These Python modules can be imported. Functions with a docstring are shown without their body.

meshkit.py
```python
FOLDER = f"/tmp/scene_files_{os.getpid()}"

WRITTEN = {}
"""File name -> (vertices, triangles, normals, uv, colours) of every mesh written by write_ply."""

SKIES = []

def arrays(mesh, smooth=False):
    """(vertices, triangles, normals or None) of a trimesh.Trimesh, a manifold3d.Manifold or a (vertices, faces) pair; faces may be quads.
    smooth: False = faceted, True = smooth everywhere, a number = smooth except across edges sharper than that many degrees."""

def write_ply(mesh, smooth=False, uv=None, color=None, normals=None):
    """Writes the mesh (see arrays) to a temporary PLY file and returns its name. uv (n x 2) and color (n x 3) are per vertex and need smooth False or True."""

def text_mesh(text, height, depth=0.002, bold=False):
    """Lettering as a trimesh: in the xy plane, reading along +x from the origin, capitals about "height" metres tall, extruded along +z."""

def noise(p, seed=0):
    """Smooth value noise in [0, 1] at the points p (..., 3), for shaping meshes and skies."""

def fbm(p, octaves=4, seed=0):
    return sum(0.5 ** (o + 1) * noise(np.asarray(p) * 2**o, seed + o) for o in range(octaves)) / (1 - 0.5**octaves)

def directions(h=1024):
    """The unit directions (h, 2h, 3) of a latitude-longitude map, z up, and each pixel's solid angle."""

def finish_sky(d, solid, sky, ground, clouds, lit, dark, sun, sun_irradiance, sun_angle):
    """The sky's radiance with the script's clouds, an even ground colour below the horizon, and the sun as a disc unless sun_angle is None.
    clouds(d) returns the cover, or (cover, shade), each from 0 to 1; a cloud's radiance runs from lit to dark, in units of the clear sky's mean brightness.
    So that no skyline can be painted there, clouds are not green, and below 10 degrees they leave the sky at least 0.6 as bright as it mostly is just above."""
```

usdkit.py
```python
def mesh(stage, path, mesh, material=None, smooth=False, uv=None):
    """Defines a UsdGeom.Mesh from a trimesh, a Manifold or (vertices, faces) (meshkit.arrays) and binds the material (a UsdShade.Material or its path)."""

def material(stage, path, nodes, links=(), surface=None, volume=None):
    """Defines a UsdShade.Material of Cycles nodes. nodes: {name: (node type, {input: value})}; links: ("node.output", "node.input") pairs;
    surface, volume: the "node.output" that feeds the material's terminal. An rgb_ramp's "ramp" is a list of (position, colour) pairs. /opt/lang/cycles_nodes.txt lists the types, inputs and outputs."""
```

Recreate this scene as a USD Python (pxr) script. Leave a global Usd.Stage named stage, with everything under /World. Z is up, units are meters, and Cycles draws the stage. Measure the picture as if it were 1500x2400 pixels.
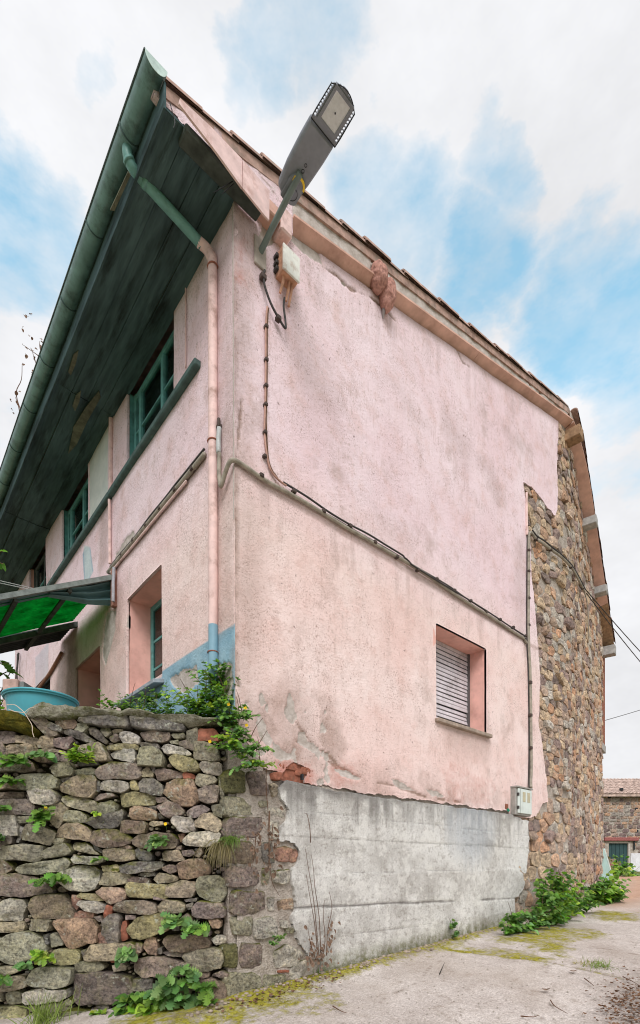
import math, random
import numpy as np
import trimesh, shapely, usdkit, meshkit
from shapely.geometry import Polygon, box as sbox, LineString
from shapely.ops import unary_union
from scipy.spatial import Voronoi
from pxr import Usd, UsdGeom, UsdLux, UsdShade, Gf, Sdf, Vt

stage = Usd.Stage.CreateInMemory()
UsdGeom.SetStageUpAxis(stage, UsdGeom.Tokens.z)
UsdGeom.Xform.Define(stage, '/World')
UsdGeom.Scope.Define(stage, '/World/Looks')

# ------------------------------------------------------------------ camera
FOC, PX0, HORY, ZC, EYE = 1217.0, 750.0, 2035.0, 5.0, 1.27
GXV = np.array([.75, .661]); GXV /= np.linalg.norm(GXV)
FYV = np.array([-GXV[1], GXV[0]])
CORN = np.array([(552 - PX0) / FOC * ZC, ZC])
CAM = np.array([-(CORN @ GXV), -(CORN @ FYV), EYE])
RIGHT = np.array([GXV[0], FYV[0], 0]); FWD = np.array([GXV[1], FYV[1], 0])
cam = UsdGeom.Camera.Define(stage, '/World/camera')
cam.CreateHorizontalApertureAttr(24.0)
cam.CreateVerticalApertureAttr(38.4)
cam.CreateFocalLengthAttr(FOC / 1500 * 24)
cam.CreateHorizontalApertureOffsetAttr(0.0)
cam.CreateVerticalApertureOffsetAttr((HORY - 1200) / 1500 * 24)
cam.CreateExposureAttr(1.24)
cam.AddTransformOp().Set(Gf.Matrix4d(*RIGHT, 0, 0, 0, 1, 0, *(-FWD), 0, *CAM, 1))

# ------------------------------------------------------------------ sky and sun
SUN = np.array([-.50, -.62, .78]); SUN /= np.linalg.norm(SUN)
SUN_INT, SUN_ANG = 0.27, 28.0
SKY_STRENGTH, CLOUD = 0.053, (7.4, 7.45, 7.65)
BLUE_GAIN = (2.15, 3.5, 2.85)


def ray(px, py):
    u = (px - PX0) / FOC
    return np.array([u * GXV[0] + GXV[1], u * FYV[0] + FYV[1], (HORY - py) / FOC])


# gaps of blue between the clouds: where they stand, their inner and outer size, how clear they are
GAPS = [((735, 20), 40, 190, .75), ((640, 90), 30, 150, .8), ((590, 140), 20, 110, .6), ((850, 420), 40, 150, .75), ((950, 540), 50, 190, .78), ((1110, 620), 60, 170, .95), ((1010, 430), 20, 110, .6), ((1200, 415), 20, 90, .75), ((1150, 370), 20, 90, .5),
        ((1340, 660), 60, 180, .95), ((1480, 720), 60, 190, .95), ((1350, 790), 40, 130, .85), ((1490, 860), 40, 130, .7), ((1080, 740), 30, 120, .6), ((40, 540), 50, 170, .9), ((150, 560), 40, 130, .8), ((230, 610), 20, 100, .5),
        ((230, 110), 10, 60, .3), ((1490, 1110), 20, 150, .35), ((60, 770), 20, 100, .3), ((20, 1000), 20, 100, .3)]


class Ref(str):
    pass


class Mt:
    """a small writer for Cycles node graphs"""
    def __init__(self, name):
        self.name, self.nodes, self.links, self.k = name, {}, [], 0

    def n(self, kind, out, **inp):
        self.k += 1
        key = f'n{self.k}'
        vals = {}
        for a, b in inp.items():
            if isinstance(b, Ref):
                self.links.append((str(b), f'{key}.{a}'))
            else:
                vals[a] = b
        self.nodes[key] = (kind, vals)
        return Ref(f'{key}.{out}')

    def pos(self): return self.n('geometry', 'position')
    def attr(self, name, out='color'): return self.n('attribute', out, attribute=name)
    def sep(self, ref):
        self.k += 1
        key = f'n{self.k}'
        self.nodes[key] = ('separate_color', {})
        self.links.append((str(ref), f'{key}.color'))
        return [Ref(f'{key}.{c}') for c in 'rgb']
    def map(self, vec, scale=(1, 1, 1), rot=(0, 0, 0)): return self.n('mapping', 'vector', vector=vec, scale=scale, rotation=rot)
    def noise(self, vec, scale, detail=3, rough=.55, dist=0, out='fac'): return self.n('noise_texture', out, vector=vec, scale=scale, detail=detail, roughness=rough, distortion=dist)
    def vor(self, vec, scale, feature='f1', out='distance'): return self.n('voronoi_texture', out, vector=vec, scale=scale, feature=feature)
    def ramp(self, fac, stops): return self.n('rgb_ramp', 'color', fac=fac, ramp=stops)
    def rng(self, v, a, b, c=0., d=1.): return self.n('map_range', 'result', value=v, from_min=a, from_max=b, to_min=c, to_max=d, clamp=True)
    def mix(self, fac, a, b, kind='mix'): return self.n('mix', 'color', fac=fac, color1=a, color2=b, mix_type=kind)
    def math(self, op, a, b=0.): return self.n('math', 'value', math_type=op, value1=a, value2=b)
    def bump(self, h, strength=.5, dist=.01, **kw): return self.n('bump', 'normal', height=h, strength=strength, distance=dist, **kw)
    def done(self, color, rough=.8, spec=.3, **kw):
        s = self.n('principled_bsdf', 'BSDF', base_color=color, roughness=rough, specular_ior_level=spec, **kw)
        return usdkit.material(stage, '/World/Looks/' + self.name, self.nodes, self.links, surface=str(s))
    def surf(self, ref):
        return usdkit.material(stage, '/World/Looks/' + self.name, self.nodes, self.links, surface=str(ref))


def lin(r, g, b, k=1.0):
    c = np.array([r, g, b]) / 255.0
    return tuple(k * np.where(c <= .04045, c / 12.92, ((c + .055) / 1.055) ** 2.4))


m = Mt('sky')
d = m.n('texture_coordinate', 'generated')
dz = m.map(d, (1, 1, 2.1))
nz = m.n('noise_texture', 'color', vector=dz, scale=5., detail=7, roughness=.6)
wob = m.n('vector_math', 'vector', math_type='subtract', vector1=nz, vector2=(.5, .5, .5))
wob = m.n('vector_math', 'vector', math_type='scale', vector1=wob, scale=.16)
dw = m.n('vector_math', 'vector', math_type='normalize', vector1=m.n('vector_math', 'vector', math_type='add', vector1=d, vector2=wob))
gap = None
for (q, a, b, k) in GAPS:
    r = ray(*q); r = r / np.linalg.norm(r)
    dot = m.n('vector_math', 'value', math_type='dot_product', vector1=dw, vector2=tuple(r))
    ce = (1 - r[2] ** 2) ** .75 / FOC * 1.1
    g = m.n('map_range', 'result', value=dot, from_min=math.cos(b * ce), from_max=math.cos(a * ce), to_min=0., to_max=k, clamp=True, range_type='smoothstep')
    gap = g if gap is None else m.math('maximum', gap, g)
wide = m.rng(m.noise(d, 1.7, 5, .55), .60, .74, 0., .7)     # the same broken cover over the rest of the sky
behind = m.rng(m.n('vector_math', 'value', math_type='dot_product', vector1=d, vector2=tuple(FWD)), .25, -.05)
gap = m.math('maximum', gap, m.math('multiply', wide, behind))
puff = m.math('multiply', m.math('subtract', m.noise(dz, 6.5, 9, .62), .5), 1.9)
gap = m.rng(m.math('add', gap, m.math('multiply', puff, m.rng(gap, .02, .25))), .16, 1.0, 0., .80)
gap = m.math('multiply', gap, m.rng(m.noise(dz, 14., 6, .6), .3, .6, .7, 1.))
sky = m.n('sky_texture', 'color', sky_type='single_scattering', sun_disc=False, sun_elevation=float(math.asin(SUN[2])), sun_rotation=float(math.atan2(SUN[0], SUN[1])), air_density=1.0, aerosol_density=.6, ozone_density=1.0)
sky = m.mix(1., sky, BLUE_GAIN, 'multiply')
shade = m.rng(m.noise(dz, 2.8, 7, .62), .34, .68, .84, 1.06)
cl = m.mix(1., CLOUD, m.n('combine_color', 'color', r=shade, g=shade, b=shade), 'multiply')
col = m.mix(gap, cl, sky)
bg = m.n('background_shader', 'background', color=col, strength=SKY_STRENGTH)
SKYM = m.surf(bg)
dome = UsdLux.DomeLight.Define(stage, '/World/sky')
UsdShade.MaterialBindingAPI.Apply(dome.GetPrim()).Bind(SKYM)
dome.GetPrim().SetCustomDataByKey('kind', 'structure')

sun = UsdLux.DistantLight.Define(stage, '/World/sun')
sun.CreateNormalizeAttr(True); sun.CreateIntensityAttr(SUN_INT); sun.CreateAngleAttr(SUN_ANG); sun.CreateColorAttr((1, .975, .97))
zz = SUN; xx = np.cross([0, 0, 1], zz); xx /= np.linalg.norm(xx); yy = np.cross(zz, xx)
sun.AddTransformOp().Set(Gf.Matrix4d(*xx, 0, *yy, 0, *zz, 0, 0, 0, 10, 1))

# ------------------------------------------------------------------ helpers: pixels to places
def pl(px, py, n, dd):
    r = ray(px, py); n = np.array(n, float)
    return CAM + (dd - n @ CAM) / (n @ r) * r
def G(px, py, y=0.): return pl(px, py, (0, 1, 0), y)          # gable plane
def FA(px, py, x=0.): return pl(px, py, (1, 0, 0), x)         # front plane
def GP(pts, y=-.035): return [tuple(G(a, b, y)[[0, 2]]) for a, b in pts]
def FP(pts, x=0.): return [tuple(FA(a, b, x)[[1, 2]]) for a, b in pts]
WZ = 4.9                                                        # the dry stone wall stands square to the street here
def WP(px, py, z=WZ): return pl(px, py, FWD, FWD @ CAM + z)
def wall_uv(p): return np.array([(p - CAM) @ RIGHT, p[2]])
def wall_xyz(u, v, dep): return CAM[None] * [1, 1, 0] + np.outer(u, RIGHT) + np.outer(WZ - np.asarray(dep), FWD) + np.outer(v, [0, 0, 1])
def ground_z(x, y):
    x, y = np.asarray(x, float), np.asarray(y, float)
    z = .03 + .065 * x + .03 * y
    z = np.where(x < 0, z + .05 * x, z)
    return 1.12 - np.log1p(np.exp((1.12 - z) * 5)) / 5 if True else z

# ------------------------------------------------------------------ helpers: prims
COUNT = {}
def uniq(parent, name):
    k = COUNT.get((parent, name), 0)
    COUNT[(parent, name)] = k + 1
    return f'{parent}/{name}' if k == 0 else f'{parent}/{name}_{k:03d}'

class Thing:
    def __init__(self, name, label, cat, loc=(0, 0, 0), group=None, kind=None):
        self.path = uniq('/World', name)
        self.o = np.array(loc, float)
        x = UsdGeom.Xform.Define(stage, self.path)
        x.AddTranslateOp().Set(Gf.Vec3d(*map(float, self.o)))
        self.prim = x.GetPrim()
        tag(self.prim, label, cat, group, kind)

def tag(p, label=None, cat=None, group=None, kind=None):
    for k, v in (('label', label), ('category', cat), ('group', group), ('kind', kind)):
        if v:
            p.SetCustomDataByKey(k, v)

def mesh(parent, name, vf, mat, smooth=False, attrs=None, label=None, kind=None):
    """one Mesh prim: under a Thing, under a part (path, origin) or at top level (None)"""
    if isinstance(vf, trimesh.Trimesh) or hasattr(vf, 'to_mesh'):
        v, f, nn = meshkit.arrays(vf, smooth)
    else:
        v, f, nn = meshkit.arrays(vf, smooth)
    if parent is None:
        base, org = '/World', np.zeros(3)
    elif isinstance(parent, Thing):
        base, org = parent.path, parent.o
    else:
        base, org = parent
    path = uniq(base, name)
    with Sdf.ChangeBlock():
        ps = Sdf.CreatePrimInLayer(stage.GetRootLayer(), path); ps.specifier = Sdf.SpecifierDef; ps.typeName = 'Mesh'
        def put(n_, ty, val, interp=None, uni=False):
            a_ = Sdf.AttributeSpec(ps, n_, ty, Sdf.VariabilityUniform if uni else Sdf.VariabilityVarying); a_.default = val
            if interp: a_.SetInfo('interpolation', interp)
        TN = Sdf.ValueTypeNames
        put('points', TN.Point3fArray, Vt.Vec3fArray.FromNumpy((v - org).astype(np.float32)))
        put('faceVertexCounts', TN.IntArray, Vt.IntArray.FromNumpy(np.full(len(f), 3, np.int32)))
        put('faceVertexIndices', TN.IntArray, Vt.IntArray.FromNumpy(f.astype(np.int32).ravel()))
        put('subdivisionScheme', TN.Token, 'none', None, True)
        if nn is not None: put('normals', TN.Normal3fArray, Vt.Vec3fArray.FromNumpy(nn.astype(np.float32)), 'vertex')
        for k, a in (attrs or {}).items():
            a = np.asarray(a, np.float32)
            if a.ndim == 1: a = np.tile(a, (len(v), 1))
            put('primvars:' + k, TN.Color3fArray, Vt.Vec3fArray.FromNumpy(a), 'vertex')
        ps.SetInfo('apiSchemas', Sdf.TokenListOp.CreateExplicit(['MaterialBindingAPI']))
        rel = Sdf.RelationshipSpec(ps, 'material:binding', False); rel.targetPathList.explicitItems = [mat.GetPath()]
        cd = {**({'label': label} if label else {}), **({'kind': kind} if kind else {})}
        if cd: ps.customData = cd
    return (path, org)

def prim(h): return stage.GetPrimAtPath(h[0])

def join(parts):
    vs, fs, n = [], [], 0
    for v, f in parts:
        v, f = np.asarray(v, float), np.asarray(f, int)
        if f.shape[1] == 4: f = np.vstack([f[:, [0, 1, 2]], f[:, [0, 2, 3]]])
        vs.append(v); fs.append(f + n); n += len(v)
    return np.vstack(vs), np.vstack(fs)

def box(x0, x1, y0, y1, z0, z1, b=0.):
    lo, hi = np.minimum([x0, y0, z0], [x1, y1, z1]), np.maximum([x0, y0, z0], [x1, y1, z1])
    if b <= 0:
        t = trimesh.creation.box(bounds=[lo, hi]); return np.array(t.vertices), np.array(t.faces)
    b = min(b, .45 * (hi - lo).min())
    p = []
    for sx in (0, 1):
        for sy in (0, 1):
            for sz in (0, 1):
                c = np.where([sx, sy, sz], hi, lo); s = np.where([sx, sy, sz], -1, 1)
                for k in range(3):
                    q = c + s * b; q[k] = c[k]; p.append(q)
    t = trimesh.convex.convex_hull(np.array(p)); return np.array(t.vertices), np.array(t.faces)

def xf(vf, R=None, t=(0, 0, 0)):
    v = np.asarray(vf[0], float)
    if R is not None: v = v @ np.asarray(R).T
    return v + np.asarray(t), vf[1]

def frame(x, y, z): return np.stack([x, y, z], 1)   # columns

def tube(points, radii, n=8, cap=True):
    p = np.asarray(points, float)
    r = np.broadcast_to(radii, (len(p),)).astype(float)
    t = np.gradient(p, axis=0); t /= np.linalg.norm(t, axis=1, keepdims=True) + 1e-12
    a = np.cross(t[0], [0, 0, 1.]) if abs(t[0][2]) < .9 else np.cross(t[0], [1., 0, 0])
    a /= np.linalg.norm(a)
    V = []
    for i in range(len(p)):
        a = a - t[i] * (a @ t[i]); a /= np.linalg.norm(a) + 1e-12
        b = np.cross(t[i], a)
        w = np.arange(n) * 2 * np.pi / n
        V.append(p[i] + r[i] * (np.outer(np.cos(w), a) + np.outer(np.sin(w), b)))
    V = np.vstack(V)
    F = []
    for i in range(len(p) - 1):
        for j in range(n):
            k = (j + 1) % n
            F += [[i * n + j, i * n + k, (i + 1) * n + k], [i * n + j, (i + 1) * n + k, (i + 1) * n + j]]
    if cap:
        c0, c1 = len(V), len(V) + 1
        V = np.vstack([V, p[0], p[-1]])
        for j in range(n):
            k = (j + 1) % n
            F += [[c0, k, j], [c1, (len(p) - 1) * n + j, (len(p) - 1) * n + k]]
    return V, np.array(F)

def smooth_path(pts, k=6):
    """Catmull-Rom through the points"""
    p = np.asarray(pts, float)
    q = np.vstack([2 * p[0] - p[1], p, 2 * p[-1] - p[-2]])
    out = []
    for i in range(1, len(q) - 2):
        for t in np.linspace(0, 1, k, endpoint=False):
            out.append(.5 * (2 * q[i] + (q[i + 1] - q[i - 1]) * t + (2 * q[i - 1] - 5 * q[i] + 4 * q[i + 1] - q[i + 2]) * t * t + (-q[i - 1] + 3 * q[i] - 3 * q[i + 1] + q[i + 2]) * t ** 3))
    return np.array(out + [p[-1]])

def extrude(poly, depth):
    t = trimesh.creation.extrude_polygon(poly, depth, engine='earcut'); return np.array(t.vertices), np.array(t.faces)

def sdf(poly, P):
    """signed distance, negative inside; far from the outline only roughly"""
    x0, y0, x1, y1 = poly.bounds; mg = .5
    out = np.maximum(np.maximum(x0 - P[:, 0], P[:, 0] - x1), np.maximum(y0 - P[:, 1], P[:, 1] - y1))
    near = out < mg
    Q = P[near]
    dd = shapely.distance(shapely.points(Q), poly.boundary)
    out[near] = np.where(shapely.contains_xy(poly, Q[:, 0], Q[:, 1]), -dd, dd)
    return out

def sstep(x, a, b):
    t = np.clip((x - a) / (b - a), 0, 1); return t * t * (3 - 2 * t)

def fbm2(P, scale, seed=0, oct=4): return meshkit.fbm(np.c_[P * scale, np.full(len(P), seed * 7.3)], oct, seed)

def field(u0, u1, v0, v1, step, fn_sdf, fn_disp, place, skirt=.03):
    """a plastered surface: grid over (u, v), cut along fn_sdf = 0, displaced outwards, with its broken edge closed down to the wall"""
    us, vs = np.arange(u0, u1 + step, step), np.arange(v0, v1 + step, step)
    U, V = np.meshgrid(us, vs); P = np.c_[U.ravel(), V.ravel()]
    s = fn_sdf(P); W_ = len(us)
    idx = np.arange(len(P)).reshape(U.shape)
    a, b, c, e = idx[:-1, :-1].ravel(), idx[:-1, 1:].ravel(), idx[1:, 1:].ravel(), idx[1:, :-1].ravel()
    keep = (s[a] < 0) | (s[b] < 0) | (s[c] < 0) | (s[e] < 0)
    near = (s > 0) & (s < 2.5 * step)
    h = step * .25
    gu = (fn_sdf(P[near] + [h, 0]) - fn_sdf(P[near] - [h, 0])) / (2 * h)
    gv = (fn_sdf(P[near] + [0, h]) - fn_sdf(P[near] - [0, h])) / (2 * h)
    gl = gu ** 2 + gv ** 2 + 1e-6
    mv = np.c_[gu, gv] * (s[near] / gl)[:, None]
    ml = np.linalg.norm(mv, axis=1, keepdims=True)
    P[near] -= mv * np.minimum(1, step * 1.3 / (ml + 1e-9))
    F = np.vstack([np.c_[a, b, c][keep], np.c_[a, c, e][keep]])
    used = np.unique(F); remap = -np.ones(len(P), int); remap[used] = np.arange(len(used))
    P, F = P[used], remap[F]
    dep = fn_disp(P)
    ed = np.sort(np.vstack([F[:, [0, 1]], F[:, [1, 2]], F[:, [2, 0]]]), axis=1)
    ue, cnt = np.unique(ed, axis=0, return_counts=True)
    be = ue[cnt == 1]
    nb = len(P)
    bv = np.unique(be); rm = -np.ones(nb, int); rm[bv] = nb + np.arange(len(bv))
    P2 = np.vstack([P, P[bv]]); dep2 = np.concatenate([dep, dep[bv] - skirt])
    S = np.vstack([np.c_[be[:, 0], be[:, 1], rm[be[:, 1]]], np.c_[be[:, 0], rm[be[:, 1]], rm[be[:, 0]]]])
    return place(P2[:, 0], P2[:, 1], dep2), np.vstack([F, S]), P2

# ------------------------------------------------------------------ materials
MATS = {}
def flat(name, rgb, rough=.6, spec=.3, var=.25, scale=14., bump=.25, metal=0., dirt=None, dirt_amt=.5, stretch=None):
    if name in MATS: return MATS[name]
    m = Mt(name); p = m.pos()
    if stretch: p = m.map(p, stretch)
    n1 = m.noise(p, scale, 5, .6); n2 = m.noise(p, scale * 9, 3, .6)
    c = m.mix(m.rng(n1, .3, .7), tuple(np.array(rgb) * (1 - var)), tuple(np.minimum(1, np.array(rgb) * (1 + var))))
    if dirt is not None:
        c = m.mix(m.rng(m.noise(p, scale * .6, 7, .7), .5, .7, 0., dirt_amt), c, tuple(dirt))
    h = m.math('add', n1, m.math('multiply', n2, .4))
    r = m.rng(n2, .3, .7, max(.05, rough - .1), min(1, rough + .12))
    MATS[name] = m.done(c, r, spec, normal=m.bump(h, bump, .006), metallic=metal)
    return MATS[name]

def stone_mat(name, lichen=.5, moss=.5, gain=1.0):
    m = Mt(name); p = m.pos()
    t = m.attr('tint')
    rnd = m.n('object_info', 'random')
    n1 = m.noise(m.map(p, (1, 1, 1.8)), 7., 6, .65); n2 = m.noise(p, 38., 6, .7); n3 = m.noise(p, 150., 4, .7)
    c = m.mix(1., t, m.ramp(n1, [(.32, (.5, .48, .47)), (.5, (1., 1., 1.)), (.68, (1.5, 1.46, 1.36))]), 'multiply')
    c = m.mix(1., c, m.ramp(n2, [(.34, (.34, .33, .33)), (.47, (.95, .95, .95)), (.66, (1.5, 1.47, 1.4))]), 'multiply')
    c = m.mix(1., c, m.ramp(n3, [(.3, (.75, .75, .75)), (.7, (1.25, 1.25, 1.25))]), 'multiply')
    c = m.mix(m.rng(m.noise(p, 11., 5, .7), .56, .7, 0., .55), c, m.mix(1., t, (.62, .48, .42), 'multiply'))
    c = m.mix(m.rng(m.noise(p, 6.5, 6, .68), .50, .66, 0., .36 * lichen), c, m.mix(1., m.ramp(n2, [(.3, lin(84, 80, 50)), (.7, lin(150, 144, 98))]), (1., 1., 1.), 'multiply'))
    lw = m.math('multiply', m.rng(m.noise(p, 21., 7, .72), .565, .64), m.rng(m.noise(p, 3.3, 2), .42, .62, 0., lichen))
    c = m.mix(lw, c, lin(178, 180, 165))
    up = m.sep(m.n('geometry', 'normal'))[2]
    mw = m.math('multiply', m.rng(m.math('add', up, m.math('multiply', m.noise(p, 9., 5, .7), 1.6)), .95, 1.5), m.rng(m.noise(p, 2.1, 3), .40, .60, 0., moss))
    c = m.mix(mw, c, m.ramp(n2, [(.3, lin(48, 52, 18)), (.7, lin(112, 112, 44))]))
    if gain != 1.0: c = m.mix(1., c, (gain,) * 3, 'multiply')
    h = m.math('add', m.math('add', n1, m.math('multiply', n2, .5)), m.math('multiply', n3, .14))
    MATS[name] = m.done(c, .88, .2, normal=m.bump(h, .9, .035))
    return MATS[name]

STONE = stone_mat('rubble_stone', .9, 1.)
STONE_DRY = stone_mat('dry_masonry_stone', .3, .05)
STONE_FAR = stone_mat('barn_stone', .2, .0)

def mortar_mat(name, a, b, scale=9., moss=.0):
    m = Mt(name); p = m.pos()
    n1 = m.noise(p, scale, 7, .7); n2 = m.noise(p, 60., 6, .75); v = m.vor(p, 45.)
    c = m.mix(m.rng(n1, .35, .65), a, b)
    c = m.mix(1., c, m.ramp(n2, [(.3, (.55, .55, .55)), (.5, (1, 1, 1)), (.7, (1.25, 1.25, 1.22))]), 'multiply')
    if moss:
        c = m.mix(m.rng(m.noise(p, 5., 6, .7), .5, .62, 0., moss), c, lin(84, 86, 40))
    h = m.math('add', n1, m.math('add', m.math('multiply', n2, .6), m.math('multiply', v, .4)))
    MATS[name] = m.done(c, .95, .1, normal=m.bump(h, 1., .03))
    return MATS[name]
MORTAR = mortar_mat('lime_mortar', lin(158, 146, 134), lin(198, 188, 177))
GAPSOIL = mortar_mat('wall_core_earth', lin(34, 29, 24), lin(58, 50, 40), moss=.3)
ROUGHCAST = mortar_mat('bare_render', lin(140, 134, 120), lin(186, 180, 168), 14.)

def plaster():
    m = Mt('pink_plaster'); p = m.pos()
    w = m.sep(m.attr('wear')); k = m.sep(m.attr('paint'))
    xyz = m.n('separate_xyz', 'z', vector=p)
    big = m.noise(p, .75, 5, .6); mid = m.noise(p, 3.4, 7, .68); streak = m.noise(m.map(p, (7, 7, .7)), 1.6, 6, .65); fine = m.noise(p, 55., 5, .7); grit = m.noise(p, 190., 3, .6)
    low = m.mix(m.rng(big, .36, .64), lin(234, 204, 197), lin(240, 220, 215))
    high = m.mix(m.rng(big, .36, .64), lin(232, 207, 212), lin(240, 221, 226))
    c = m.mix(m.rng(m.math('add', xyz, m.math('multiply', mid, .5)), 4.9, 5.9), low, high)
    c = m.mix(m.rng(mid, .50, .72, 0., .42), c, lin(214, 172, 160))
    c = m.mix(m.rng(streak, .54, .76, 0., .20), c, lin(196, 166, 152))
    c = m.mix(m.rng(m.noise(m.map(p, (1, 1, .8)), 1.9, 8, .72), .54, .70, 0., .55), c, lin(172, 148, 138))
    c = m.mix(m.rng(m.noise(p, 31., 5, .75), .57, .67, 0., .6), c, lin(170, 136, 122))
    c = m.mix(m.rng(m.noise(p, 17., 5, .7), .66, .70, 0., .8), c, lin(112, 88, 80))
    fs = m.noise(m.map(p, (26, 26, 3.2)), 1.5, 6, .7)
    c = m.mix(m.math('multiply', m.rng(fs, .55, .67, 0., .36), m.rng(m.noise(p, 1.3, 5, .65), .42, .6)), c, lin(164, 134, 122))
    c = m.mix(m.math('multiply', m.rng(m.noise(p, 62., 6, .78), .53, .60, 0., .65), m.rng(m.noise(p, 2.4, 6, .7), .47, .56)), c, lin(150, 122, 112))
    c = m.mix(m.math('multiply', m.rng(m.noise(p, 27., 8, .8), .55, .585, 0., .55), m.rng(m.noise(p, 1.7, 6, .7), .50, .58)), c, lin(176, 160, 150))
    # painted dado (blue), whitened board
    c = m.mix(k[0], c, m.mix(m.rng(mid, .35, .65), lin(128, 164, 182), lin(158, 188, 200)))
    c = m.mix(k[1], c, m.mix(m.rng(mid, .35, .65), lin(196, 205, 200), lin(222, 226, 220)))
    # dirt, rust, exposed render
    brk = m.math('multiply', m.math('subtract', m.noise(p, 18., 6, .72), .5), 1.2)
    dm = m.rng(m.math('add', w[1], m.math('multiply', brk, w[1])), .05, .95, 0., .85)
    c = m.mix(dm, c, m.mix(m.rng(fine, .35, .65), lin(108, 84, 72), lin(156, 132, 114)))
    rm = m.rng(m.math('add', w[2], m.math('multiply', brk, .8)), .25, .9, 0., .75)
    c = m.mix(m.math('multiply', rm, m.rng(w[2], .02, .15)), c, lin(196, 128, 112))
    pe = m.rng(m.math('add', w[0], m.math('multiply', brk, .6)), .42, .54)
    c = m.mix(m.math('multiply', pe, m.rng(w[0], .05, .2)), c, m.mix(m.rng(m.noise(p, 9., 6, .7), .35, .65), lin(170, 159, 149), lin(204, 195, 188)))
    c = m.mix(1., c, m.ramp(grit, [(.3, (.88, .87, .87)), (.6, (1.04, 1.04, 1.04))]), 'multiply')
    h = m.math('add', m.math('multiply', mid, 1.3), m.math('add', m.math('multiply', fine, .55), m.math('multiply', grit, .3)))
    h = m.math('add', h, m.math('multiply', m.noise(p, 24., 3, .5), .5))
    MATS['plaster'] = m.done(c, .9, .15, normal=m.bump(h, .8, .016))
    return MATS['plaster']
PLASTER = plaster()

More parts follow.
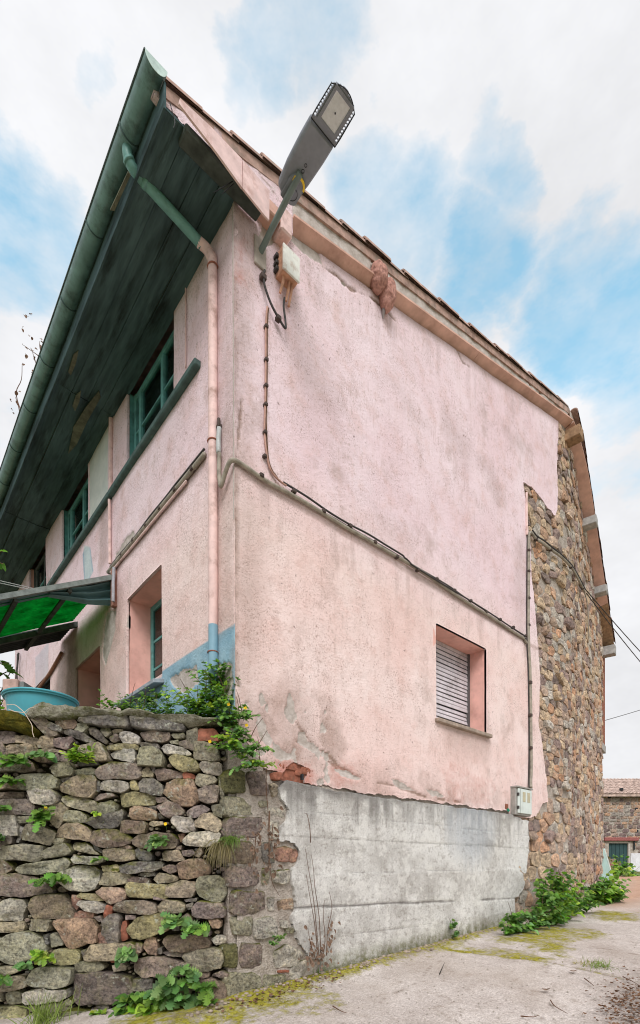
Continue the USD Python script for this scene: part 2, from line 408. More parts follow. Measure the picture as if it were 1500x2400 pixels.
def concrete():
    m = Mt('board_marked_concrete'); p = m.pos(); w = m.sep(m.attr('wear')); k = m.sep(m.attr('paint'))
    n1 = m.noise(p, 2.2, 7, .66); st = m.noise(m.map(p, (8, 8, .6)), 1.4, 6, .66); f = m.noise(p, 70., 5, .7); sp = m.noise(p, 16., 7, .75)
    c = m.mix(m.rng(n1, .36, .64), lin(176, 172, 166), lin(218, 216, 211))
    c = m.mix(m.rng(st, .5, .72, 0., .4), c, lin(160, 154, 148))
    c = m.mix(k[1], c, lin(226, 225, 221))
    c = m.mix(m.rng(sp, .53, .60, 0., .55), c, lin(152, 145, 136))
    c = m.mix(m.rng(m.noise(p, 34., 7, .8), .55, .60, 0., .5), c, lin(128, 122, 114))
    c = m.mix(m.rng(m.noise(p, 3.4, 8, .76), .53, .58, 0., .6), c, lin(224, 222, 216))
    brk = m.math('multiply', m.math('subtract', st, .5), 1.6)
    c = m.mix(m.math('multiply', m.rng(m.math('add', w[0], m.math('multiply', brk, .8)), .15, .95, 0., .8), m.rng(w[0], .02, .2)), c, lin(112, 108, 104))
    c = m.mix(m.math('multiply', m.rng(m.math('add', w[2], m.math('multiply', brk, .8)), .15, .95, 0., .5), m.rng(w[2], .02, .2)), c, lin(150, 160, 170))
    pit = m.rng(m.vor(p, 52.), .30, .12, 0., 1.)
    c = m.mix(m.math('multiply', m.math('multiply', pit, w[1]), m.rng(m.noise(p, 40., 4, .7), .42, .55)), c, lin(96, 90, 84))
    c = m.mix(m.math('multiply', k[2], m.rng(m.noise(p, 11., 6, .7), .42, .6, .2, 1.)), c, lin(104, 104, 62))
    c = m.mix(1., c, m.ramp(f, [(.3, (.8, .8, .8)), (.5, (1, 1, 1)), (.7, (1.1, 1.1, 1.1))]), 'multiply')
    h = m.math('add', m.math('multiply', n1, .8), m.math('add', m.math('multiply', f, .5), m.math('multiply', m.math('multiply', pit, w[1]), -1.2)))
    return m.done(c, .92, .15, normal=m.bump(h, .9, .02))
CONCRETE = concrete()

def ground_mat():
    m = Mt('worn_concrete_road'); p = m.pos(); w = m.sep(m.attr('wear')); k = m.sep(m.attr('paint'))
    n1 = m.noise(p, 1.1, 7, .62); n2 = m.noise(p, 7., 7, .7); f = m.noise(p, 90., 4, .7); ag = m.vor(p, 75., out='color'); agd = m.vor(p, 75.)
    c = m.mix(m.rng(n1, .36, .64), lin(176, 166, 159), lin(202, 194, 188))
    agg = m.sep(ag)[0]
    c = m.mix(1., c, m.ramp(agg, [(.0, (.76, .74, .73)), (.3, (.96, .95, .95)), (.75, (1.03, 1.03, 1.03)), (1., (1.25, 1.25, 1.25))]), 'multiply')
    c = m.mix(m.rng(n2, .53, .70, 0., .5), c, lin(132, 118, 104))
    c = m.mix(m.rng(m.noise(p, .6, 6, .65), .5, .66, 0., .4), c, lin(146, 130, 114))
    c = m.mix(m.math('multiply', w[2], m.rng(n2, .25, .6, .6, 1.)), c, m.mix(m.rng(n2, .35, .65), lin(178, 128, 98), lin(204, 168, 142)))
    c = m.mix(m.math('multiply', w[1], m.rng(n2, .3, .6, .45, 1.)), c, m.mix(m.rng(f, .3, .7), lin(74, 60, 48), lin(120, 100, 82)))
    mm = m.math('multiply', m.rng(m.math('add', w[0], m.math('multiply', 1., m.math('add', m.math('multiply', m.math('subtract', m.noise(p, 11., 7, .78), .5), 2.6), m.math('multiply', m.math('subtract', m.noise(p, 2.3, 4, .6), .5), 1.6)))), .30, .85), m.rng(w[0], .03, .2))
    c = m.mix(mm, c, m.mix(m.rng(m.noise(p, 24., 6, .7), .35, .65), lin(112, 106, 46), lin(176, 168, 64)))
    c = m.mix(1., c, m.ramp(f, [(.3, (.78, .78, .78)), (.5, (1, 1, 1)), (.7, (1.15, 1.15, 1.15))]), 'multiply')
    h = m.math('add', m.math('multiply', n2, .8), m.math('add', m.math('multiply', f, .5), m.math('multiply', agd, -.5)))
    h = m.math('add', h, m.math('multiply', mm, m.math('multiply', m.noise(p, 60., 4, .7), 1.6)))
    return m.done(c, .93, .12, normal=m.bump(h, .7, .014))
ROAD = ground_mat()

def leaf_mat(name, a, b, c_, gloss=.45):
    m = Mt(name); p = m.pos(); r = m.n('object_info', 'random')
    t = m.attr('tint')
    base = m.ramp(m.math('add', m.math('multiply', r, .72), m.math('multiply', m.noise(p, 9., 3), .3)), [(.1, a), (.5, b), (.9, c_)])
    base = m.mix(1., base, t, 'multiply')
    base = m.mix(1., base, m.ramp(m.noise(p, 120., 3, .6), [(.3, (.8, .8, .8)), (.7, (1.2, 1.2, 1.2))]), 'multiply')
    pb = m.n('principled_bsdf', 'BSDF', base_color=base, roughness=gloss, specular_ior_level=.35)
    tr = m.n('translucent_bsdf', 'BSDF', color=m.mix(1., base, (1.2, 1.5, .5), 'multiply'))
    MATS[name] = m.surf(m.n('mix_closure', 'closure', fac=.3, closure1=pb, closure2=tr))
    return MATS[name]
LEAF = leaf_mat('nettle_leaf', (.06, .14, .03), (.11, .25, .045), (.2, .38, .07))
LEAF_BRIGHT = leaf_mat('young_leaf', (.13, .28, .035), (.24, .42, .05), (.42, .55, .07))
LEAF_BLUE = leaf_mat('blue_green_leaf', (.08, .17, .06), (.13, .27, .09), (.22, .38, .13))
GRASS = leaf_mat('grass_blade', (.06, .11, .02), (.13, .2, .04), (.22, .28, .07))
STRAW = leaf_mat('dry_grass_blade', (.2, .16, .08), (.3, .25, .13), (.4, .34, .2))
STEM = flat('green_stem', (.07, .12, .03), .6)
DEAD = flat('dead_stem', lin(96, 70, 52), .9)
YELLOW = flat('yellow_petal', (.8, .5, .01), .6, var=.1)
WIRE = flat('black_cable', lin(62, 58, 56), .6, var=.3, scale=20)
GREYCAB = flat('grey_conduit', lin(150, 142, 128), .6, var=.25, scale=18, dirt=lin(88, 78, 66), dirt_amt=.6)
PINKPIPE = flat('pink_painted_pipe', lin(222, 192, 186), .6, var=.14, scale=11, bump=.3, dirt=lin(150, 116, 102), dirt_amt=.8)
GREENPIPE = flat('green_painted_pipe', lin(104, 150, 142), .42, .4, var=.2, scale=9, dirt=lin(64, 92, 86), dirt_amt=.8)
BLUEPIPE = flat('blue_painted_pipe', lin(122, 158, 174), .5, var=.1, scale=6)
GUTTER = flat('green_gutter_paint', lin(104, 136, 132), .38, .5, var=.25, scale=7, bump=.35, dirt=lin(52, 70, 64), dirt_amt=.95)
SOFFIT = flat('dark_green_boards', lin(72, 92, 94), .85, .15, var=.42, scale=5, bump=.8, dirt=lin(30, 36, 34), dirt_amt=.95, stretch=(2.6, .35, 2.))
SOFFIT_WORN = flat('worn_board_wood', lin(104, 104, 88), .9, .1, var=.4, scale=9, bump=.6, dirt=lin(60, 66, 54), dirt_amt=.8)
GREENWOOD = flat('teal_painted_wood', lin(96, 152, 148), .55, .3, var=.25, scale=8, dirt=lin(40, 62, 60), dirt_amt=.5)
DARKWOOD = flat('weathered_dark_wood', lin(72, 78, 74), .8, .2, var=.4, scale=9, bump=.5)
OLDWOOD = flat('old_beam_wood', lin(150, 122, 96), .85, .15, var=.4, scale=12, bump=.7, dirt=lin(90, 66, 48))
GREYBLOCK = flat('grey_cement_block', lin(164, 162, 158), .9, .1, var=.25, scale=12, bump=.7)
LEDGE = flat('salmon_ledge_paint', lin(206, 166, 150), .85, .15, var=.2, scale=4, bump=.5, dirt=lin(150, 108, 92), dirt_amt=.5)
TILE = flat('clay_roof_tile', lin(168, 140, 128), .9, .1, var=.4, scale=9, bump=.6, dirt=lin(132, 126, 116), dirt_amt=.85)
TILE_FAR = flat('barn_roof_tile', lin(192, 170, 158), .9, .1, var=.45, scale=5, bump=.4, dirt=lin(120, 104, 96), dirt_amt=.6)
LAMPGREY = flat('grey_lamp_casting', lin(130, 135, 144), .55, .35, var=.1, scale=9, bump=.12, dirt=lin(104, 104, 106), dirt_amt=.5)
LAMPARM = flat('green_grey_lamp_arm', lin(104, 116, 112), .5, .4, var=.15, scale=14)
LENS = flat('lamp_cover_glass', lin(206, 210, 212), .25, .5, var=.1, scale=30, bump=.05)
SEAM = flat('dark_seam', lin(44, 46, 48), .7)
YTAPE = flat('yellow_mark', lin(232, 196, 50), .5, var=.08)
BOXWHITE = flat('flaking_white_lid', lin(222, 222, 214), .6, var=.1, scale=18, dirt=lin(170, 140, 120), dirt_amt=.8)
BOXSIDE = flat('rust_stained_box', lin(196, 150, 124), .7, var=.25, scale=14, dirt=lin(132, 84, 64), dirt_amt=.7)
METER = flat('grey_meter_plastic', lin(206, 214, 208), .5, var=.07, scale=10, dirt=lin(168, 172, 164), dirt_amt=.5)
METERWIN = flat('yellowed_meter_window', lin(178, 168, 138), .3, .5, var=.15)
ALU = flat('grey_shutter_slat', lin(200, 194, 198), .5, .4, var=.14, scale=9, dirt=lin(140, 130, 126), dirt_amt=.7)
SILL = flat('stone_sill', lin(158, 142, 128), .85, var=.25, scale=14, bump=.5, dirt=lin(100, 88, 78))
BRICK = flat('red_brick', lin(146, 94, 76), .95, .1, var=.4, scale=22, bump=.9, dirt=lin(118, 92, 78), dirt_amt=.8)
TUB = flat('turquoise_plastic', lin(74, 156, 168), .4, .4, var=.1, scale=5, dirt=lin(120, 150, 150), dirt_amt=.6)
TEAL = flat('teal_corrugated_metal', lin(88, 122, 124), .45, .4, var=.2, scale=4, dirt=lin(52, 70, 68), dirt_amt=.5)
DARKROOM = flat('dark_room', lin(30, 32, 34), .9)
NEST = flat('mud_nest_clay', lin(178, 134, 122), .95, .1, var=.4, scale=40, bump=1., dirt=lin(98, 62, 54))
MOSSCAP = mortar_mat('mossy_wall_cap', lin(118, 114, 96), lin(168, 164, 148), 12., moss=.85)
MOSS = mortar_mat('moss_cushion', lin(52, 54, 14), lin(104, 92, 30), 14., moss=.3)
SOIL = mortar_mat('patio_soil', lin(92, 80, 64), lin(124, 110, 92), 6., moss=.4)
PANEL = flat('pale_green_sheet', lin(158, 190, 182), .5, var=.12, scale=3, dirt=lin(112, 140, 132), dirt_amt=.5)
RUSTSHEET = flat('rusty_sheet', lin(128, 74, 62), .85, var=.3)
BARNDOOR = flat('barn_door_green', lin(52, 78, 80), .6, var=.2, scale=3)
WHITEWASH = flat('whitewash', lin(222, 222, 226), .9, var=.1, scale=4, dirt=lin(170, 160, 156))
LITTER = flat('brown_leaf_litter', lin(110, 82, 62), .9, var=.5, scale=30)
PEBBLE = flat('pebble_grey', lin(170, 162, 152), .9, var=.3, scale=30)

m = Mt('green_translucent_sheet'); p = m.pos()
c = m.mix(m.rng(m.noise(p, 5., 5, .65), .35, .65), lin(14, 134, 70), lin(44, 180, 102))
c = m.mix(m.rng(m.noise(p, 16., 5, .7), .56, .7, 0., .6), c, lin(8, 70, 40))
MATS['greensheet'] = m.surf(m.n('mix_closure', 'closure', fac=.86, closure1=m.n('principled_bsdf', 'BSDF', base_color=c, roughness=.4), closure2=m.n('translucent_bsdf', 'BSDF', color=c)))
m = Mt('window_pane')
MATS['pane'] = m.surf(m.n('mix_closure', 'closure', fac=m.math('add', m.math('multiply', m.n('fresnel', 'fac', IOR=1.5), .9), .02), closure1=m.n('transparent_bsdf', 'BSDF', color=(.75, .82, .8)), closure2=m.n('glossy_bsdf', 'BSDF', color=(.8, .85, .85), roughness=.06)))
PANE = MATS['pane']

def S(*c, k=.33):
    c = np.array(lin(*c)); return c * (1 - k) + k * c @ [.3, .6, .1] * np.array([1.03, 1., .95])
PAL = dict(G=S(142, 138, 112), B=S(132, 112, 94), T=S(160, 143, 117), P=S(132, 112, 108), D=S(108, 105, 104), W=S(176, 170, 158), Y=S(152, 144, 88), R=S(150, 104, 84), O=S(160, 128, 102), L=S(150, 146, 124), M=S(94, 92, 46), U=S(100, 90, 90))
for _k in 'GBTPDWYOLU': PAL[_k] = (PAL[_k] * .86 + S(150, 134, 108) * .14) * .92

def stone_geo(poly, place, front, back, seed, flatness=.5, npt=20, round_=.18):
    """one rounded, slightly faceted stone from its outline on the wall"""
    rg = np.random.default_rng(seed)
    pg = Polygon(poly)
    if not pg.is_valid: pg = pg.buffer(0)
    if pg.geom_type != 'Polygon': pg = max(pg.geoms, key=lambda g: g.area)
    rr = min(round_ * math.sqrt(pg.area), .05)
    q = pg.buffer(-rr, join_style=1).buffer(rr, join_style=1)
    if q.is_empty or q.geom_type != 'Polygon': q = pg
    ring = q.exterior
    o = np.array([ring.interpolate(t, normalized=True).coords[0] for t in np.arange(npt) / npt])
    c = o.mean(0); size = math.sqrt(q.area)
    rings = [(1., back), (1.0, front * .5), (.982, front * .9), (.88, front * .99), (.5, front * 1.0)]
    planes = [(rg.uniform(.8, 1.05), rg.normal(0, .22, 2)) for _ in range(3)]
    sc = np.repeat([a for a, _ in rings], npt); zz = np.repeat([a for _, a in rings], npt).astype(float)
    p = c + np.tile(o - c, (len(rings), 1)) * sc[:, None]
    nz2 = np.c_[meshkit.fbm(np.c_[p * 4.5 / size, np.full(len(p), seed * 7.3)], 2, seed), meshkit.fbm(np.c_[p * 4.5 / size, np.full(len(p), seed * 3.1 + 50)], 2, seed)] - .5
    p = p + nz2 * np.array([.15, .13]) * size
    lim = np.min([front * a + ((p - c) @ b) for a, b in planes], axis=0)
    up_ = zz > front * .3
    zn = np.minimum(zz, lim) * flatness + zz * (1 - flatness) + (meshkit.fbm(np.c_[p * 2.6 / size, np.full(len(p), seed * 1.7)], 2, seed) - .5) * front * .75
    zz = np.where(up_, zn, zz)
    V = [np.c_[p, zz]]
    zc = zz[-npt:].mean() + rg.normal(0, .05) * front
    V = np.vstack(V + [[[c[0], c[1], zc]]])
    F = []
    for r in range(len(rings) - 1):
        for j in range(npt):
            k = (j + 1) % npt
            F += [[r * npt + j, r * npt + k, (r + 1) * npt + k], [r * npt + j, (r + 1) * npt + k, (r + 1) * npt + j]]
    L = (len(rings) - 1) * npt; C_ = len(V) - 1
    for j in range(npt): F.append([L + j, L + (j + 1) % npt, C_])
    return place(V[:, 0], V[:, 1], V[:, 2]), np.array(F)

rs = random.Random(7)
RN = np.random.default_rng(11)

def GZ(px, py):
    """where the line of sight through a pixel of the photograph meets the ground"""
    r = ray(px, py); lo, hi = .5, 120.
    for _ in range(4):
        ts = np.geomspace(lo, hi, 90); p = CAM[None] + ts[:, None] * r
        k = int(np.argmax(p[:, 2] - ground_z(p[:, 0], p[:, 1]) <= 0)); k = max(k, 1)
        lo, hi = ts[k - 1], ts[k]
    b = (lo + hi) / 2
    return CAM + b * r

# gable line in plan: straight, then bending away behind the ridge
_ss = np.linspace(-2, 20, 2201); BEND = np.radians(13)
_an = BEND * np.clip((_ss - 6.9) / .9, 0, 1)
_px = -2 + np.concatenate([[0], np.cumsum(np.cos(_an[:-1]) * .01)]); _py = np.concatenate([[0], np.cumsum(np.sin(_an[:-1]) * .01)])
def gable_xyz(s, z, d):
    s = np.asarray(s, float); x, y, a = np.interp(s, _ss, _px), np.interp(s, _ss, _py), np.interp(s, _ss, _an)
    d = np.broadcast_to(d, s.shape)
    return np.c_[x + np.sin(a) * d, y - np.cos(a) * d, np.broadcast_to(z, s.shape)]
def ledge_z(s): s = np.asarray(s, float); return np.where(s < 7.3, 7.74 + .257 * s, 9.616 - .47 * (s - 7.3))
def tile_z(s): s = np.asarray(s, float); return np.where(s < 7.2, 8.215 + .24 * s, 9.945 - .44 * (s - 7.2))
def verge_off(s): return .115 + .10 * sstep(np.asarray(s, float), 6.8, 8.5)
front_xyz = lambda y, z, d: np.c_[-np.asarray(d), y, z]

# ================================================================== SETTING
def lump(c, r, k=None): return Polygon([(c[0] + r * math.cos(a) * rs.uniform(.7, 1.2), c[1] + r * math.sin(a) * rs.uniform(.7, 1.2)) for a in np.linspace(0, 6.28, 14)[:-1]])
def gpoly(pts): return Polygon([tuple(GZ(a, b)[:2]) for a, b in pts]).buffer(0)

def build_ground():
    n = 60
    g = np.concatenate([-np.geomspace(300, 8, 14), np.linspace(-7, 18, 40), np.geomspace(19, 300, 14)])
    X, Y = np.meshgrid(g, g); Z = ground_z(X, Y) - .03
    Z = Z - np.clip((np.hypot(X, Y) - 60) / 300, 0, 1) * 1.0
    idx = np.arange(X.size).reshape(X.shape)
    F = np.c_[idx[:-1, :-1].ravel(), idx[:-1, 1:].ravel(), idx[1:, 1:].ravel(), idx[1:, :-1].ravel()]
    h = mesh(None, 'terrain', (np.c_[X.ravel(), Y.ravel(), Z.ravel()], F), mortar_mat('earth_and_turf', lin(120, 112, 72), lin(104, 112, 60), 2., moss=.5), True)
    tag(prim(h), 'rough earth and turf around the farmhouse and the lane', 'ground', kind='structure')

    moss = unary_union([gpoly([(1165, 2205), (1220, 2172), (1300, 2170), (1390, 2178), (1420, 2196), (1330, 2210), (1230, 2214)]), gpoly([(1375, 2140), (1440, 2134), (1500, 2140), (1500, 2160), (1400, 2160)]),
                        gpoly([(1090, 2216), (1180, 2228), (1290, 2250), (1280, 2262), (1170, 2244), (1080, 2230)]), gpoly([(1000, 2226), (1075, 2206), (1110, 2216), (1060, 2228), (1000, 2236)]),
                        gpoly([(455, 2400), (520, 2370), (560, 2350), (640, 2345), (690, 2340), (700, 2360), (620, 2400)]), gpoly([(640, 2312), (720, 2300), (760, 2318), (700, 2334), (640, 2330)]),
                        gpoly([(755, 2340), (775, 2330), (800, 2336), (795, 2350), (760, 2352)]), gpoly([(700, 2362), (740, 2352), (770, 2362), (730, 2376)]), gpoly([(1240, 2215), (1300, 2206), (1340, 2225), (1300, 2240), (1260, 2236)])])
    verge = LineString([GZ(420, 2395)[:2], GZ(530, 2352)[:2], GZ(650, 2318)[:2], GZ(780, 2284)[:2], GZ(950, 2238)[:2], GZ(1080, 2200)[:2], GZ(1210, 2160)[:2], GZ(1330, 2118)[:2], GZ(1430, 2100)[:2]])
    litter = gpoly([(1500, 2285), (1440, 2330), (1400, 2380), (1380, 2420), (1560, 2440), (1560, 2300)])
    soil = gpoly([(1440, 2120), (1470, 2090), (1478, 2058), (1560, 2052), (1560, 2100), (1500, 2104)])
    jx = np.array([GZ(1060, 2228)[:2], GZ(1290, 2258)[:2], GZ(1500, 2300)[:2]])
    jdir = jx[2] - jx[0]
    joint = LineString([jx[0] - .2 * jdir, *jx, jx[2] + 2 * jdir])
    us, vs = np.arange(-4.6, 17.5, .045), np.arange(-7.5, 3.2, .045)
    U, V = np.meshgrid(us, vs); P = np.c_[U.ravel(), V.ravel()]
    pts = shapely.points(P)
    dj = shapely.distance(pts, joint) + (fbm2(P, 5, 3) - .5) * .05
    z = ground_z(P[:, 0], P[:, 1]) + (fbm2(P, .7, 1) - .5) * .05 + (fbm2(P, 3.5, 2) - .5) * .022
    dv = shapely.distance(pts, verge)
    z += .05 * sstep(dv, .35, 0) - .02 * sstep(dj, .035, .0)
    s = sdf(moss, P)
    mo = sstep(s + (fbm2(P, 2.5, 5) - .5) * .5, .22, -.22) * .72
    mo = np.maximum(mo, .8 * sstep(dv, .34, .06) * sstep(P[:, 0], 7.5, 4.5)); mo = np.maximum(mo, .75 * sstep(dv, 1.0, .25) * sstep(P[:, 0], .9, .2))
    mo = np.maximum(mo, sstep(dj, .07, .02) * (.9 - .4 * sstep(P[:, 1], -1.2, -2)))
    z += .018 * mo * fbm2(P, 9, 8)
    li = sstep(sdf(litter, P), .35, -.2) * .42
    di = np.maximum(.85 * sstep(dv, .22, .02), li); di = np.maximum(di, .7 * sstep(dj, .03, .0))
    for q in ([(1060, 2240), (1010, 2262), (985, 2300), (900, 2340), (860, 2400)], [(1290, 2262), (1270, 2300), (1300, 2345), (1260, 2400)], [(1200, 2172), (1260, 2206), (1330, 2222), (1420, 2224), (1500, 2238)], [(985, 2300), (1060, 2322), (1110, 2318)]):
        cr = LineString([GZ(*a)[:2] for a in q]); di = np.maximum(di, .8 * sstep(shapely.distance(pts, cr) + (fbm2(P, 6, 33) - .5) * .05, .012, .0) * .7)
    so = np.maximum(sstep(sdf(soil, P), 1.2, -.6), sstep(P[:, 0], 12.5, 15.))
    idx = np.arange(len(P)).reshape(U.shape)
    F = np.c_[idx[:-1, :-1].ravel(), idx[:-1, 1:].ravel(), idx[1:, 1:].ravel(), idx[1:, :-1].ravel()]
    h = mesh(None, 'concrete_lane', (np.c_[P, z], F), ROAD, True, dict(wear=np.c_[mo, di, so], paint=np.zeros((len(P), 3))))
    tag(prim(h), 'worn concrete lane with mossy joints rising past the farmhouse', 'road', kind='structure')
    # patio terrace behind the dry stone wall
    a = WP(528, 2000, WZ + .25); b = WP(-400, 2000, WZ + .25)
    pts = [(-.02, 0.05), (-.02, 10.5), (-6.5, 10.5), (b[0], b[1]), (a[0], a[1])]
    v, f = extrude(Polygon(pts), .9)
    h = mesh(None, 'patio', (v + [0, 0, 1.70], f), SOIL)
    tag(prim(h), 'raised earth terrace in front of the door behind the dry stone wall', 'patio', kind='structure')
    return verge
VERGE = build_ground()

# ================================================================== FARMHOUSE
house = Thing('farmhouse', 'old pink plastered farmhouse with bare stone end and wide dark eaves', 'house')
PINK = Polygon(GP([(552, 1700), (575, 1735), (600, 1765), (622, 1800), (645, 1806), (662, 1810), (667, 1795), (690, 1788), (720, 1800), (716, 1832), (760, 1842), (900, 1864), (1060, 1884), (1195, 1902), (1196, 1922),
                   (1243, 1918), (1262, 1905), (1272, 1885), (1285, 1880), (1278, 1800), (1272, 1750), (1262, 1690), (1266, 1600), (1262, 1530), (1256, 1450), (1252, 1400), (1246, 1350), (1243, 1290), (1238, 1230),
                   (1233, 1180), (1225, 1128), (1245, 1140), (1262, 1160), (1285, 1190), (1300, 1205), (1308, 1195), (1306, 1100)]) + [(6.88, 9.46), (.45, 7.83), (-.035, 7.68)])
WIN = (3.16, 4.43, 3.31, 4.61)
WHITE = np.zeros(3)

def poly_wear(P, polys, n_amp=.05, n_scale=8, seed=1):
    out = np.zeros(len(P)); nz = (fbm2(P, n_scale, seed) - .5) * n_amp
    for pg, k, w in polys:
        out = np.maximum(out, k * sstep(sdf(pg, P) + nz, w, -w))
    return out

def build_gable():
    nz = lambda P: (fbm2(P, 7, 4) - .5) * .09 + (fbm2(P, 30, 9, 3) - .5) * .03
    def edge(P):
        k = sstep(P[:, 0], .15, .3) * sstep(ledge_z(P[:, 0]) - P[:, 1], .05, .3)
        return np.maximum(np.maximum(sdf(PINK, P) + nz(P) * k, -P[:, 0] - .035), -sdf(sbox(WIN[0], WIN[2], WIN[1], WIN[3]), P))
    peel = [(Polygon(GP(q)).buffer(0), .9, .014) for q in [
        [(679, 1618), (690, 1650), (698, 1680), (690, 1697), (668, 1683), (664, 1668), (673, 1652)],
        [(699, 1715), (716, 1713), (722, 1737), (735, 1740), (750, 1760), (738, 1767), (712, 1748), (698, 1740)],
        [(652, 522), (674, 532), (697, 552), (736, 574), (748, 593), (758, 622), (742, 614), (719, 598), (691, 574), (664, 546)],
        [(621, 503), (640, 500), (650, 545), (648, 566), (627, 576), (606, 560), (612, 540)],
        [(784, 1802), (815, 1806), (846, 1826), (830, 1828), (800, 1818)], [(918, 1826), (945, 1832), (972, 1853), (950, 1852), (925, 1840)], [(1000, 1850), (1030, 1856), (1046, 1870), (1015, 1866)],
        [(790, 645), (800, 655), (817, 672), (806, 670)], [(600, 1690), (622, 1700), (640, 1735), (634, 1750), (612, 1735)], [(640, 1735), (665, 1760), (690, 1775), (660, 1785), (640, 1770)],
        ]]
    rb = random.Random(4)
    for _ in range(26):
        a, b = G(rb.uniform(575, 790), rb.uniform(1640, 1835), -.035)[[0, 2]]; r_ = rb.uniform(.018, .06)
        peel.append((Polygon([(a + r_ * rb.uniform(.4, 1.3) * math.cos(t_), b + 1.3 * r_ * rb.uniform(.4, 1.3) * math.sin(t_)) for t_ in np.linspace(0, 6.28, 9)[:-1]]).buffer(0), .85, .012))
    cracks = [LineString(GP(q)) for q in [[(757, 625), (790, 645), (820, 675), (850, 690)], [(860, 690), (890, 712), (925, 748)], [(672, 1655), (700, 1700), (735, 1745), (770, 1770), (800, 1800), (840, 1822)],
                                          [(1062, 800), (1085, 850), (1100, 860)], [(552, 1090), (556, 1060), (561, 1000), (566, 940)], [(690, 1735), (735, 1755), (790, 1800)], [(885, 1835), (920, 1840), (1000, 1868), (1080, 1880)]]]
    stains = [(Polygon(GP(q)).buffer(.05), k, .22) for q, k in [
        ([(1125, 1085), (1150, 1090), (1180, 1170), (1165, 1180)], .36), ([(1180, 1000), (1230, 1030), (1240, 1080), (1200, 1050)], .3), ([(905, 860), (940, 900), (1000, 1000), (960, 990)], .22), ([(700, 840), (800, 960), (790, 1000), (720, 900)], .25),
        ([(555, 1180), (600, 1190), (610, 1500), (560, 1640)], .42), ([(560, 1620), (700, 1640), (760, 1800), (640, 1800)], .45), ([(1040, 960), (1100, 1040), (1090, 1100), (1050, 1020)], .3), ([(553, 480), (572, 490), (575, 1080), (553, 1080)], .6),
        ([(1210, 1260), (1228, 1260), (1230, 1500), (1210, 1500)], .3), ([(575, 480), (600, 490), (610, 660), (580, 640)], .35), ([(880, 1190), (980, 1250), (960, 1300), (900, 1260)], .2)]]
    rust = [(Polygon(GP(q)).buffer(.03), k, .12) for q, k in [([(1030, 1800), (1060, 1790), (1120, 1810), (1165, 1840), (1150, 1892), (1050, 1878)], .40), ([(760, 1790), (830, 1790), (850, 1830), (790, 1842)], .5), ([(560, 560), (572, 560), (575, 660), (562, 660)], .6),
                                                                   ([(570, 475), (615, 490), (612, 505), (575, 500)], .7), ([(655, 1790), (730, 1790), (725, 1838), (655, 1832)], .9), ([(640, 690), (700, 720), (690, 780), (640, 760)], .3), ([(700, 1850), (1190, 1895), (1190, 1908), (700, 1840)], .3)]]
    st = {}
    def disp(P):
        pe = poly_wear(P, peel, .06, 14, 2)
        ca = np.zeros(len(P)); wig = (fbm2(P, 9, 6) - .5) * .07
        for c in cracks: ca = np.maximum(ca, sstep(sdf(c.buffer(.05), P) + .05 + wig, .022, .004))
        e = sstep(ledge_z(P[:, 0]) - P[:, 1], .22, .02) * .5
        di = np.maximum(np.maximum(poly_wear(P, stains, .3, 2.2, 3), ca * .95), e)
        di = np.maximum(di, .7 * sstep(P[:, 0], .07, -.02) * sstep(fbm2(P, 4, 12), .3, .6))
        wz = sstep(P[:, 1], 2.75, 2.2) * .38 * sstep(fbm2(P * [1, .5], 3, 15), .35, .6)
        di = np.maximum(di, wz)
        sl = sstep(abs(P[:, 0] - 3.95), .75, .45) * sstep(P[:, 1], 3.3, 3.2) * sstep(P[:, 1], 2.6, 3.2) * .4
        di = np.maximum(di, sl)
        run = sstep(fbm2(P * [1, .12], 9, 16, 3), .5, .72)
        di = np.maximum(di, run * np.maximum(.26 * sstep(ledge_z(P[:, 0]) - P[:, 1], 1.2, .05), .36 * sstep(5.15 - P[:, 1], .9, .0) * (P[:, 1] < 5.15)))
        di = np.maximum(di, .5 * sstep(abs(P[:, 1] - 5.07), .05, .0))
        di = np.maximum(di, .62 * sstep(np.hypot((P[:, 0] - .75) / 1.2, (P[:, 1] - 2.7) / .75), 1., .3) * sstep(fbm2(P, 3.2, 17), .4, .62))
        st['wear'] = np.c_[pe, np.clip(di, 0, 1), poly_wear(P, rust, .25, 4, 5)]
        return .035 + (fbm2(P, 1.1, 21) - .5) * .03 + (fbm2(P, 6, 22) - .5) * .008 - .014 * sstep(pe, .3, .6) - .012 * ca
    v, f, P2 = field(-.035, 6.97, 2.1, 9.55, .0185, edge, disp, lambda x, z, d: np.c_[x, -d, z], .035)
    w = st['wear']; nb = len(w); w2 = np.vstack([w, np.tile([1., .3, 0], (len(v) - nb, 1))])
    mesh(house, 'gable_plaster', (v, f), PLASTER, True, dict(wear=w2, paint=np.zeros((len(v), 3))), label='pink gable plaster peeling to grey at its edges')

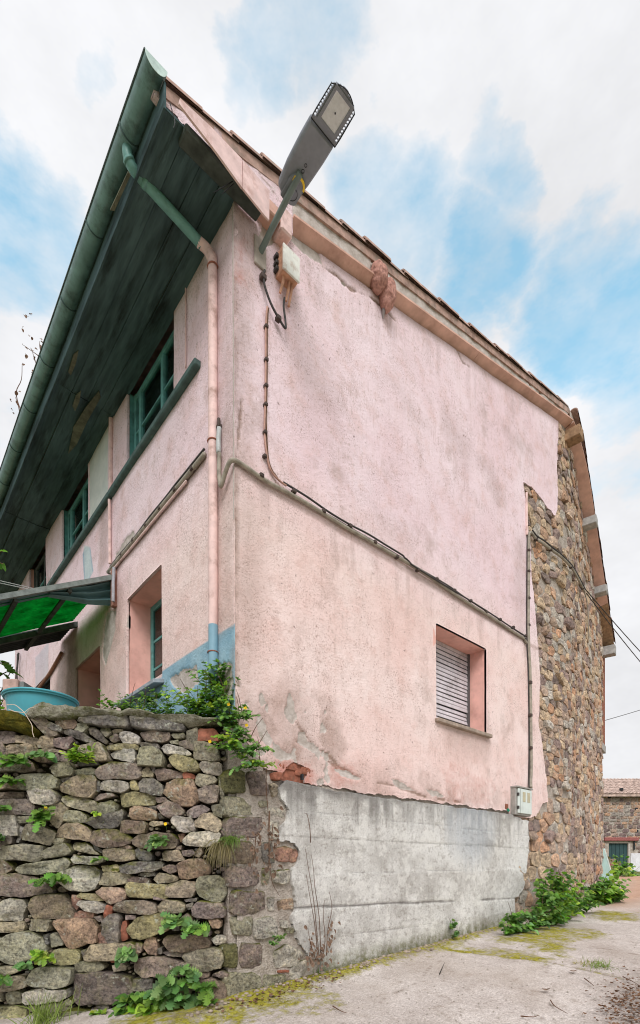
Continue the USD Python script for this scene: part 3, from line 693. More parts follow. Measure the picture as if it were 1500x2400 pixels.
def build_plinth():
    ED = Polygon(GP([(672, 1828), (655, 1850), (657, 1868), (676, 1896), (673, 1922), (660, 1940), (657, 1968), (690, 1980), (706, 1995), (700, 2024), (686, 2034), (684, 2070), (693, 2104), (692, 2133), (684, 2157), (705, 2215), (722, 2239),
                     (756, 2253), (740, 2330), (1080, 2260), (1210, 2200), (1207, 2110), (1228, 2085), (1232, 2045), (1238, 2010), (1240, 1925), (1195, 1908), (1060, 1890), (900, 1870), (760, 1848)], -.09)).buffer(0)
    edge = lambda P: sdf(ED, P) + (fbm2(P, 9, 14) - .5) * .10 * sstep(P[:, 1], 2.17, 2.1)
    lines = [lambda x: 1.875 - .012 * (x - .7), lambda x: 1.60, lambda x: 1.20 + .012 * x, lambda x: .86 - .016 * (x - .7), lambda x: .50 + .01 * x]
    tone = [.05, .0, .2, .05, .2, .0]
    st = {}
    def disp(P):
        x, z = P[:, 0], P[:, 1]; d = .0 * x + .09; gro = 0 * x; band = 0 * x
        for i, L in enumerate(lines):
            q = L(x) + (fbm2(P, 3, 30 + i) - .5) * .03
            k = sstep(fbm2(P, 1.6, 40 + i), .30, .5) * (1.3 if i == 3 else .55)
            gro = np.maximum(gro, k * sstep(abs(z - q), .011 if i != 3 else .022, .002)); band += (z < q)
        t = np.interp(band, range(6), tone)
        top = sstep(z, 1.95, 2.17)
        pit = np.maximum(.9 * sstep(np.hypot((x - 5.25) / .55, (z - 1.72) / .10), 1.2, .7), np.maximum(.85 * sstep(z, .32, .12), .6 * sstep(abs(z - .86), .10, .03) * sstep(fbm2(P, 2, 50), .4, .6)))
        pit = np.maximum(pit, .9 * sstep(np.hypot((x - 5.35) / .4, (z - 1.0) / .12), 1.2, .6))
        pit = np.maximum(pit, .35 + .25 * (fbm2(P, 1.5, 60) - .5))
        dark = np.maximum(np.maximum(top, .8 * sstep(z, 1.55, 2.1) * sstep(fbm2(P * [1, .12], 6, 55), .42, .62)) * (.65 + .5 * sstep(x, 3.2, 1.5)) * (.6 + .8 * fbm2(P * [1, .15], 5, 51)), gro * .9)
        dark = np.maximum(dark, .75 * sstep(z - (.03 + .065 * x), .28, .0) * sstep(fbm2(P, 4, 56), .3, .6))
        dark = np.maximum(dark, .35 * sstep(z, .55, .2) + .0 * x)
        blue = sstep(np.hypot((x - 3.95) / .9, (z - 1.85) / .75), 1.1, .3) * .9
        moss = .95 * sstep(z - (.03 + .065 * x), .30, .02)
        st['wear'] = np.c_[np.clip(dark, 0, 1), np.clip(pit, 0, 1), blue]; st['paint'] = np.c_[0 * x, np.clip(t * sstep(x, 1.5, 3.5) + .6 * sstep(fbm2(P, 1.1, 57), .5, .68), 0, .8), moss]
        return d + (fbm2(P, .9, 52) - .5) * .03 + (fbm2(P, 12, 53) - .5) * .008 - .010 * gro + .003 * np.sin(band * 2.3) - .01 * np.clip(pit - .5, 0, 1) * fbm2(P, 30, 54)
    v, f, P2 = field(.45, 5.95, -.2, 2.2, .018, edge, disp, lambda x, z, d: np.c_[x, -d, z], .10)
    nb = len(st['wear']); ex = len(v) - nb
    mesh(house, 'concrete_plinth', (v, f), CONCRETE, True, dict(wear=np.vstack([st['wear'], np.tile([.75, .3, 0], (ex, 1))]), paint=np.vstack([st['paint'], np.zeros((ex, 3))])), label='board-marked grey concrete footing')

SEND = 12.0
def build_masonry():
    # bedding mortar of the whole gable, ground to verge
    s_, t_ = np.concatenate([np.arange(-.02, 8.5, .05), np.arange(8.5, SEND + .01, .08)]), np.linspace(0, 1, 150)
    Sg, T = np.meshgrid(s_, t_)
    z0 = ground_z(Sg, 0 * Sg) - .3
    Z = z0 + T * (ledge_z(Sg) + .05 - z0)
    P = np.c_[Sg.ravel(), Z.ravel()]
    dep = -.004 + (fbm2(P, 5, 70) - .5) * .026 + .058 * sstep(P[:, 1], 2.25, 2.05) * sstep(P[:, 0], 1.6, 1.2)
    dep = np.where((P[:, 0] < 6.6) & (P[:, 1] > 2.3), np.minimum(dep, -.004), dep)
    inw = (P[:, 0] > WIN[0] - .06) & (P[:, 0] < WIN[1] + .06) & (P[:, 1] > WIN[2] - .06) & (P[:, 1] < WIN[3] + .06)
    idx = np.arange(len(P)).reshape(Sg.shape)
    F = np.c_[idx[:-1, :-1].ravel(), idx[:-1, 1:].ravel(), idx[1:, 1:].ravel(), idx[1:, :-1].ravel()]
    F = F[~inw[F].any(1)]
    h = mesh(house, 'stone_masonry', (gable_xyz(P[:, 0], P[:, 1], dep), F), MORTAR, True, label='bare rubble masonry bedded in pale mortar')
    # corner block under the plaster
    mesh(house, 'corner_footing', box(-.10, .3, -.03, 1.2, -.5, 2.62), MORTAR)
    # big stones beside the dry wall, outlined where they lie
    E = lambda q: GP([(500 + a * .2416, 1780 + b * .2416) for a, b in q], -.1)
    quoins = [('M', (110, 120, 200, 80, 340, 110, 345, 330, 120, 325)), ('P', (350, 110, 520, 110, 560, 350, 380, 350)), ('T', (560, 230, 630, 220, 640, 340, 590, 370)), ('G', (130, 350, 440, 390, 450, 530, 140, 560)),
              ('W', (480, 470, 650, 465, 720, 490, 715, 580, 560, 560)), ('P', (150, 545, 540, 550, 510, 680, 440, 760, 130, 765)), ('W', (560, 590, 650, 600, 640, 780, 560, 780)), ('B', (130, 780, 380, 790, 480, 1010, 150, 1010)),
              ('R', (610, 860, 700, 840, 850, 880, 830, 1000, 630, 990)), ('P', (150, 1030, 480, 1040, 470, 1220, 150, 1250)), ('W', (570, 1080, 760, 1060, 760, 1170, 700, 1220, 590, 1200)), ('P', (190, 1270, 520, 1270, 530, 1450, 400, 1520, 180, 1500)),
              ('W', (540, 1340, 620, 1340, 610, 1470, 550, 1470)), ('O', (640, 1370, 790, 1340, 800, 1450, 650, 1470)), ('G', (190, 1530, 400, 1520, 390, 1720, 210, 1700)), ('W', (400, 1560, 560, 1510, 650, 1560, 640, 1720, 410, 1760)),
              ('P', (275, 1780, 490, 1780, 495, 2010, 420, 2040, 275, 2030)), ('M', (120, 1790, 262, 1790, 262, 2030, 130, 2030)), ('W', (590, 1880, 720, 1790, 900, 1870, 830, 2000, 620, 2040)), ('R', (640, 2050, 760, 2045, 750, 2072, 640, 2076)),
              ('G', (130, 2065, 480, 2075, 490, 2290, 150, 2340)), ('G', (500, 2090, 740, 2095, 730, 2190, 505, 2260)), ('W', (765, 2010, 1000, 1900, 1060, 1950, 900, 2100, 765, 2190)), ('R', (604, 118, 710, 118, 706, 198, 602, 200)),
              ('G', (705, 1620, 800, 1640, 790, 1690, 720, 1690)), ('W', (665, 1560, 740, 1565, 735, 1640, 668, 1640)), ('D', (480, 800, 600, 800, 610, 1010, 500, 1000)), ('G', (490, 1050, 560, 1060, 560, 1210, 490, 1220)), ('G', (450, 400, 500, 390, 560, 400, 550, 455, 470, 460))]
    out = []
    for i, (c, q) in enumerate(quoins):
        q = E(np.array(q).reshape(-1, 2))
        v, f = stone_geo(q, gable_xyz, .085 + rs.uniform(-.012, .02), -.03, 500 + i, .45, 22, .14)
        col = PAL[c] * rs.uniform(.9, 1.15)
        mesh(h, 'stone', (v, f), BRICK if c == 'R' and i > 15 else STONE, 50, dict(tint=col))
    # rubble of the unplastered end
    reg = Polygon([(5.25, .1), (5.25, 2.1), (5.85, 2.15), (5.85, 2.35), (6.5, 2.3)] + GP([(1285, 1880), (1278, 1800), (1272, 1750), (1262, 1690), (1266, 1600), (1262, 1530), (1256, 1450), (1252, 1400), (1246, 1350), (1243, 1290), (1238, 1230), (1233, 1180), (1225, 1128), (1245, 1140), (1262, 1160), (1285, 1190), (1300, 1205), (1308, 1195), (1306, 1100)], -.03) + [(6.85, 9.45), (7.3, 9.55), (8.3, 9.15), (8.3, .1)]).buffer(-.01)
    far = Polygon([(8.3, .1), (8.3, 9.1), (SEND, 7.55), (SEND, .1)])
    rn = np.random.default_rng(5)
    def cells(poly, w, hgt, jit=.42):
        x0, y0, x1, y1 = poly.bounds; pts = []; r = 0; y = y0
        while y < y1:
            hh = hgt * rn.uniform(.75, 1.3); x = x0 + rn.uniform(-w, 0)
            while x < x1:
                ww = w * rn.uniform(.55, 1.5); pts.append((x + ww / 2, y + hh / 2 + rn.uniform(-.25, .25) * hgt)); x += ww
            y += hh
        pts = np.array(pts); vo = Voronoi(pts * [1 / w, 1 / hgt] + rn.normal(0, .08, pts.shape))
        for i, ri in enumerate(vo.point_region):
            rg_ = vo.regions[ri]
            if -1 in rg_ or not rg_: continue
            c = Polygon(vo.vertices[rg_] * [w, hgt]).intersection(poly)
            c = c.buffer(-.003 - rn.uniform(0, .009))
            if c.geom_type == 'Polygon' and c.area > .004: yield c
    S2 = lambda *c: (S(*c, k=.30) * .85 + S(166, 142, 114) * .15) * 1.0
    tints = [(S2(196, 166, 130), .24), (S2(192, 146, 112), .14), (S2(182, 152, 132), .22), (S2(150, 122, 118), .14), (S2(184, 176, 166), .14), (S2(202, 142, 98), .05), (S2(134, 114, 110), .07)]
    tc = np.array([t for t, _ in tints]); tp = np.array([k for _, k in tints]); tp /= tp.sum()
    big = 0
    allc = list(list(cells(reg.intersection(sbox(0, 0, 9, 2.6)), .33, .22)) + list(cells(reg.intersection(sbox(0, 2.6, 9, 12)), .235, .145)))
    low = [c for c in allc]
    low.sort(key=lambda c: -c.area); parts, ti = [], []
    for i, c in enumerate(low):
        if c.centroid.y > 5 and rn.random() < .05: continue
        pr = .032 + (.07 if rn.random() < .05 else rn.uniform(-.014, .016))
        v, f = stone_geo(np.array(c.exterior.coords)[:-1], gable_xyz, pr, -.03, 900 + i, .7, 13, .08)
        tn = tc[rn.choice(len(tc), p=tp)] * rn.uniform(.85, 1.12)
        if i < 268: mesh(h, 'stone', (v, f), STONE_DRY, 45, dict(tint=tn))
        else: parts.append((v, f)); ti.append(np.tile(tn, (len(v), 1)))
    for i, c in enumerate(cells(far, .34, .19)):
        v, f = stone_geo(np.array(c.exterior.coords)[:-1], gable_xyz, .032 + rn.uniform(-.012, .02), -.03, 2000 + i, .7, 9, .08)
        parts.append((v, f)); ti.append(np.tile(tc[rn.choice(len(tc), p=tp)] * rn.uniform(.85, 1.2), (len(v), 1)))
    mesh(h, 'rubble_facing', join(parts), STONE_DRY, False, dict(tint=np.vstack(ti)), kind='stuff')
    print('masonry cells', len(low), len(parts))
    # broken brickwork in the hole above the plinth
    hole = [(664, 1787), (690, 1786), (722, 1800), (716, 1832), (690, 1830), (668, 1822)]
    c = G(693, 1808)
    bh = mesh(house, 'exposed_brickwork', xf(box(-.24, .24, -.012, .05, -.16, .16, .02), t=c), BRICK, label='crumbled red brick showing through a hole in the plaster')
    for i in range(5):
        x, z = c[0] + rs.uniform(-.2, .2), c[2] + rs.uniform(-.1, .1)
        v, f = stone_geo(np.array([(x - .07, z - .035), (x + .06, z - .04), (x + .07, z + .03), (x - .05, z + .04)]), gable_xyz, rs.uniform(.02, .045), -.03, 700 + i, .6, 12)
        mesh(house, 'brick', (v, f), BRICK, 40)
    mesh(house, 'brick', xf(box(-.012, .012, -.03, .0, -.03, .03), t=c + [.05, -.03, -.06]), SEAM)

def build_front():
    OP = dict(fw=(1.57, 2.67, 3.58, 4.88), door=(3.70, 4.90, 2.5, 4.60), sw=(6.45, 7.9, 3.9, 5.0), w1=(1.26, 2.65, 6.62, 7.78), w2=(4.28, 5.67, 6.62, 7.78), w3=(6.75, 8.1, 6.62, 7.78))
    boxes = [sbox(a, c, b, e) for a, b, c, e in OP.values()]
    hole = unary_union(boxes)
    lim = sbox(-.03, 2.4, 9.5, 7.70)
    edge = lambda P: np.maximum(sdf(lim, P), -sdf(hole, P))
    peel = [(Polygon(FP(q)).buffer(0), 1., .015) for q in [[(276, 1300), (297, 1265), (317, 1248), (322, 1262), (300, 1300), (270, 1330)], [(246, 1543), (247, 1500), (256, 1440), (262, 1432), (277, 1434), (274, 1480), (262, 1530), (252, 1560)],
            [(403, 1594), (436, 1570), (467, 1562), (470, 1600), (440, 1625), (410, 1612)], [(511, 1560), (530, 1550), (549, 1560), (549, 1640), (520, 1625)], [(303, 1428), (307, 1430), (306, 1470), (302, 1470)]]]
    blue = [(Polygon([(-.05, 2.3), (-.05, 3.60), (1.57, 3.61), (1.57, 3.54), (2.67, 3.54), (2.67, 3.2), (3.2, 2.6), (3.2, 2.3)]), 1., .006), (Polygon(FP([(198, 1300), (203, 1282), (215, 1284), (224, 1340), (214, 1362), (202, 1370)])), .9, .02), (Polygon([(6.6, 4.4), (6.6, 5.6), (7.6, 5.6), (7.6, 4.4)]), .35, .03)]
    white = [(sbox(3.37, 6.64, 4.19, 7.7), .95, .008), (Polygon(FP([(200, 1280), (213, 1282), (222, 1345), (204, 1368)])), .55, .02)]
    stains = [(Polygon(FP(q)).buffer(.04), k, .12) for q, k in [([(270, 1350), (490, 1090), (486, 1075), (262, 1340)], .5), ([(512, 640), (550, 560), (551, 1460), (508, 1500)], .36), ([(236, 1210), (258, 1190), (258, 1310), (240, 1340)], .5), ([(262, 1440), (290, 1380), (284, 1500), (250, 1560)], .4), ([(165, 1520), (185, 1510), (185, 1650), (158, 1650)], .7)]]
    st = {}
    def disp(P):
        pe = poly_wear(P, peel, .12, 12, 62)
        di = poly_wear(P, stains, .2, 3, 63)
        di = np.maximum(di, .45 * sstep(P[:, 0], .12, -.02) * sstep(fbm2(P, 4, 64), .3, .6))
        di = np.maximum(di, .55 * sstep(P[:, 1], 7.5, 7.68) * 1.)
        st['wear'] = np.c_[pe, np.clip(di, 0, 1), np.zeros(len(P))]
        st['paint'] = np.c_[poly_wear(P, blue, .03, 9, 65), poly_wear(P, white, .02, 9, 66), np.zeros(len(P))]
        return .03 + (fbm2(P, 1.1, 67) - .5) * .03 + (fbm2(P, 7, 68) - .5) * .006 - .015 * sstep(pe, .3, .6)
    v, f, P2 = field(-.03, 9.52, 2.4, 7.72, .021, edge, disp, front_xyz, .04)
    nb = len(st['wear']); ex = len(v) - nb
    fh = mesh(house, 'front_wall', (v, f), PLASTER, True, dict(wear=np.vstack([st['wear'], np.zeros((ex, 3))]), paint=np.vstack([st['paint'], np.zeros((ex, 3))])), label='pink front wall with blue dado')
    REV = flat('salmon_reveal_paint', lin(228, 178, 166), .9, .12, var=.12, scale=5, bump=.5, dirt=lin(176, 124, 110), dirt_amt=.45)  # salmon paint, with the orange of ground-bounced light put into its colour
    def reveal(y0, z0, y1, z1, dep, name):
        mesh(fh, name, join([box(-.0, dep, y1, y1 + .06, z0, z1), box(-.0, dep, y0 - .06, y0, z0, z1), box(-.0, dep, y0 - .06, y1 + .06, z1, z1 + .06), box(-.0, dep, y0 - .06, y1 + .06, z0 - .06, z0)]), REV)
    # low French window
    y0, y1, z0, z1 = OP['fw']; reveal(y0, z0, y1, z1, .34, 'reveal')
    w = mesh(house, 'window', join([box(.30, .35, y0, y0 + .07, z0, z1, .004), box(.30, .35, y1 - .07, y1, z0, z1, .004), box(.30, .35, y0 + .07, y1 - .07, z1 - .07, z1, .004), box(.30, .35, y0 + .07, y1 - .07, z0, z0 + .08, .004), box(.295, .355, (y0 + y1) / 2 - .05, (y0 + y1) / 2 + .05, z0 + .08, z1 - .07, .004)]), GREENWOOD, label='tall green window in a deep salmon reveal')
    for k in (0, 1):
        a = y0 + .07 if k == 0 else (y0 + y1) / 2 + .05; b = (y0 + y1) / 2 - .05 if k == 0 else y1 - .07
        mesh(w, 'pane', box(.32, .326, a, b, z0 + .08, z1 - .07), PANE)
        for zz_ in (.42, .8): mesh(w, 'glazing_bar', box(.312, .338, a, b, z0 + zz_ - .015, z0 + zz_ + .015), GREENWOOD)
    v, f = box(-.16, .34, y0 - .05, y1 + .10, 0, .05, .006); v = v + [0, 0, z0 - .05]; v[:, 2] += (v[:, 0] - .3) * .22
    mesh(w, 'sill', (v, f), flat('slate_sill', lin(150, 158, 164), .7, var=.2))
    # door
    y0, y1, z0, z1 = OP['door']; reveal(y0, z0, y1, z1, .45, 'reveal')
    dr = mesh(house, 'door', box(.40, .45, y0, y1, 2.55, z1, .005), flat('dark_door_paint', lin(42, 48, 46), .6), label='dark door deep in its reveal under the awning')
    for k in range(4): mesh(dr, 'plank', box(.385, .40, y0 + .05 + k * .28, y0 + .30 + k * .28, 2.6, z1 - .06, .006), MATS['dark_door_paint'])
    mesh(dr, 'handle', tube([(.36, y0 + .16, 3.55), (.36, y0 + .16, 3.75)], .012), GREYCAB)
    # small low window with slanting slats
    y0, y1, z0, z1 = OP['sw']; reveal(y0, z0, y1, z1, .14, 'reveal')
    w = mesh(house, 'window', join([box(.03, .09, y0, y0 + .06, z0, z1), box(.03, .09, y1 - .06, y1, z0, z1), box(.03, .09, y0 + .06, y1 - .06, z1 - .06, z1)]), DARKWOOD, label='small window with dark slats near the far end')
    mesh(w, 'pane', box(.10, .106, y0, y1, z0, z1), DARKROOM)  # opaque sheet, the dark of the unlit room put into its colour
    for k in range(11):
        v, f = box(.0, .06, y0 + .06, y1 - .06, 0, .012); a = .7
        v = np.c_[v[:, 0] * math.cos(a) - v[:, 2] * math.sin(a) + .03, v[:, 1], v[:, 0] * math.sin(a) + v[:, 2] * math.cos(a) + z1 - .16 - k * .085]
        mesh(w, 'slat', (v, f), DARKWOOD)
    # upper band of windows
    for key in ('w1', 'w2', 'w3'):
        y0, y1, z0, z1 = OP[key]; z1 = 7.66; 
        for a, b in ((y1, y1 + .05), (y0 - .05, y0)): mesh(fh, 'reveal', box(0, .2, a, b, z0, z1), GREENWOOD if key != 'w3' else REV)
        fr = [box(.06, .12, y0, y0 + .06, z0, z1, .004), box(.06, .12, y1 - .06, y1, z0, z1, .004), box(.06, .12, y0 + .06, y1 - .06, z0, z0 + .07, .004), box(.06, .12, y0 + .06, y1 - .06, z1 - .10, z1 - .03, .004)]
        q = [y0 + (y1 - y0) * t for t in (.36, .85)]
        fr += [box(.055, .125, a - .035, a + .035, z0 + .07, z1 - .10, .004) for a in q]
        w = mesh(house, 'window', join(fr), GREENWOOD if key != 'w3' else DARKWOOD, label={'w1': 'upper green window nearest the downpipe', 'w2': 'upper green window beyond the pale panel', 'w3': 'dark upper window at the far end'}[key])
        ys = [y0 + .06] + q + [y1 - .06]
        mesh(w, 'curtain', box(.24, .245, y0, y1, z0, z1), flat('grey_green_curtain', lin(104, 122, 120), .9, var=.35, scale=5))  # sheet added behind the panes, its tone stands for the glass reflection
        for a, b in zip(ys[:-1], ys[1:]):
            mesh(w, 'pane', box(.085, .09, a + .02, b - .02, z0 + .07, z1 - .1), PANE)
        for zz_ in (.5,): mesh(w, 'glazing_bar', box(.07, .105, y0 + .06, y1 - .06, z0 + zz_ - .012, z0 + zz_ + .012), GREENWOOD)
    # green sill band under the upper windows
    for k, (a, b) in enumerate([(.63, 3.2), (3.2, 5.9), (5.9, 8.4)]):
        mesh(house, 'sill_rail', box(-.10, -.02, a, b - .01, 6.53, 6.605, .012), flat('green_rail', lin(70, 92, 88), .7, var=.35, scale=10, bump=.5))
    mesh(house, 'wall_pole', tube([(-.05, 3.2, 7.65), (-.05, 3.2, 6.62)], .03), PINKPIPE)
    mesh(house, 'wall_pole', tube([(-.06, 3.23, 6.51), (-.055, 3.22, 5.6)], .022), PINKPIPE)
    mesh(house, 'wall_pole', tube([(-.04, .95, 7.64), (-.04, .95, 6.75)], .008), PINKPIPE)

def build_window():
    x0, x1, z0, z1 = WIN
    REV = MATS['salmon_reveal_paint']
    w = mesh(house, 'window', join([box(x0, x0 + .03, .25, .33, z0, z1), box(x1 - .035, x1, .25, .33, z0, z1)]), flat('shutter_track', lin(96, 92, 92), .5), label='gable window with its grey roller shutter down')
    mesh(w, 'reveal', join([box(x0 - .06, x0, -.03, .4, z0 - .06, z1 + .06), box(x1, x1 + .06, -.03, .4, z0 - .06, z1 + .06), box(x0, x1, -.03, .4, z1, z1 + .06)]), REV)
    n = 21; hgt = (z1 - z0) / n
    for k in range(n):
        a = z0 + k * hgt
        yy = .27 + (.012 if k in (4, 5) else 0) * rs.uniform(.3, 1)
        v, f = box(x0 + .028, x1 - .033, yy, yy + .012, a + .005, a + hgt - .003, .004); v[:, 2] += (v[:, 0] - x0) * rs.uniform(-.004, .004); v[:, 1] += (v[:, 2] - a) * rs.uniform(.05, .25) + rs.uniform(-.003, .003)
        mesh(w, 'slat', (v, f), ALU)
    mesh(w, 'backing', box(x0, x1, .30, .33, z0, z1), SEAM)
    v, f = box(x0 - .03, x1 + .07, -.10, .30, z0 - .055, z0 - .003, .006)
    mesh(w, 'sill', (v, f), SILL)

def build_roof():
    A, B, Cc = -.79, 7.2, 12.75
    def slab(p, th):
        p = np.array(p, float); q = p - [0, 0, th]
        v = np.vstack([p, q]); f = [[0, 1, 2], [0, 2, 3], [4, 6, 5], [4, 7, 6]]
        for i in range(4):
            j = (i + 1) % 4; f += [[i, i + 4, j + 4], [i, j + 4, j]]
        return v, np.array(f)
    e = gable_xyz([Cc], 0, [.16])[0]
    zl, zr, ze = 8.12 + .24 * A, 8.12 + .24 * B, float(tile_z(Cc)) - .08
    mesh(house, 'roof', join([slab([(A, -.10, zl), (B, -.10, zr), (B, 9.8, zr), (A, 9.8, zl)], .10), slab([(B, -.10, zr), (e[0], e[1], ze), (e[0] - .1, 9.8, ze), (B, 9.8, zr)], .10)]), TILE)
    rh = (house.path + '/roof', house.o)
    # tiles along the verge and a second row behind them
    def barrel(s, off, k):
        ln = .44; dz = .245 if s < 7.05 else -.45
        a0 = np.linspace(0, np.pi, 8); r0 = rs.uniform(.088, .1)
        V = []
        for t in (0, 1):
            ss = s + t * ln; r = r0 * (1 - .07 * t)
            up = .012 * (1 - t) if s < 7.05 else .012 * t
            for q in (1, .84):
                base = gable_xyz(np.full(8, ss), 0, off + np.cos(a0) * r * q)
                z = (float(tile_z(ss)) if (s < 7.05) == (ss < 7.2) else float(tile_z(7.15))) - .10 + up + np.sin(a0) * r * q + k
                base[:, 2] = z; V.append(base)
        V = np.vstack(V); F = []
        for i in range(7):
            F += [[i, i + 1, 17 + i], [i, 17 + i, 16 + i], [8 + i, 25 + i, 9 + i], [8 + i, 24 + i, 25 + i], [i, 8 + i, 9 + i], [i, 9 + i, i + 1], [16 + i, 17 + i, 25 + i], [16 + i, 25 + i, 24 + i]]
        return V, np.array(F)
    for row, off in enumerate((.035, -.20)):
        for s in np.arange(-.84, 6.9, .36): mesh(rh, 'tile', barrel(s + rs.uniform(-.02, .02), off + rs.uniform(-.012, .012), rs.uniform(-.006, .01)), TILE, 40)
        for s in np.arange(7.3, 12.5, .36): mesh(rh, 'tile', barrel(s + rs.uniform(-.02, .02), off + .10 + rs.uniform(-.012, .012), rs.uniform(-.006, .01)), TILE, 40)
    for k in range(1, 27):                                         # eaves tiles over the gutter
        y = -.1 + k * .37; r = .09; a0 = np.linspace(0, np.pi, 7)
        V = np.vstack([np.c_[np.full(7, x), y + np.cos(a0) * r * q, 8.07 + .24 * x + .02 + np.sin(a0) * r * q] for x in (-.80, -.45) for q in (1, .84)])
        F = []
        for i in range(6): F += [[i, i + 1, 15 + i], [i, 15 + i, 14 + i], [7 + i, 22 + i, 8 + i], [7 + i, 21 + i, 22 + i], [i, 7 + i, 8 + i], [i, 8 + i, i + 1]]
        mesh(rh, 'tile', (V, np.array(F)), TILE, 40)
    # verge: ledge below, rendered face above it
    st = {}
    def vface(s0, s1, name, vtop, vbot, peel_, label):
        edge = lambda P: np.maximum(np.maximum(s0 - P[:, 0], P[:, 0] - s1), np.maximum(vbot(P[:, 0]) - P[:, 1] + (fbm2(P, 4, 80) - .5) * .05, P[:, 1] - vtop(P[:, 0])))
        def disp(P):
            zz_ = (P[:, 1] - vbot(P[:, 0])) / (vtop(P[:, 0]) - vbot(P[:, 0]))
            pe = np.clip(peel_(P[:, 0]) + (fbm2(P, 2.5, 81) - .5) * 1.5, 0, 1)
            di = np.clip(sstep(zz_, .5, 1.) * .8 + (fbm2(P * [1, 2], 2.6, 82) - .42) * 1.3 * (.25 + peel_(P[:, 0])), 0, .9)
            ck = abs(fbm2(P * [.5, 1.6], 3.5, 86) - .5); di = np.maximum(di, .95 * sstep(ck, .016, .003) * sstep(P[:, 0], -.8, .6))
            st['w'] = np.c_[pe, di, np.clip((fbm2(P, 1.5, 84) - .5), 0, 1)]
            return (fbm2(P, 4, 83) - .5) * .035 - .012 * sstep(pe, .4, .6) - .03 * sstep(fbm2(P, 6, 85), .66, .72) * sstep(P[:, 0], .5, 1.)
        v, f, P2 = field(s0, s1, 7.0, 9.95, .022, edge, disp, lambda s, z, d_: gable_xyz(s, z, verge_off(s) - .02 + d_), .06)
        ex = len(v) - len(st['w'])
        return mesh(house, name, (v, f), PLASTER, True, dict(wear=np.vstack([st['w'], np.tile([.4, .4, 0], (ex, 1))]), paint=np.zeros((len(v), 3))), label=label)
    tt = lambda s: tile_z(s) - .075
    vface(-.86, .62, 'verge_face', tt, lambda s: np.where(s < -.62, 7.79 + 0 * s, 7.78 + .02 * s) + .0, lambda s: .15 + 0 * s, 'cracked pink plaster edge of the eaves')
    vface(.62, 12.7, 'verge_face', tt, lambda s: ledge_z(s) + .07, lambda s: .95 - .4 * sstep(s, 8, 11), 'weathered grey edge of the roof')
    for a, b in [(.62, 1.9), (1.9, 2.05), (2.05, 4.1), (4.1, 5.4), (5.4, 7.3), (7.32, 9.2), (9.2, 11.2), (11.2, 12.7)]:
        ss = np.linspace(a, b - .006, 8); zz_ = ledge_z(ss) + rs.uniform(-.008, .008)
        o = verge_off(ss) + .012
        rowsq = [gable_xyz(ss, zz_ - .012, -.02), gable_xyz(ss, zz_ + .045, o), gable_xyz(ss, zz_ + .066, o), gable_xyz(ss, zz_ + .03, -.02)]
        V = np.vstack(rowsq); n = 8; F = []
        for r in range(4):
            q = (r + 1) % 4
            for i in range(n - 1): F += [[r * n + i, r * n + i + 1, q * n + i + 1], [r * n + i, q * n + i + 1, q * n + i]]
        F += [[0, n, 2 * n], [0, 2 * n, 3 * n], [n - 1, 3 * n - 1, 2 * n - 1], [n - 1, 4 * n - 1, 3 * n - 1]]
        mesh(house, 'verge_ledge', (V, np.array(F)), LEDGE if a < 11 else OLDWOOD)
    # triangular boards closing the eaves, hanging a little
    def plank(pts, y, th, name, mat, label=None):
        v, f = extrude(Polygon(pts), th); v = np.c_[v[:, 0], y - v[:, 2], v[:, 1]]
        return mesh(house, name, (v, f), mat, label=label)
    BOARD = flat('pink_stained_board', lin(222, 194, 190), .85, var=.16, scale=9, bump=.5, dirt=lin(176, 136, 124), dirt_amt=.85)
    plank([(-.71, 7.665), (-.70, 7.72), (-.4, 7.755), (-.09, 7.76), (-.085, 7.50), (-.36, 7.585)], -.235, .018, 'eaves_board', BOARD, 'pink board closing the eaves')
    plank([(-.08, 7.76), (.22, 7.735), (.215, 7.45), (.16, 7.455), (-.078, 7.50)], -.238, .016, 'eaves_board', BOARD, 'loose pink board beside the lamp')
    mesh(house, 'roof_timber', box(-.62, .2, -.20, -.05, 7.60, 7.66, .01), DARKWOOD)
    mesh(house, 'roof_timber', box(.2, .42, -.17, .04, 7.68, 7.80, .01), LEDGE)
    mesh(house, 'corbel', box(.42, .56, -.18, .05, 7.62, 7.86, .015), PINKPIPE)
    # soffit boards
    for i in range(4):
        for k in range(3):
            a, b = -.16 + k * 3.3, -.16 + (k + 1) * 3.3 - .02
            x0 = -.79 + i * .198; n = 12
            ys = np.linspace(a, b, n); sag = .0 + .03 * rs.random() * np.sin(np.pi * (ys - a) / (b - a)) + rs.uniform(-.012, .012)
            tl = rs.uniform(-.03, .03)
            V = []
            for x, t in ((x0 + .002, 0), (x0 + .195, 0), (x0 + .195, .018), (x0 + .002, .018)):
                V.append(np.c_[np.full(n, x), ys, 7.655 - sag + t + tl * (x - x0) + .02 * (meshkit.noise(np.c_[ys * 2, np.full(n, i * 3 + k), np.full(n, x)]) - .5)])
            V = np.vstack(V); F = []
            for r in range(4):
                q = (r + 1) % 4
                for j in range(n - 1): F += [[r * n + j, r * n + j + 1, q * n + j + 1], [r * n + j, q * n + j + 1, q * n + j]]
            F += [[0, n, 2 * n], [0, 2 * n, 3 * n], [n - 1, 3 * n - 1, 2 * n - 1], [n - 1, 4 * n - 1, 3 * n - 1]]
            mesh(house, 'soffit_board', (V, np.array(F)), SOFFIT)
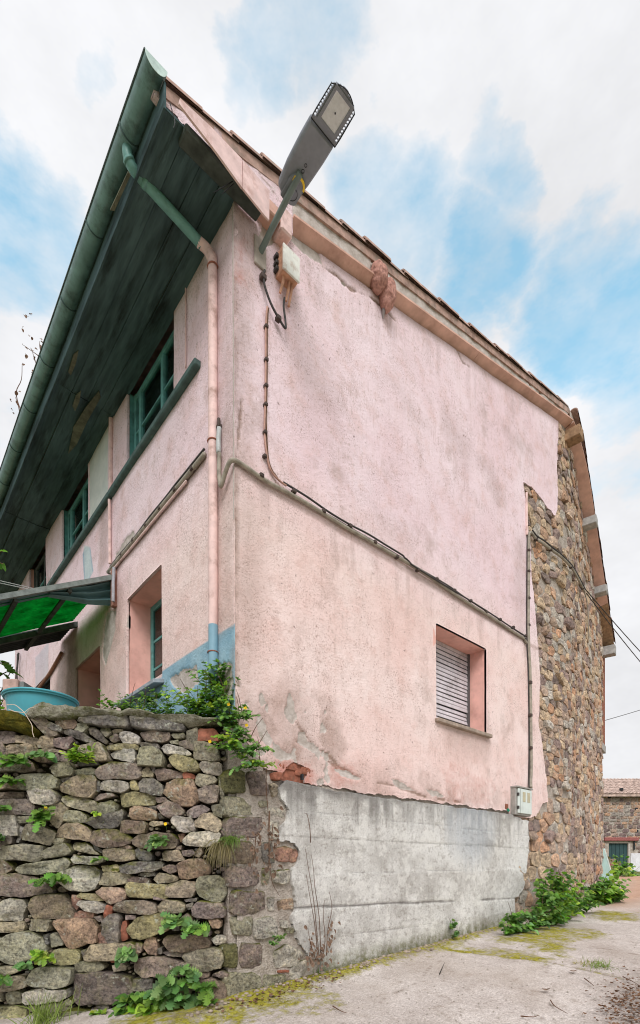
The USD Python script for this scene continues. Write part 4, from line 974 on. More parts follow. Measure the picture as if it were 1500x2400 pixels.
    for q in [[(160, 1062), (172, 1000), (200, 955), (232, 915), (236, 930), (205, 985), (180, 1040)], [(170, 950), (178, 925), (190, 915), (186, 940), (176, 962)], [(160, 870), (172, 830), (184, 820), (178, 850), (166, 878)], [(258, 490), (300, 400), (306, 408), (268, 492)]]:
        p = np.array([pl(a, b, (0, 0, 1), 7.628)[:2] for a, b in q])
        v, f = extrude(Polygon(p).buffer(0), .012)
        mesh(house, 'torn_board_strip', (v + [0, 0, 7.616], f), SOFFIT_WORN)
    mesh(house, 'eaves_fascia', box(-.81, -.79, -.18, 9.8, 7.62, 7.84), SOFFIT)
    for p_ in [[(398, 240), (404, 262), (410, 285), (407, 300)], [(545, 425), (500, 452)], [(548, 430), (520, 455)]]:
        pts = [pl(a, b, (0, 1, 0), -.2) for a, b in p_]
        mesh(house, 'hanging_splinter', tube(smooth_path(pts, 4), [.004] * (4 * (len(pts) - 1)) + [.002], 5), STRAW)
    # beam ends under the verge
    for (s, z, hh) in [(7.33, 9.40, .20), (9.0, 8.66, .17), (10.6, 7.90, .17), (12.3, 7.04, .24)]:
        c = gable_xyz([s], z, [.10])[0]; a = float(np.interp(s, _ss, _an))
        R = np.array([[math.cos(a), -math.sin(a), 0], [math.sin(a), math.cos(a), 0], [0, 0, 1]])
        mesh(house, 'beam_end', xf(box(-.12, .12, -.18, .2, -hh / 2, hh / 2, .012), R, c), OLDWOOD if s < 8 else GREYBLOCK)
    # end gallery in brick, rear walls
    e0, e1 = gable_xyz([SEND], 0, [0.])[0], gable_xyz([SEND + .75], 0, [.03])[0]
    a = BEND; R = np.array([[math.cos(a), -math.sin(a), 0], [math.sin(a), math.cos(a), 0], [0, 0, 1]])
    gl = mesh(house, 'gallery', xf(box(0, .72, 0.02, 5., 4.62, 7.2), R, e0), BRICK, label='brick gallery overhanging the far end')
    mesh(gl, 'slab', xf(box(-.02, .76, 0.0, 5., 4.42, 4.62, .01), R, e0), GREYBLOCK)
    mesh(house, 'rear_wall', join([xf(box(-.05, .0, .02, 8., -.3, 7.5), R, e0), box(0, 12.6, 9.5, 9.6, -.3, 9.6)]), ROUGHCAST)

def build_rainwater():
    # gutter
    n = 14; a = np.linspace(np.pi, 2 * np.pi, n); ys = np.linspace(-.2, 9.9, 40); V = []
    sag = lambda y: .012 * np.sin(y * 1.9) * .5 - .003 * y
    for r in (.096, .090):
        for y in ys: V.append(np.c_[-.884 + np.cos(a) * r, np.full(n, y), 7.905 + sag(y) + np.sin(a) * r])
    V = np.vstack(V); F = []; m_ = len(ys)
    for L, fl in ((0, 0), (m_ * n, 1)):
        for i in range(m_ - 1):
            for j in range(n - 1):
                q = [L + i * n + j, L + i * n + j + 1, L + (i + 1) * n + j + 1, L + (i + 1) * n + j]
                F += [[q[0], q[1], q[2]], [q[0], q[2], q[3]]]
    for i in range(m_ - 1):
        for j in (0, n - 1):
            q = [i * n + j, (i + 1) * n + j, m_ * n + (i + 1) * n + j, m_ * n + i * n + j]; F += [[q[0], q[1], q[2]], [q[0], q[2], q[3]]]
    g = mesh(house, 'gutter', (V, np.array(F)), GUTTER, True, label='half-round green eaves gutter')
    mesh(g, 'lip', tube([(-.98, y, 7.905 + sag(y)) for y in ys], .011, 6), flat('dark_gutter_lip', lin(66, 76, 74), .6, var=.3), True)
    cap = np.vstack([np.c_[-.884 + np.cos(a) * .0965, np.full(n, -.203), 7.905 + np.sin(a) * .0965], [[-.884, -.203, 7.905]]])
    mesh(g, 'end_cap', (np.vstack([cap, cap + [0, .008, 0]]), np.array([[j, j + 1, n] for j in range(n - 1)] + [[n + 1 + j, n + 1 + n, n + 2 + j] for j in range(n - 1)] + [[j, n + 1 + j, n + 2 + j] for j in range(n - 1)] + [[j, n + 2 + j, j + 1] for j in range(n - 1)])), flat('pale_gutter_end', lin(184, 204, 198), .4))
    for y in np.arange(.35, 9.8, .92):
        p = np.c_[-.884 + np.cos(a) * .1, np.full(n, y), 7.905 + sag(y) + np.sin(a) * .1]
        mesh(g, 'joint', tube(p, .006, 5), flat('dark_gutter_joint', lin(58, 80, 76), .6))
    # downpipe
    up = smooth_path([(-.884, .42, 7.84), (-.88, .42, 7.76), (-.84, .42, 7.695), (-.74, .42, 7.665), (-.45, .40, 7.58), (-.16, .375, 7.485)], 6)
    d = mesh(house, 'downpipe', tube(up, .046, 14), GREENPIPE, True, label='downpipe, green above, pink along the wall and blue at its foot')
    low = smooth_path([(-.19, .38, 7.495), (-.12, .36, 7.47), (-.083, .335, 7.40), (-.075, .305, 7.28), (-.075, .30, 6.5), (-.075, .295, 3.69)], 6)
    mesh(d, 'pink_length', tube(low, .047, 14), PINKPIPE, True)
    mesh(d, 'blue_foot', tube([(-.075, .295, 3.69), (-.075, .295, 2.9)], .0475, 14), BLUEPIPE, True)
    mesh(d, 'collar', tube([up[8], up[10]], .053, 14), GREENPIPE, True)
    mesh(d, 'collar', tube([up[18], up[18] + (up[19] - up[18])], .052, 14), GREENPIPE, True)
    for z in (7.26, 5.52, 3.42):
        w = np.linspace(0, 2 * np.pi, 15)
        mesh(d, 'clip', tube(np.c_[-.075 + .051 * np.cos(w), .30 + .051 * np.sin(w), np.full(15, z)], .007, 6), flat('rusty_clip', lin(150, 96, 80), .8))

build_gable(); build_plinth(); build_masonry(); build_front(); build_window(); build_roof(); build_rainwater()

# ================================================================== DRY STONE WALL
TRACE = [
 # (crop origin x, y), colour, outline in fifths of a pixel of the photograph
 (0, 1640, 'P 0 385 190 385 205 510 0 520|T 205 430 420 430 480 520 380 540 215 510|B 300 150 560 240 640 330 700 430 560 430 430 290|O 660 260 710 205 790 195 870 220 925 280 890 350 760 345 690 310|D 545 275 600 265 750 345 740 395 640 370 550 320|'
  'G 880 320 950 290 1020 280 1050 330 990 395 890 370|D 760 370 860 360 1000 405 1130 490 1130 520 1050 515 860 440 770 400|U 1045 350 1120 325 1180 370 1265 490 1240 520 1170 480 1080 420|G 1180 350 1270 320 1320 380 1280 440 1240 440|T 1320 360 1450 350 1445 385 1330 400|'
  'P 1295 430 1350 400 1410 420 1410 480 1330 505 1300 480|T 450 520 500 440 620 420 640 460 635 565 470 570|P 650 470 860 440 875 500 800 590 780 590 650 550|T 460 600 540 575 700 590 775 610 760 630 470 625|P 475 650 690 635 710 720 600 735 495 735 470 690|P 720 645 830 640 830 730 720 725|'
  'T 960 560 1100 530 1210 525 1260 600 1295 690 1280 730 1100 725 980 690 950 620|T 70 570 150 540 440 545 465 620 470 740 330 660 80 655|P 0 670 90 665 130 710 60 790 0 800|B 80 730 330 700 400 760 420 840 280 860 150 830|G 640 800 700 745 830 745 880 820 870 890 700 915 650 860|G 890 830 1080 800 1115 815 1115 880 910 885|'
  'D 930 740 1160 730 1165 770 940 785|P 1150 860 1200 790 1330 745 1600 745 1640 800 1660 900 1610 930 1400 945 1210 940 1150 900|G 240 930 430 880 620 890 710 940 690 1050 540 1060 260 1050 200 990|B 0 940 200 920 250 1050 0 1060|D 725 930 840 905 850 930 770 975 720 950|'
  'T 740 1010 850 940 960 900 1110 895 1150 960 1140 1050 1080 1150 1000 1150 800 1100 720 1070|D 1150 960 1190 960 1180 1080 1145 1080|W 1180 1060 1210 970 1300 955 1505 970 1510 1040 1440 1085 1310 1080|B 0 1100 270 1080 275 1150 0 1170|P 310 1110 370 1140 410 1240 350 1180|W 360 1080 480 1060 640 1060 700 1110 690 1190 640 1245 470 1230 400 1200|'
  'P 20 1180 200 1170 370 1180 410 1260 400 1340 330 1355 80 1350 0 1300 0 1200|G 780 1150 860 1120 970 1135 1130 1200 1140 1290 1080 1320 960 1290 830 1260 770 1200|P 1110 1150 1180 1110 1330 1095 1365 1130 1250 1160 1110 1190|G 1155 1230 1330 1190 1375 1240 1370 1310 1210 1360 1160 1290|T 600 1290 720 1205 830 1270 790 1380 710 1505 630 1460 580 1360|'
  'G 80 1400 130 1380 380 1375 480 1440 420 1450 150 1450|G 800 1350 830 1310 960 1310 1040 1370 1030 1450 940 1440 790 1430|D 1040 1440 1060 1395 1200 1370 1340 1325 1450 1300 1450 1410 1390 1490 1325 1510 1140 1505|W 40 1530 80 1465 200 1455 310 1520 290 1560 110 1565|G 280 1610 340 1470 480 1480 640 1530 660 1570 610 1700 450 1670 290 1650|'
  'T 660 1610 720 1520 810 1450 950 1450 1070 1510 1085 1570 1070 1660 950 1640 800 1620|U 0 1570 110 1570 180 1620 170 1690 60 1700 0 1690|D 200 1670 240 1555 275 1555 260 1620 230 1680|G 625 1650 680 1625 780 1625 770 1680 650 1700|B 1100 1630 1130 1550 1280 1520 1375 1530 1500 1585 1550 1630 1545 1685 1450 1715 1310 1735 1200 1725 1110 1675|'
  'G 0 1750 200 1700 330 1690 520 1720 525 1830 510 1885 300 1880 0 1860|G 540 1790 600 1740 780 1685 820 1710 850 1770 800 1820 580 1860 535 1830|G 840 1720 880 1670 1010 1680 1080 1720 1190 1820 1100 1810 900 1770|D 1100 1700 1225 1770 1200 1800 1130 1760|T 1235 1760 1380 1740 1580 1765 1600 1825 1590 1875 1400 1890 1250 1870'),
 (0, 2000, 'W 870 70 900 30 1180 45 1200 90 1100 130 900 120|B 0 80 80 80 145 130 170 190 100 240 0 240|G 215 190 260 140 600 90 780 60 825 100 810 180 720 215 480 245 260 235|W 650 290 780 200 920 155 1070 150 1140 200 1160 320 1100 410 1010 440 840 430 800 380|P 0 310 70 250 250 245 420 280 560 360 640 440 600 465 470 475 350 505 150 490 0 490|'
  'Y 1210 150 1380 130 1420 170 1400 215 1230 215|G 1170 330 1230 230 1450 225 1540 265 1530 320 1450 360 1310 370 1175 365|O 1150 440 1220 400 1400 400 1490 450 1470 520 1380 590 1290 580 1220 520|Y 920 490 960 460 1100 470 1210 520 1210 560 1080 545 930 520|W 0 600 60 560 150 530 270 540 320 620 280 700 240 795 100 780 0 760|'
  'B 380 580 410 520 550 480 740 490 820 550 860 690 850 750 600 760 420 755 375 700|R 860 480 970 520 940 600 900 670 850 600|W 935 600 960 555 1130 560 1250 610 1260 680 1160 700 1000 660|R 870 710 950 670 1105 690 1100 750 870 750|R 1270 600 1340 620 1310 740 1230 760 1240 690|T 0 800 290 800 305 870 290 910 0 930|G 345 880 380 770 600 775 620 800 580 905 350 900|'
  'O 645 820 700 770 1090 765 1170 890 1150 1020 970 1080 810 1115 760 1020|P 1110 740 1180 730 1220 790 1170 800|D 1240 790 1300 720 1400 710 1430 770 1410 1030 1290 1045 1240 940|R 1430 800 1490 800 1500 1000 1430 1030|R 1170 930 1230 930 1270 1070 1150 1080|L 70 980 200 930 400 930 520 980 555 1090 540 1200 470 1250 330 1240 220 1300 90 1280 0 1200 0 1000|'
  'G 590 960 650 930 740 1010 750 1070 610 1100|D 530 950 590 940 590 1060 560 1060|Y 590 1200 680 1120 920 1130 945 1180 935 1260 860 1290 690 1300 600 1260|T 1000 1250 1070 1080 1250 1055 1560 1040 1600 1100 1590 1210 1500 1235 1250 1245|D 970 1130 1025 1120 1010 1190 980 1220|G 890 1290 960 1265 1160 1270 1235 1310 1210 1360 1060 1390 910 1380|'
  'T 1330 1310 1450 1280 1490 1320 1470 1370 1350 1380|R 1300 1245 1370 1245 1370 1275 1310 1275|G 0 1330 200 1320 240 1380 130 1420 0 1440|T 0 1520 150 1440 300 1425 340 1540 280 1580 60 1605 0 1580|G 355 1470 460 1340 700 1320 870 1340 860 1440 820 1520 700 1560 520 1550 390 1530|U 890 1420 1100 1400 1300 1410 1500 1420 1565 1450 1570 1700 1450 1730 900 1750 880 1600|'
  'G 95 1640 130 1605 240 1610 265 1750 130 1770 100 1720|G 0 1620 60 1610 65 1720 0 1740|W 295 1640 560 1555 590 1590 790 1580 820 1660 740 1710 480 1750 300 1760|G 730 1740 820 1690 880 1720 850 1770 760 1770|G 480 1800 540 1750 710 1735 850 1790 800 1840 600 1850|Y 0 1800 200 1790 310 1830 300 1950 0 1980|G 430 1930 600 1870 900 1820 1130 1850 1210 1890 1150 1990 500 2000|'
  'D 1120 1770 1270 1755 1290 1800 1260 1830 1150 1810|G 1270 1860 1500 1830 1600 1925 1500 2000 1300 2000|B 0 2010 300 1980 500 2030 500 2120 0 2140|B 510 2030 900 2010 1300 2020 1300 2140 520 2140'),
 (250, 1640, 'P 410 400 500 380 740 400 745 470 640 510 470 500|W 170 420 250 385 330 400 395 450 385 520 200 510|G 760 410 920 400 930 460 800 465|G 940 370 1070 340 1080 500 1020 530 950 490|R 1085 345 1260 350 1330 430 1300 490 1090 490|G 1045 510 1150 495 1290 560 1320 690 1290 730 1050 710 1030 620|W 650 570 700 530 900 570 1000 640 990 670 700 640|'
  'P 860 500 950 480 1020 530 1020 600 940 580 860 540|G 750 490 850 480 850 530 760 520|Y 20 560 160 520 360 530 370 590 180 600 40 600|W 60 640 120 600 330 590 350 720 320 745 100 690|G 360 760 400 570 500 560 620 600 670 690 660 780 590 795 400 780|D 400 510 600 520 640 590 420 560|Y 740 690 840 655 970 690 1060 720 1090 790 1070 850 920 850 810 800|'
  'W 1095 790 1120 735 1330 745 1345 870 1280 890 1150 860|T 420 830 490 790 545 850 550 910 420 910|P 590 830 660 810 890 860 890 920 750 930 600 950|D 520 790 575 785 580 850 560 870|R 900 880 920 855 1030 880 1040 930 910 930|G 1050 920 1090 870 1230 890 1300 940 1260 990 1100 1020 1050 980|G 1320 900 1365 895 1370 1030 1330 1025|'
  'Y 280 970 340 945 390 1030 385 1065 300 1060|D 395 980 440 930 560 935 660 1010 675 1090 640 1140 500 1100 410 1080|O 720 970 830 940 1010 945 1075 1060 1085 1170 1000 1240 880 1250 760 1190 700 1110|P 1080 1060 1160 1020 1310 1010 1325 1080 1290 1200 1190 1220 1110 1180|Y 160 1105 350 1090 570 1115 580 1180 560 1240 400 1250 200 1255|P 590 1150 700 1145 720 1180 660 1210 600 1210|'
  'O 300 1280 340 1260 460 1265 590 1310 595 1395 520 1415 310 1405|P 600 1240 730 1190 830 1230 920 1310 880 1350 740 1390 640 1320|P 940 1310 1020 1250 1150 1245 1220 1290 1180 1320 1040 1390 960 1370|T 1030 1430 1150 1340 1250 1340 1330 1420 1345 1500 1300 1550 1170 1520 1050 1490|W 770 1420 810 1375 1010 1390 1030 1470 1040 1530 960 1555 880 1550 840 1500|B 175 1520 210 1420 460 1430 490 1460 470 1570 330 1575 180 1560|'
  'T 500 1460 540 1420 670 1430 680 1465 560 1490|B 320 1640 400 1590 600 1560 790 1590 850 1660 800 1740 600 1750 400 1740 340 1710|R 850 1580 920 1570 915 1650 880 1680|W 920 1640 990 1560 1200 1540 1330 1570 1310 1680 1200 1720 1060 1720 920 1700|B 160 1710 300 1710 310 1750 180 1750|D 330 1770 390 1740 520 1790 540 1850 520 1890 400 1880 340 1830|T 660 1800 700 1770 860 1770 920 1870 900 1890 680 1890|'
  'T 1030 1830 1110 1725 1130 1800 1090 1850|P 890 1770 1010 1760 1050 1810 960 1840 900 1830|P 820 1720 890 1710 880 1760 820 1750|G 1230 1240 1330 1230 1380 1290 1350 1380 1260 1350|G 1330 1035 1385 1040 1380 1160 1340 1160|D 600 1340 640 1330 690 1390 620 1400|D 460 1250 590 1250 590 1290 480 1280'),
 (250, 2000, 'O 850 120 1000 70 1120 65 1200 160 1210 240 960 300 860 290|D 180 140 330 100 640 100 680 150 560 210 300 235 200 220|P 660 170 750 130 830 150 830 210 760 235 680 200|D 380 255 470 215 580 225 580 265 460 275|T 570 300 620 230 780 250 845 300 820 330 620 355|P 250 300 330 270 500 290 510 350 270 340|Y 240 390 280 345 500 350 720 380 720 510 680 530 520 525 270 500|'
  'T 720 380 890 320 1040 330 1050 400 1010 510 760 515 715 470|B 100 630 180 560 450 550 570 590 590 690 520 710 300 700 130 680|T 600 620 680 550 850 550 930 600 930 660 880 700 610 690|G 1060 380 1100 280 1300 260 1400 330 1410 480 1350 555 1250 555 1090 490|P 1010 640 1100 560 1340 570 1400 650 1380 740 1200 760 1030 730|D 940 600 1020 570 1020 640 960 660|D 920 540 1060 520 1060 560 940 570|'
  'Y 260 870 400 760 560 715 700 740 750 820 720 890 600 950 420 1000 320 990 270 930|O 460 1010 560 985 600 1080 600 1190 500 1170 440 1110|P 350 1040 430 1050 420 1150 350 1180|B 660 1030 740 960 1000 950 1180 980 1200 1090 1050 1130 780 1150 700 1090|P 663 1160 760 1140 910 1170 900 1210 720 1200|P 870 760 950 700 1010 770 1000 870 900 880|O 1200 770 1290 750 1350 800 1330 870 1250 870|'
  'P 350 1250 500 1210 680 1205 830 1260 960 1290 960 1400 780 1430 450 1430 340 1350|L 900 1190 1070 1130 1250 1100 1340 1120 1380 1230 1340 1340 1200 1370 1000 1370|W 1230 1010 1300 960 1390 980 1400 1050 1290 1070|D 330 1470 540 1450 540 1600 330 1600|B 570 1520 700 1480 900 1470 980 1500 970 1700 800 1720 580 1680 550 1600|B 1080 1480 1250 1470 1390 1520 1400 1690 1280 1760 1100 1700|P 1230 1420 1350 1370 1440 1400 1400 1460|'
  'B 660 1850 800 1790 1100 1780 1250 1850 900 1900|P 230 720 350 725 340 770 230 780|D 760 780 860 780 860 900 780 900|P 1020 880 1200 880 1220 960 1040 940|B 1000 1390 1200 1390 1200 1450 1000 1470|G 330 1640 540 1660 560 1760 340 1790|D 600 1110 660 1100 660 1170 610 1180|B 1130 600 1140 610 1140 620 1130 620|P 560 500 700 545 690 548 560 545'),
]
wall = Thing('dry_stone_wall', 'mossy dry stone retaining wall in front of the pink house corner', 'wall', tuple(WP(270, 2390)))
core = []
def core_mesh():
    u = np.linspace(-4.6, wall_uv(WP(531, 2000))[0], 60); top = lambda q: WP(0, q)[2]
    v = np.linspace(-.5, 1, 40)
    U, V = np.meshgrid(u, np.linspace(-.6, top(1684), 40)); P = np.c_[U.ravel(), V.ravel()]
    ul = wall_uv(WP(180, 1700))[0]
    dep = -.075 + (fbm2(P, 5, 90) - .5) * .07
    idx = np.arange(len(P)).reshape(U.shape)
    F = np.c_[idx[:-1, :-1].ravel(), idx[:-1, 1:].ravel(), idx[1:, 1:].ravel(), idx[1:, :-1].ravel()]
    front = (wall_xyz(P[:, 0], P[:, 1], dep), np.vstack([F[:, [0, 1, 2]], F[:, [0, 2, 3]]]))
    # top and right end
    a, b = u[0], u[-1]; zt = top(1684)
    q = wall_xyz([a, b, b, a], [zt] * 4, [-.075, -.075, -.42, -.42]); e = wall_xyz([b] * 4, [-.6, zt, zt, -.6], [-.075, -.075, -.42, -.42])
    return join([front, (q, np.array([[0, 1, 2], [0, 2, 3]])), (e, np.array([[0, 1, 2], [0, 2, 3]]))])
mesh(wall, 'wall_core', core_mesh(), GAPSOIL)
k = 0
outl = []
for ox, oy, txt in TRACE:
    for rec in txt.split('|'):
        t = rec.split(); col = PAL[t[0]]; q = np.array(t[1:], float).reshape(-1, 2) / 5 + [ox, oy]
        p = np.array([wall_uv(WP(*a)) for a in q]); c = p.mean(0); p = c + (p - c) * 1.075
        if q[:, 0].min() <= 1: p[q[:, 0] <= 1, 0] -= .08
        ar = Polygon(p).buffer(0).area
        if ar < 4e-4: continue
        pr = (.03 + .05 * min(1, ar / .04)) * rs.uniform(.7, 1.35)
        v, f = stone_geo(p, wall_xyz, pr, -.09, 3000 + k, rs.uniform(.75, 1.), 26 if ar > .008 else 16, rs.uniform(.02, .07))
        mesh(wall, 'stone', (v, f), BRICK if t[0] == 'R' and k % 2 else STONE, 34, dict(tint=col * rs.uniform(.8, 1.18) * np.array([rs.uniform(.95, 1.05), 1, rs.uniform(.95, 1.05)])))
        outl.append(Polygon(p).buffer(.004)); k += 1
# long capping stones, rubble crown, and moss cushion
for q, c, pr in [([(184, 1687), (236, 1680), (309, 1679), (310, 1707), (250, 1708), (195, 1698)], 'D', .10), ([(311, 1680), (352, 1684), (382, 1690), (430, 1696), (438, 1706), (434, 1718), (370, 1716), (311, 1708)], 'D', .10)]:
    v, f = stone_geo(np.array([wall_uv(WP(*a)) for a in q]), wall_xyz, pr, -.25, int(4000 + q[0][0]), .4, 26, .1); mesh(wall, 'capstone', (v, f), STONE, 50, dict(tint=PAL[c] * 1.08))
def crown(q, name, mat, pr, back, seed, amp, label=None, n=60):
    p = np.array([wall_uv(WP(*a)) for a in q]); pg = Polygon(p).buffer(0)
    pts = [pg.exterior.interpolate(t, normalized=True).coords[0] for t in np.arange(n) / n]; o = np.array(pts); c = o.mean(0)
    V, F, R_ = [], [], [(1, back), (1, .0), (.9, pr * .7), (.72, pr), (.5, pr * 1.1), (.25, pr * 1.15)]
    for s, z in R_:
        p_ = np.c_[c[0] + (o[:, 0] - c[0]) * (1 - (1 - s) * .35), c[1] + (o[:, 1] - c[1]) * s]
        nz = (meshkit.fbm(np.c_[p_ * 14, np.full(n, seed)], 4, seed) - .5) * amp
        V.append(np.c_[p_ + nz[:, None] * [.2, .8], z + nz * (z > 0)])
    V = np.vstack(V + [[[c[0], c[1], pr * 1.15]]])
    for r in range(len(R_) - 1):
        for j in range(n):
            k_ = (j + 1) % n; F += [[r * n + j, r * n + k_, (r + 1) * n + k_], [r * n + j, (r + 1) * n + k_, (r + 1) * n + j]]
    L = (len(R_) - 1) * n
    F += [[L + j, L + (j + 1) % n, len(V) - 1] for j in range(n)]
    return mesh(wall, name, (wall_xyz(V[:, 0], V[:, 1], V[:, 2]), np.array(F)), mat, 60, label=label)
crown([(58, 1672), (80, 1654), (100, 1647), (120, 1648), (172, 1656), (208, 1662), (250, 1668), (300, 1667), (345, 1671), (390, 1680), (450, 1690), (520, 1695), (525, 1702), (440, 1703), (390, 1696), (340, 1686), (238, 1684), (200, 1688), (174, 1690), (130, 1688), (100, 1690), (76, 1684)], 'coping', MOSSCAP, .09, -.40, 5, .10, 'lichen-covered mortar coping', 90)
crown([(-60, 1668), (0, 1664), (40, 1668), (60, 1680), (78, 1702), (100, 1718), (86, 1734), (60, 1722), (42, 1716), (0, 1713), (-60, 1716)], 'moss', MOSS, .12, -.30, 6, .06, 'thick cushion of olive moss')
# small filler stones in the gaps, and the stretch that goes on to the left
U = unary_union(outl)
u0, v0 = wall_uv(WP(-10, 2410)); u1, v1 = wall_uv(WP(524, 1712))
fill = 0
for _ in range(4200):
    c = np.array([rs.uniform(u0, u1), rs.uniform(v0, v1)]); r = rs.uniform(.016, .05)
    d_ = U.distance(shapely.Point(c))
    if d_ < .012: continue
    r = min(r, d_ * 1.05)
    q = np.array([c + np.array([math.cos(a) * r * rs.uniform(.9, 1.5), math.sin(a) * r * rs.uniform(.6, 1.)]) for a in np.linspace(0, 6.28, 8)[:-1]])
    v, f = stone_geo(q, wall_xyz, rs.uniform(-.015, .02), -.09, 5000 + fill, .6, 9)
    mesh(wall, 'wedge_stone', (v, f), STONE, 45, dict(tint=PAL[rs.choice('GBPDTB')] * rs.uniform(.65, 1.0)))
    U = U.union(Polygon(q).buffer(.004)); fill += 1
    if fill > 150: break
print('wall stones', k, 'filler', fill)
left = []; lt = []
y = -.4
while y < 2.62:
    x = -4.5 + rs.uniform(-.2, 0); hh = rs.uniform(.10, .2)
    while x < u0 - .06:
        w_ = rs.uniform(.14, .42); e_ = [rs.uniform(-.02, .025) for _ in range(8)]
        q = np.array([(x + e_[0], y + e_[1]), (x + w_ - .01 + e_[2], y + e_[3]), (x + w_ - .01 + e_[4], y + hh + e_[5]), (x + w_ * .5, y + hh + abs(e_[5])), (x + e_[6], y + hh + e_[7])])
        v, f = stone_geo(q, wall_xyz, rs.uniform(.02, .08), -.09, int(6000 + y * 500 + x * 37), .8, 12, .05); left.append((v, f)); lt.append(np.tile(PAL[rs.choice('GBPDTBW')] * rs.uniform(.8, 1.15), (len(v), 1))); x += w_
    y += hh
mesh(wall, 'stonework', join(left), STONE, False, dict(tint=np.vstack(lt)), kind='stuff')

# ================================================================== STREET LAMP
def street_lamp():
    t = Thing('street_lamp', 'grey street lamp on a bent arm fixed to the pink gable', 'street lamp', (.26, 0, 7.37))
    arm = smooth_path([(.26, .0, 7.36), (.262, -.03, 7.37), (.268, -.28, 7.455), (.28, -.56, 7.55), (.284, -.64, 7.578)], 6)
    mesh(t, 'arm', tube(arm, .028, 14), LAMPARM, True)
    mesh(t, 'wall_plate', box(.19, .33, -.05, -.028, 7.22, 7.50, .006), flat('lamp_plate', lin(170, 160, 150), .7))
    # plan of the head: u along the arm from tail to nose, w across
    ux = lambda u, w, z: np.c_[.285 + np.asarray(w) + .0 * np.asarray(u), -.40 - np.asarray(u), 7.575 + np.asarray(z) + .06 * np.asarray(u)]
    def outline(sh=0.):
        pts = []
        for a in np.linspace(np.pi / 2, 3 * np.pi / 2, 13): pts.append((.05 + .05 * math.cos(a) , .105 * math.sin(a)))
        for u, w in ((.2, -.128), (.4, -.138), (.62, -.138), (.80, -.132)): pts.append((u, w))
        for a in np.linspace(-1, 1, 9): pts.append((.80 + .05 * (1 - a * a), .128 * a))
        for u, w in ((.80, .132), (.62, .138), (.4, .138), (.2, .128)): pts.append((u, w))
        p = Polygon(pts).buffer(0); return p.buffer(-sh) if sh else p
    full = outline()
    rear = full.intersection(sbox(-.1, -.2, .545, .2)); fr = full.intersection(sbox(.549, -.2, 1, .2))
    def put(vf, z0): v = np.asarray(vf[0]); return ux(v[:, 0], v[:, 1], v[:, 2] + z0), vf[1]
    # rear housing: belly rounded
    lay = [(0.02, .0), (.006, .012), (.0, .03), (.004, .05), (.03, .075), (.06, .085)]
    n = 64; V = []
    for sh, z in lay:
        q = rear.buffer(-sh) if sh else rear
        o = np.array([q.exterior.interpolate(s_, normalized=True).coords[0] for s_ in np.arange(n) / n]); V.append(np.c_[o, np.full(n, z)])
    V = np.vstack(V); F = []
    for r in range(len(lay) - 1):
        for j in range(n):
            k_ = (j + 1) % n; F += [[r * n + j, r * n + k_, (r + 1) * n + k_], [r * n + j, (r + 1) * n + k_, (r + 1) * n + j]]
    c0 = len(V); V = np.vstack([V, [[.3, 0, 0.0], [.3, 0, .085]]])
    F += [[c0, (j + 1) % n, j] for j in range(n)] + [[c0 + 1, (len(lay) - 1) * n + j, (len(lay) - 1) * n + (j + 1) % n] for j in range(n)]
    mesh(t, 'housing', put((V, np.array(F)), 0), LAMPGREY, 35)
    holes = []
    for s in (-1, 1):
        for u in np.arange(.585, .835, .0235):
            holes.append(shapely.Point(u, s * (.122 - .012 * sstep(np.array(u), .78, .85))).buffer(.0105))
    for w in np.arange(-.105, .11, .026):
        if abs(w + .01) < .03: continue
        holes.append(shapely.Point(.828 + .022 * (1 - (w / .128) ** 2) * 1.1 - .004, w).buffer(.0105))
    rim = fr.difference(unary_union(holes))
    mesh(t, 'perforated_rim', put(extrude(rim, .012), .004), LAMPGREY)
    mesh(t, 'rim_edge', tube(put((np.c_[np.array(fr.exterior.coords), np.zeros(len(fr.exterior.coords))], np.zeros((1, 3), int)), .002)[0], .004, 6), SEAM)
    top = fr.buffer(-.032)
    V = []
    n = 40
    for sh, z in ((0, .016), (.004, .05), (.02, .075), (.05, .085)):
        q = top.buffer(-sh) if sh else top
        o = np.array([q.exterior.interpolate(s_, normalized=True).coords[0] for s_ in np.arange(n) / n]); V.append(np.c_[o, np.full(n, z)])
    V = np.vstack(V); F = []
    for r in range(3):
        for j in range(n):
            k_ = (j + 1) % n; F += [[r * n + j, r * n + k_, (r + 1) * n + k_], [r * n + j, (r + 1) * n + k_, (r + 1) * n + j]]
    V = np.vstack([V, [[.69, 0, .088]]]); F += [[3 * n + j, 3 * n + (j + 1) % n, 4 * n] for j in range(n)]
    mesh(t, 'top_cover', put((V, np.array(F)), 0), LAMPGREY, 40)
    mesh(t, 'module_frame', put(extrude(sbox(.585, -.098, .822, .098).buffer(.004).difference(sbox(.608, -.078, .802, .078)), .02), -.006), LAMPGREY)
    mesh(t, 'lens', put(extrude(sbox(.606, -.080, .804, .080), .012), -.002), LENS)
    mesh(t, 'lens_stud', put(xf(trimesh_cyl(.006, .006), t=(.70, 0, -.004)), 0), SEAM)
    # spigot collar with the yellow mark and inspection cap
    ring = lambda cx, cw, r, w: extrude(shapely.Point(cx, cw).buffer(r).difference(shapely.Point(cx, cw).buffer(r - w)), .005)
    boss = shapely.Point(.145, 0.02).buffer(.078).union(sbox(.0, -.055, .145, .098))
    mesh(t, 'spigot_cover', put(extrude(boss.intersection(full.buffer(-.004)), .028), -.024), LAMPGREY)
    yel = shapely.Point(.150, 0.025).buffer(.078).difference(shapely.Point(.150, 0.025).buffer(.06)).intersection(sbox(.165, -.035, .3, .2))
    mesh(t, 'yellow_mark', put(extrude(yel if yel.geom_type == 'Polygon' else max(yel.geoms, key=lambda g: g.area), .008), -.032), YTAPE)
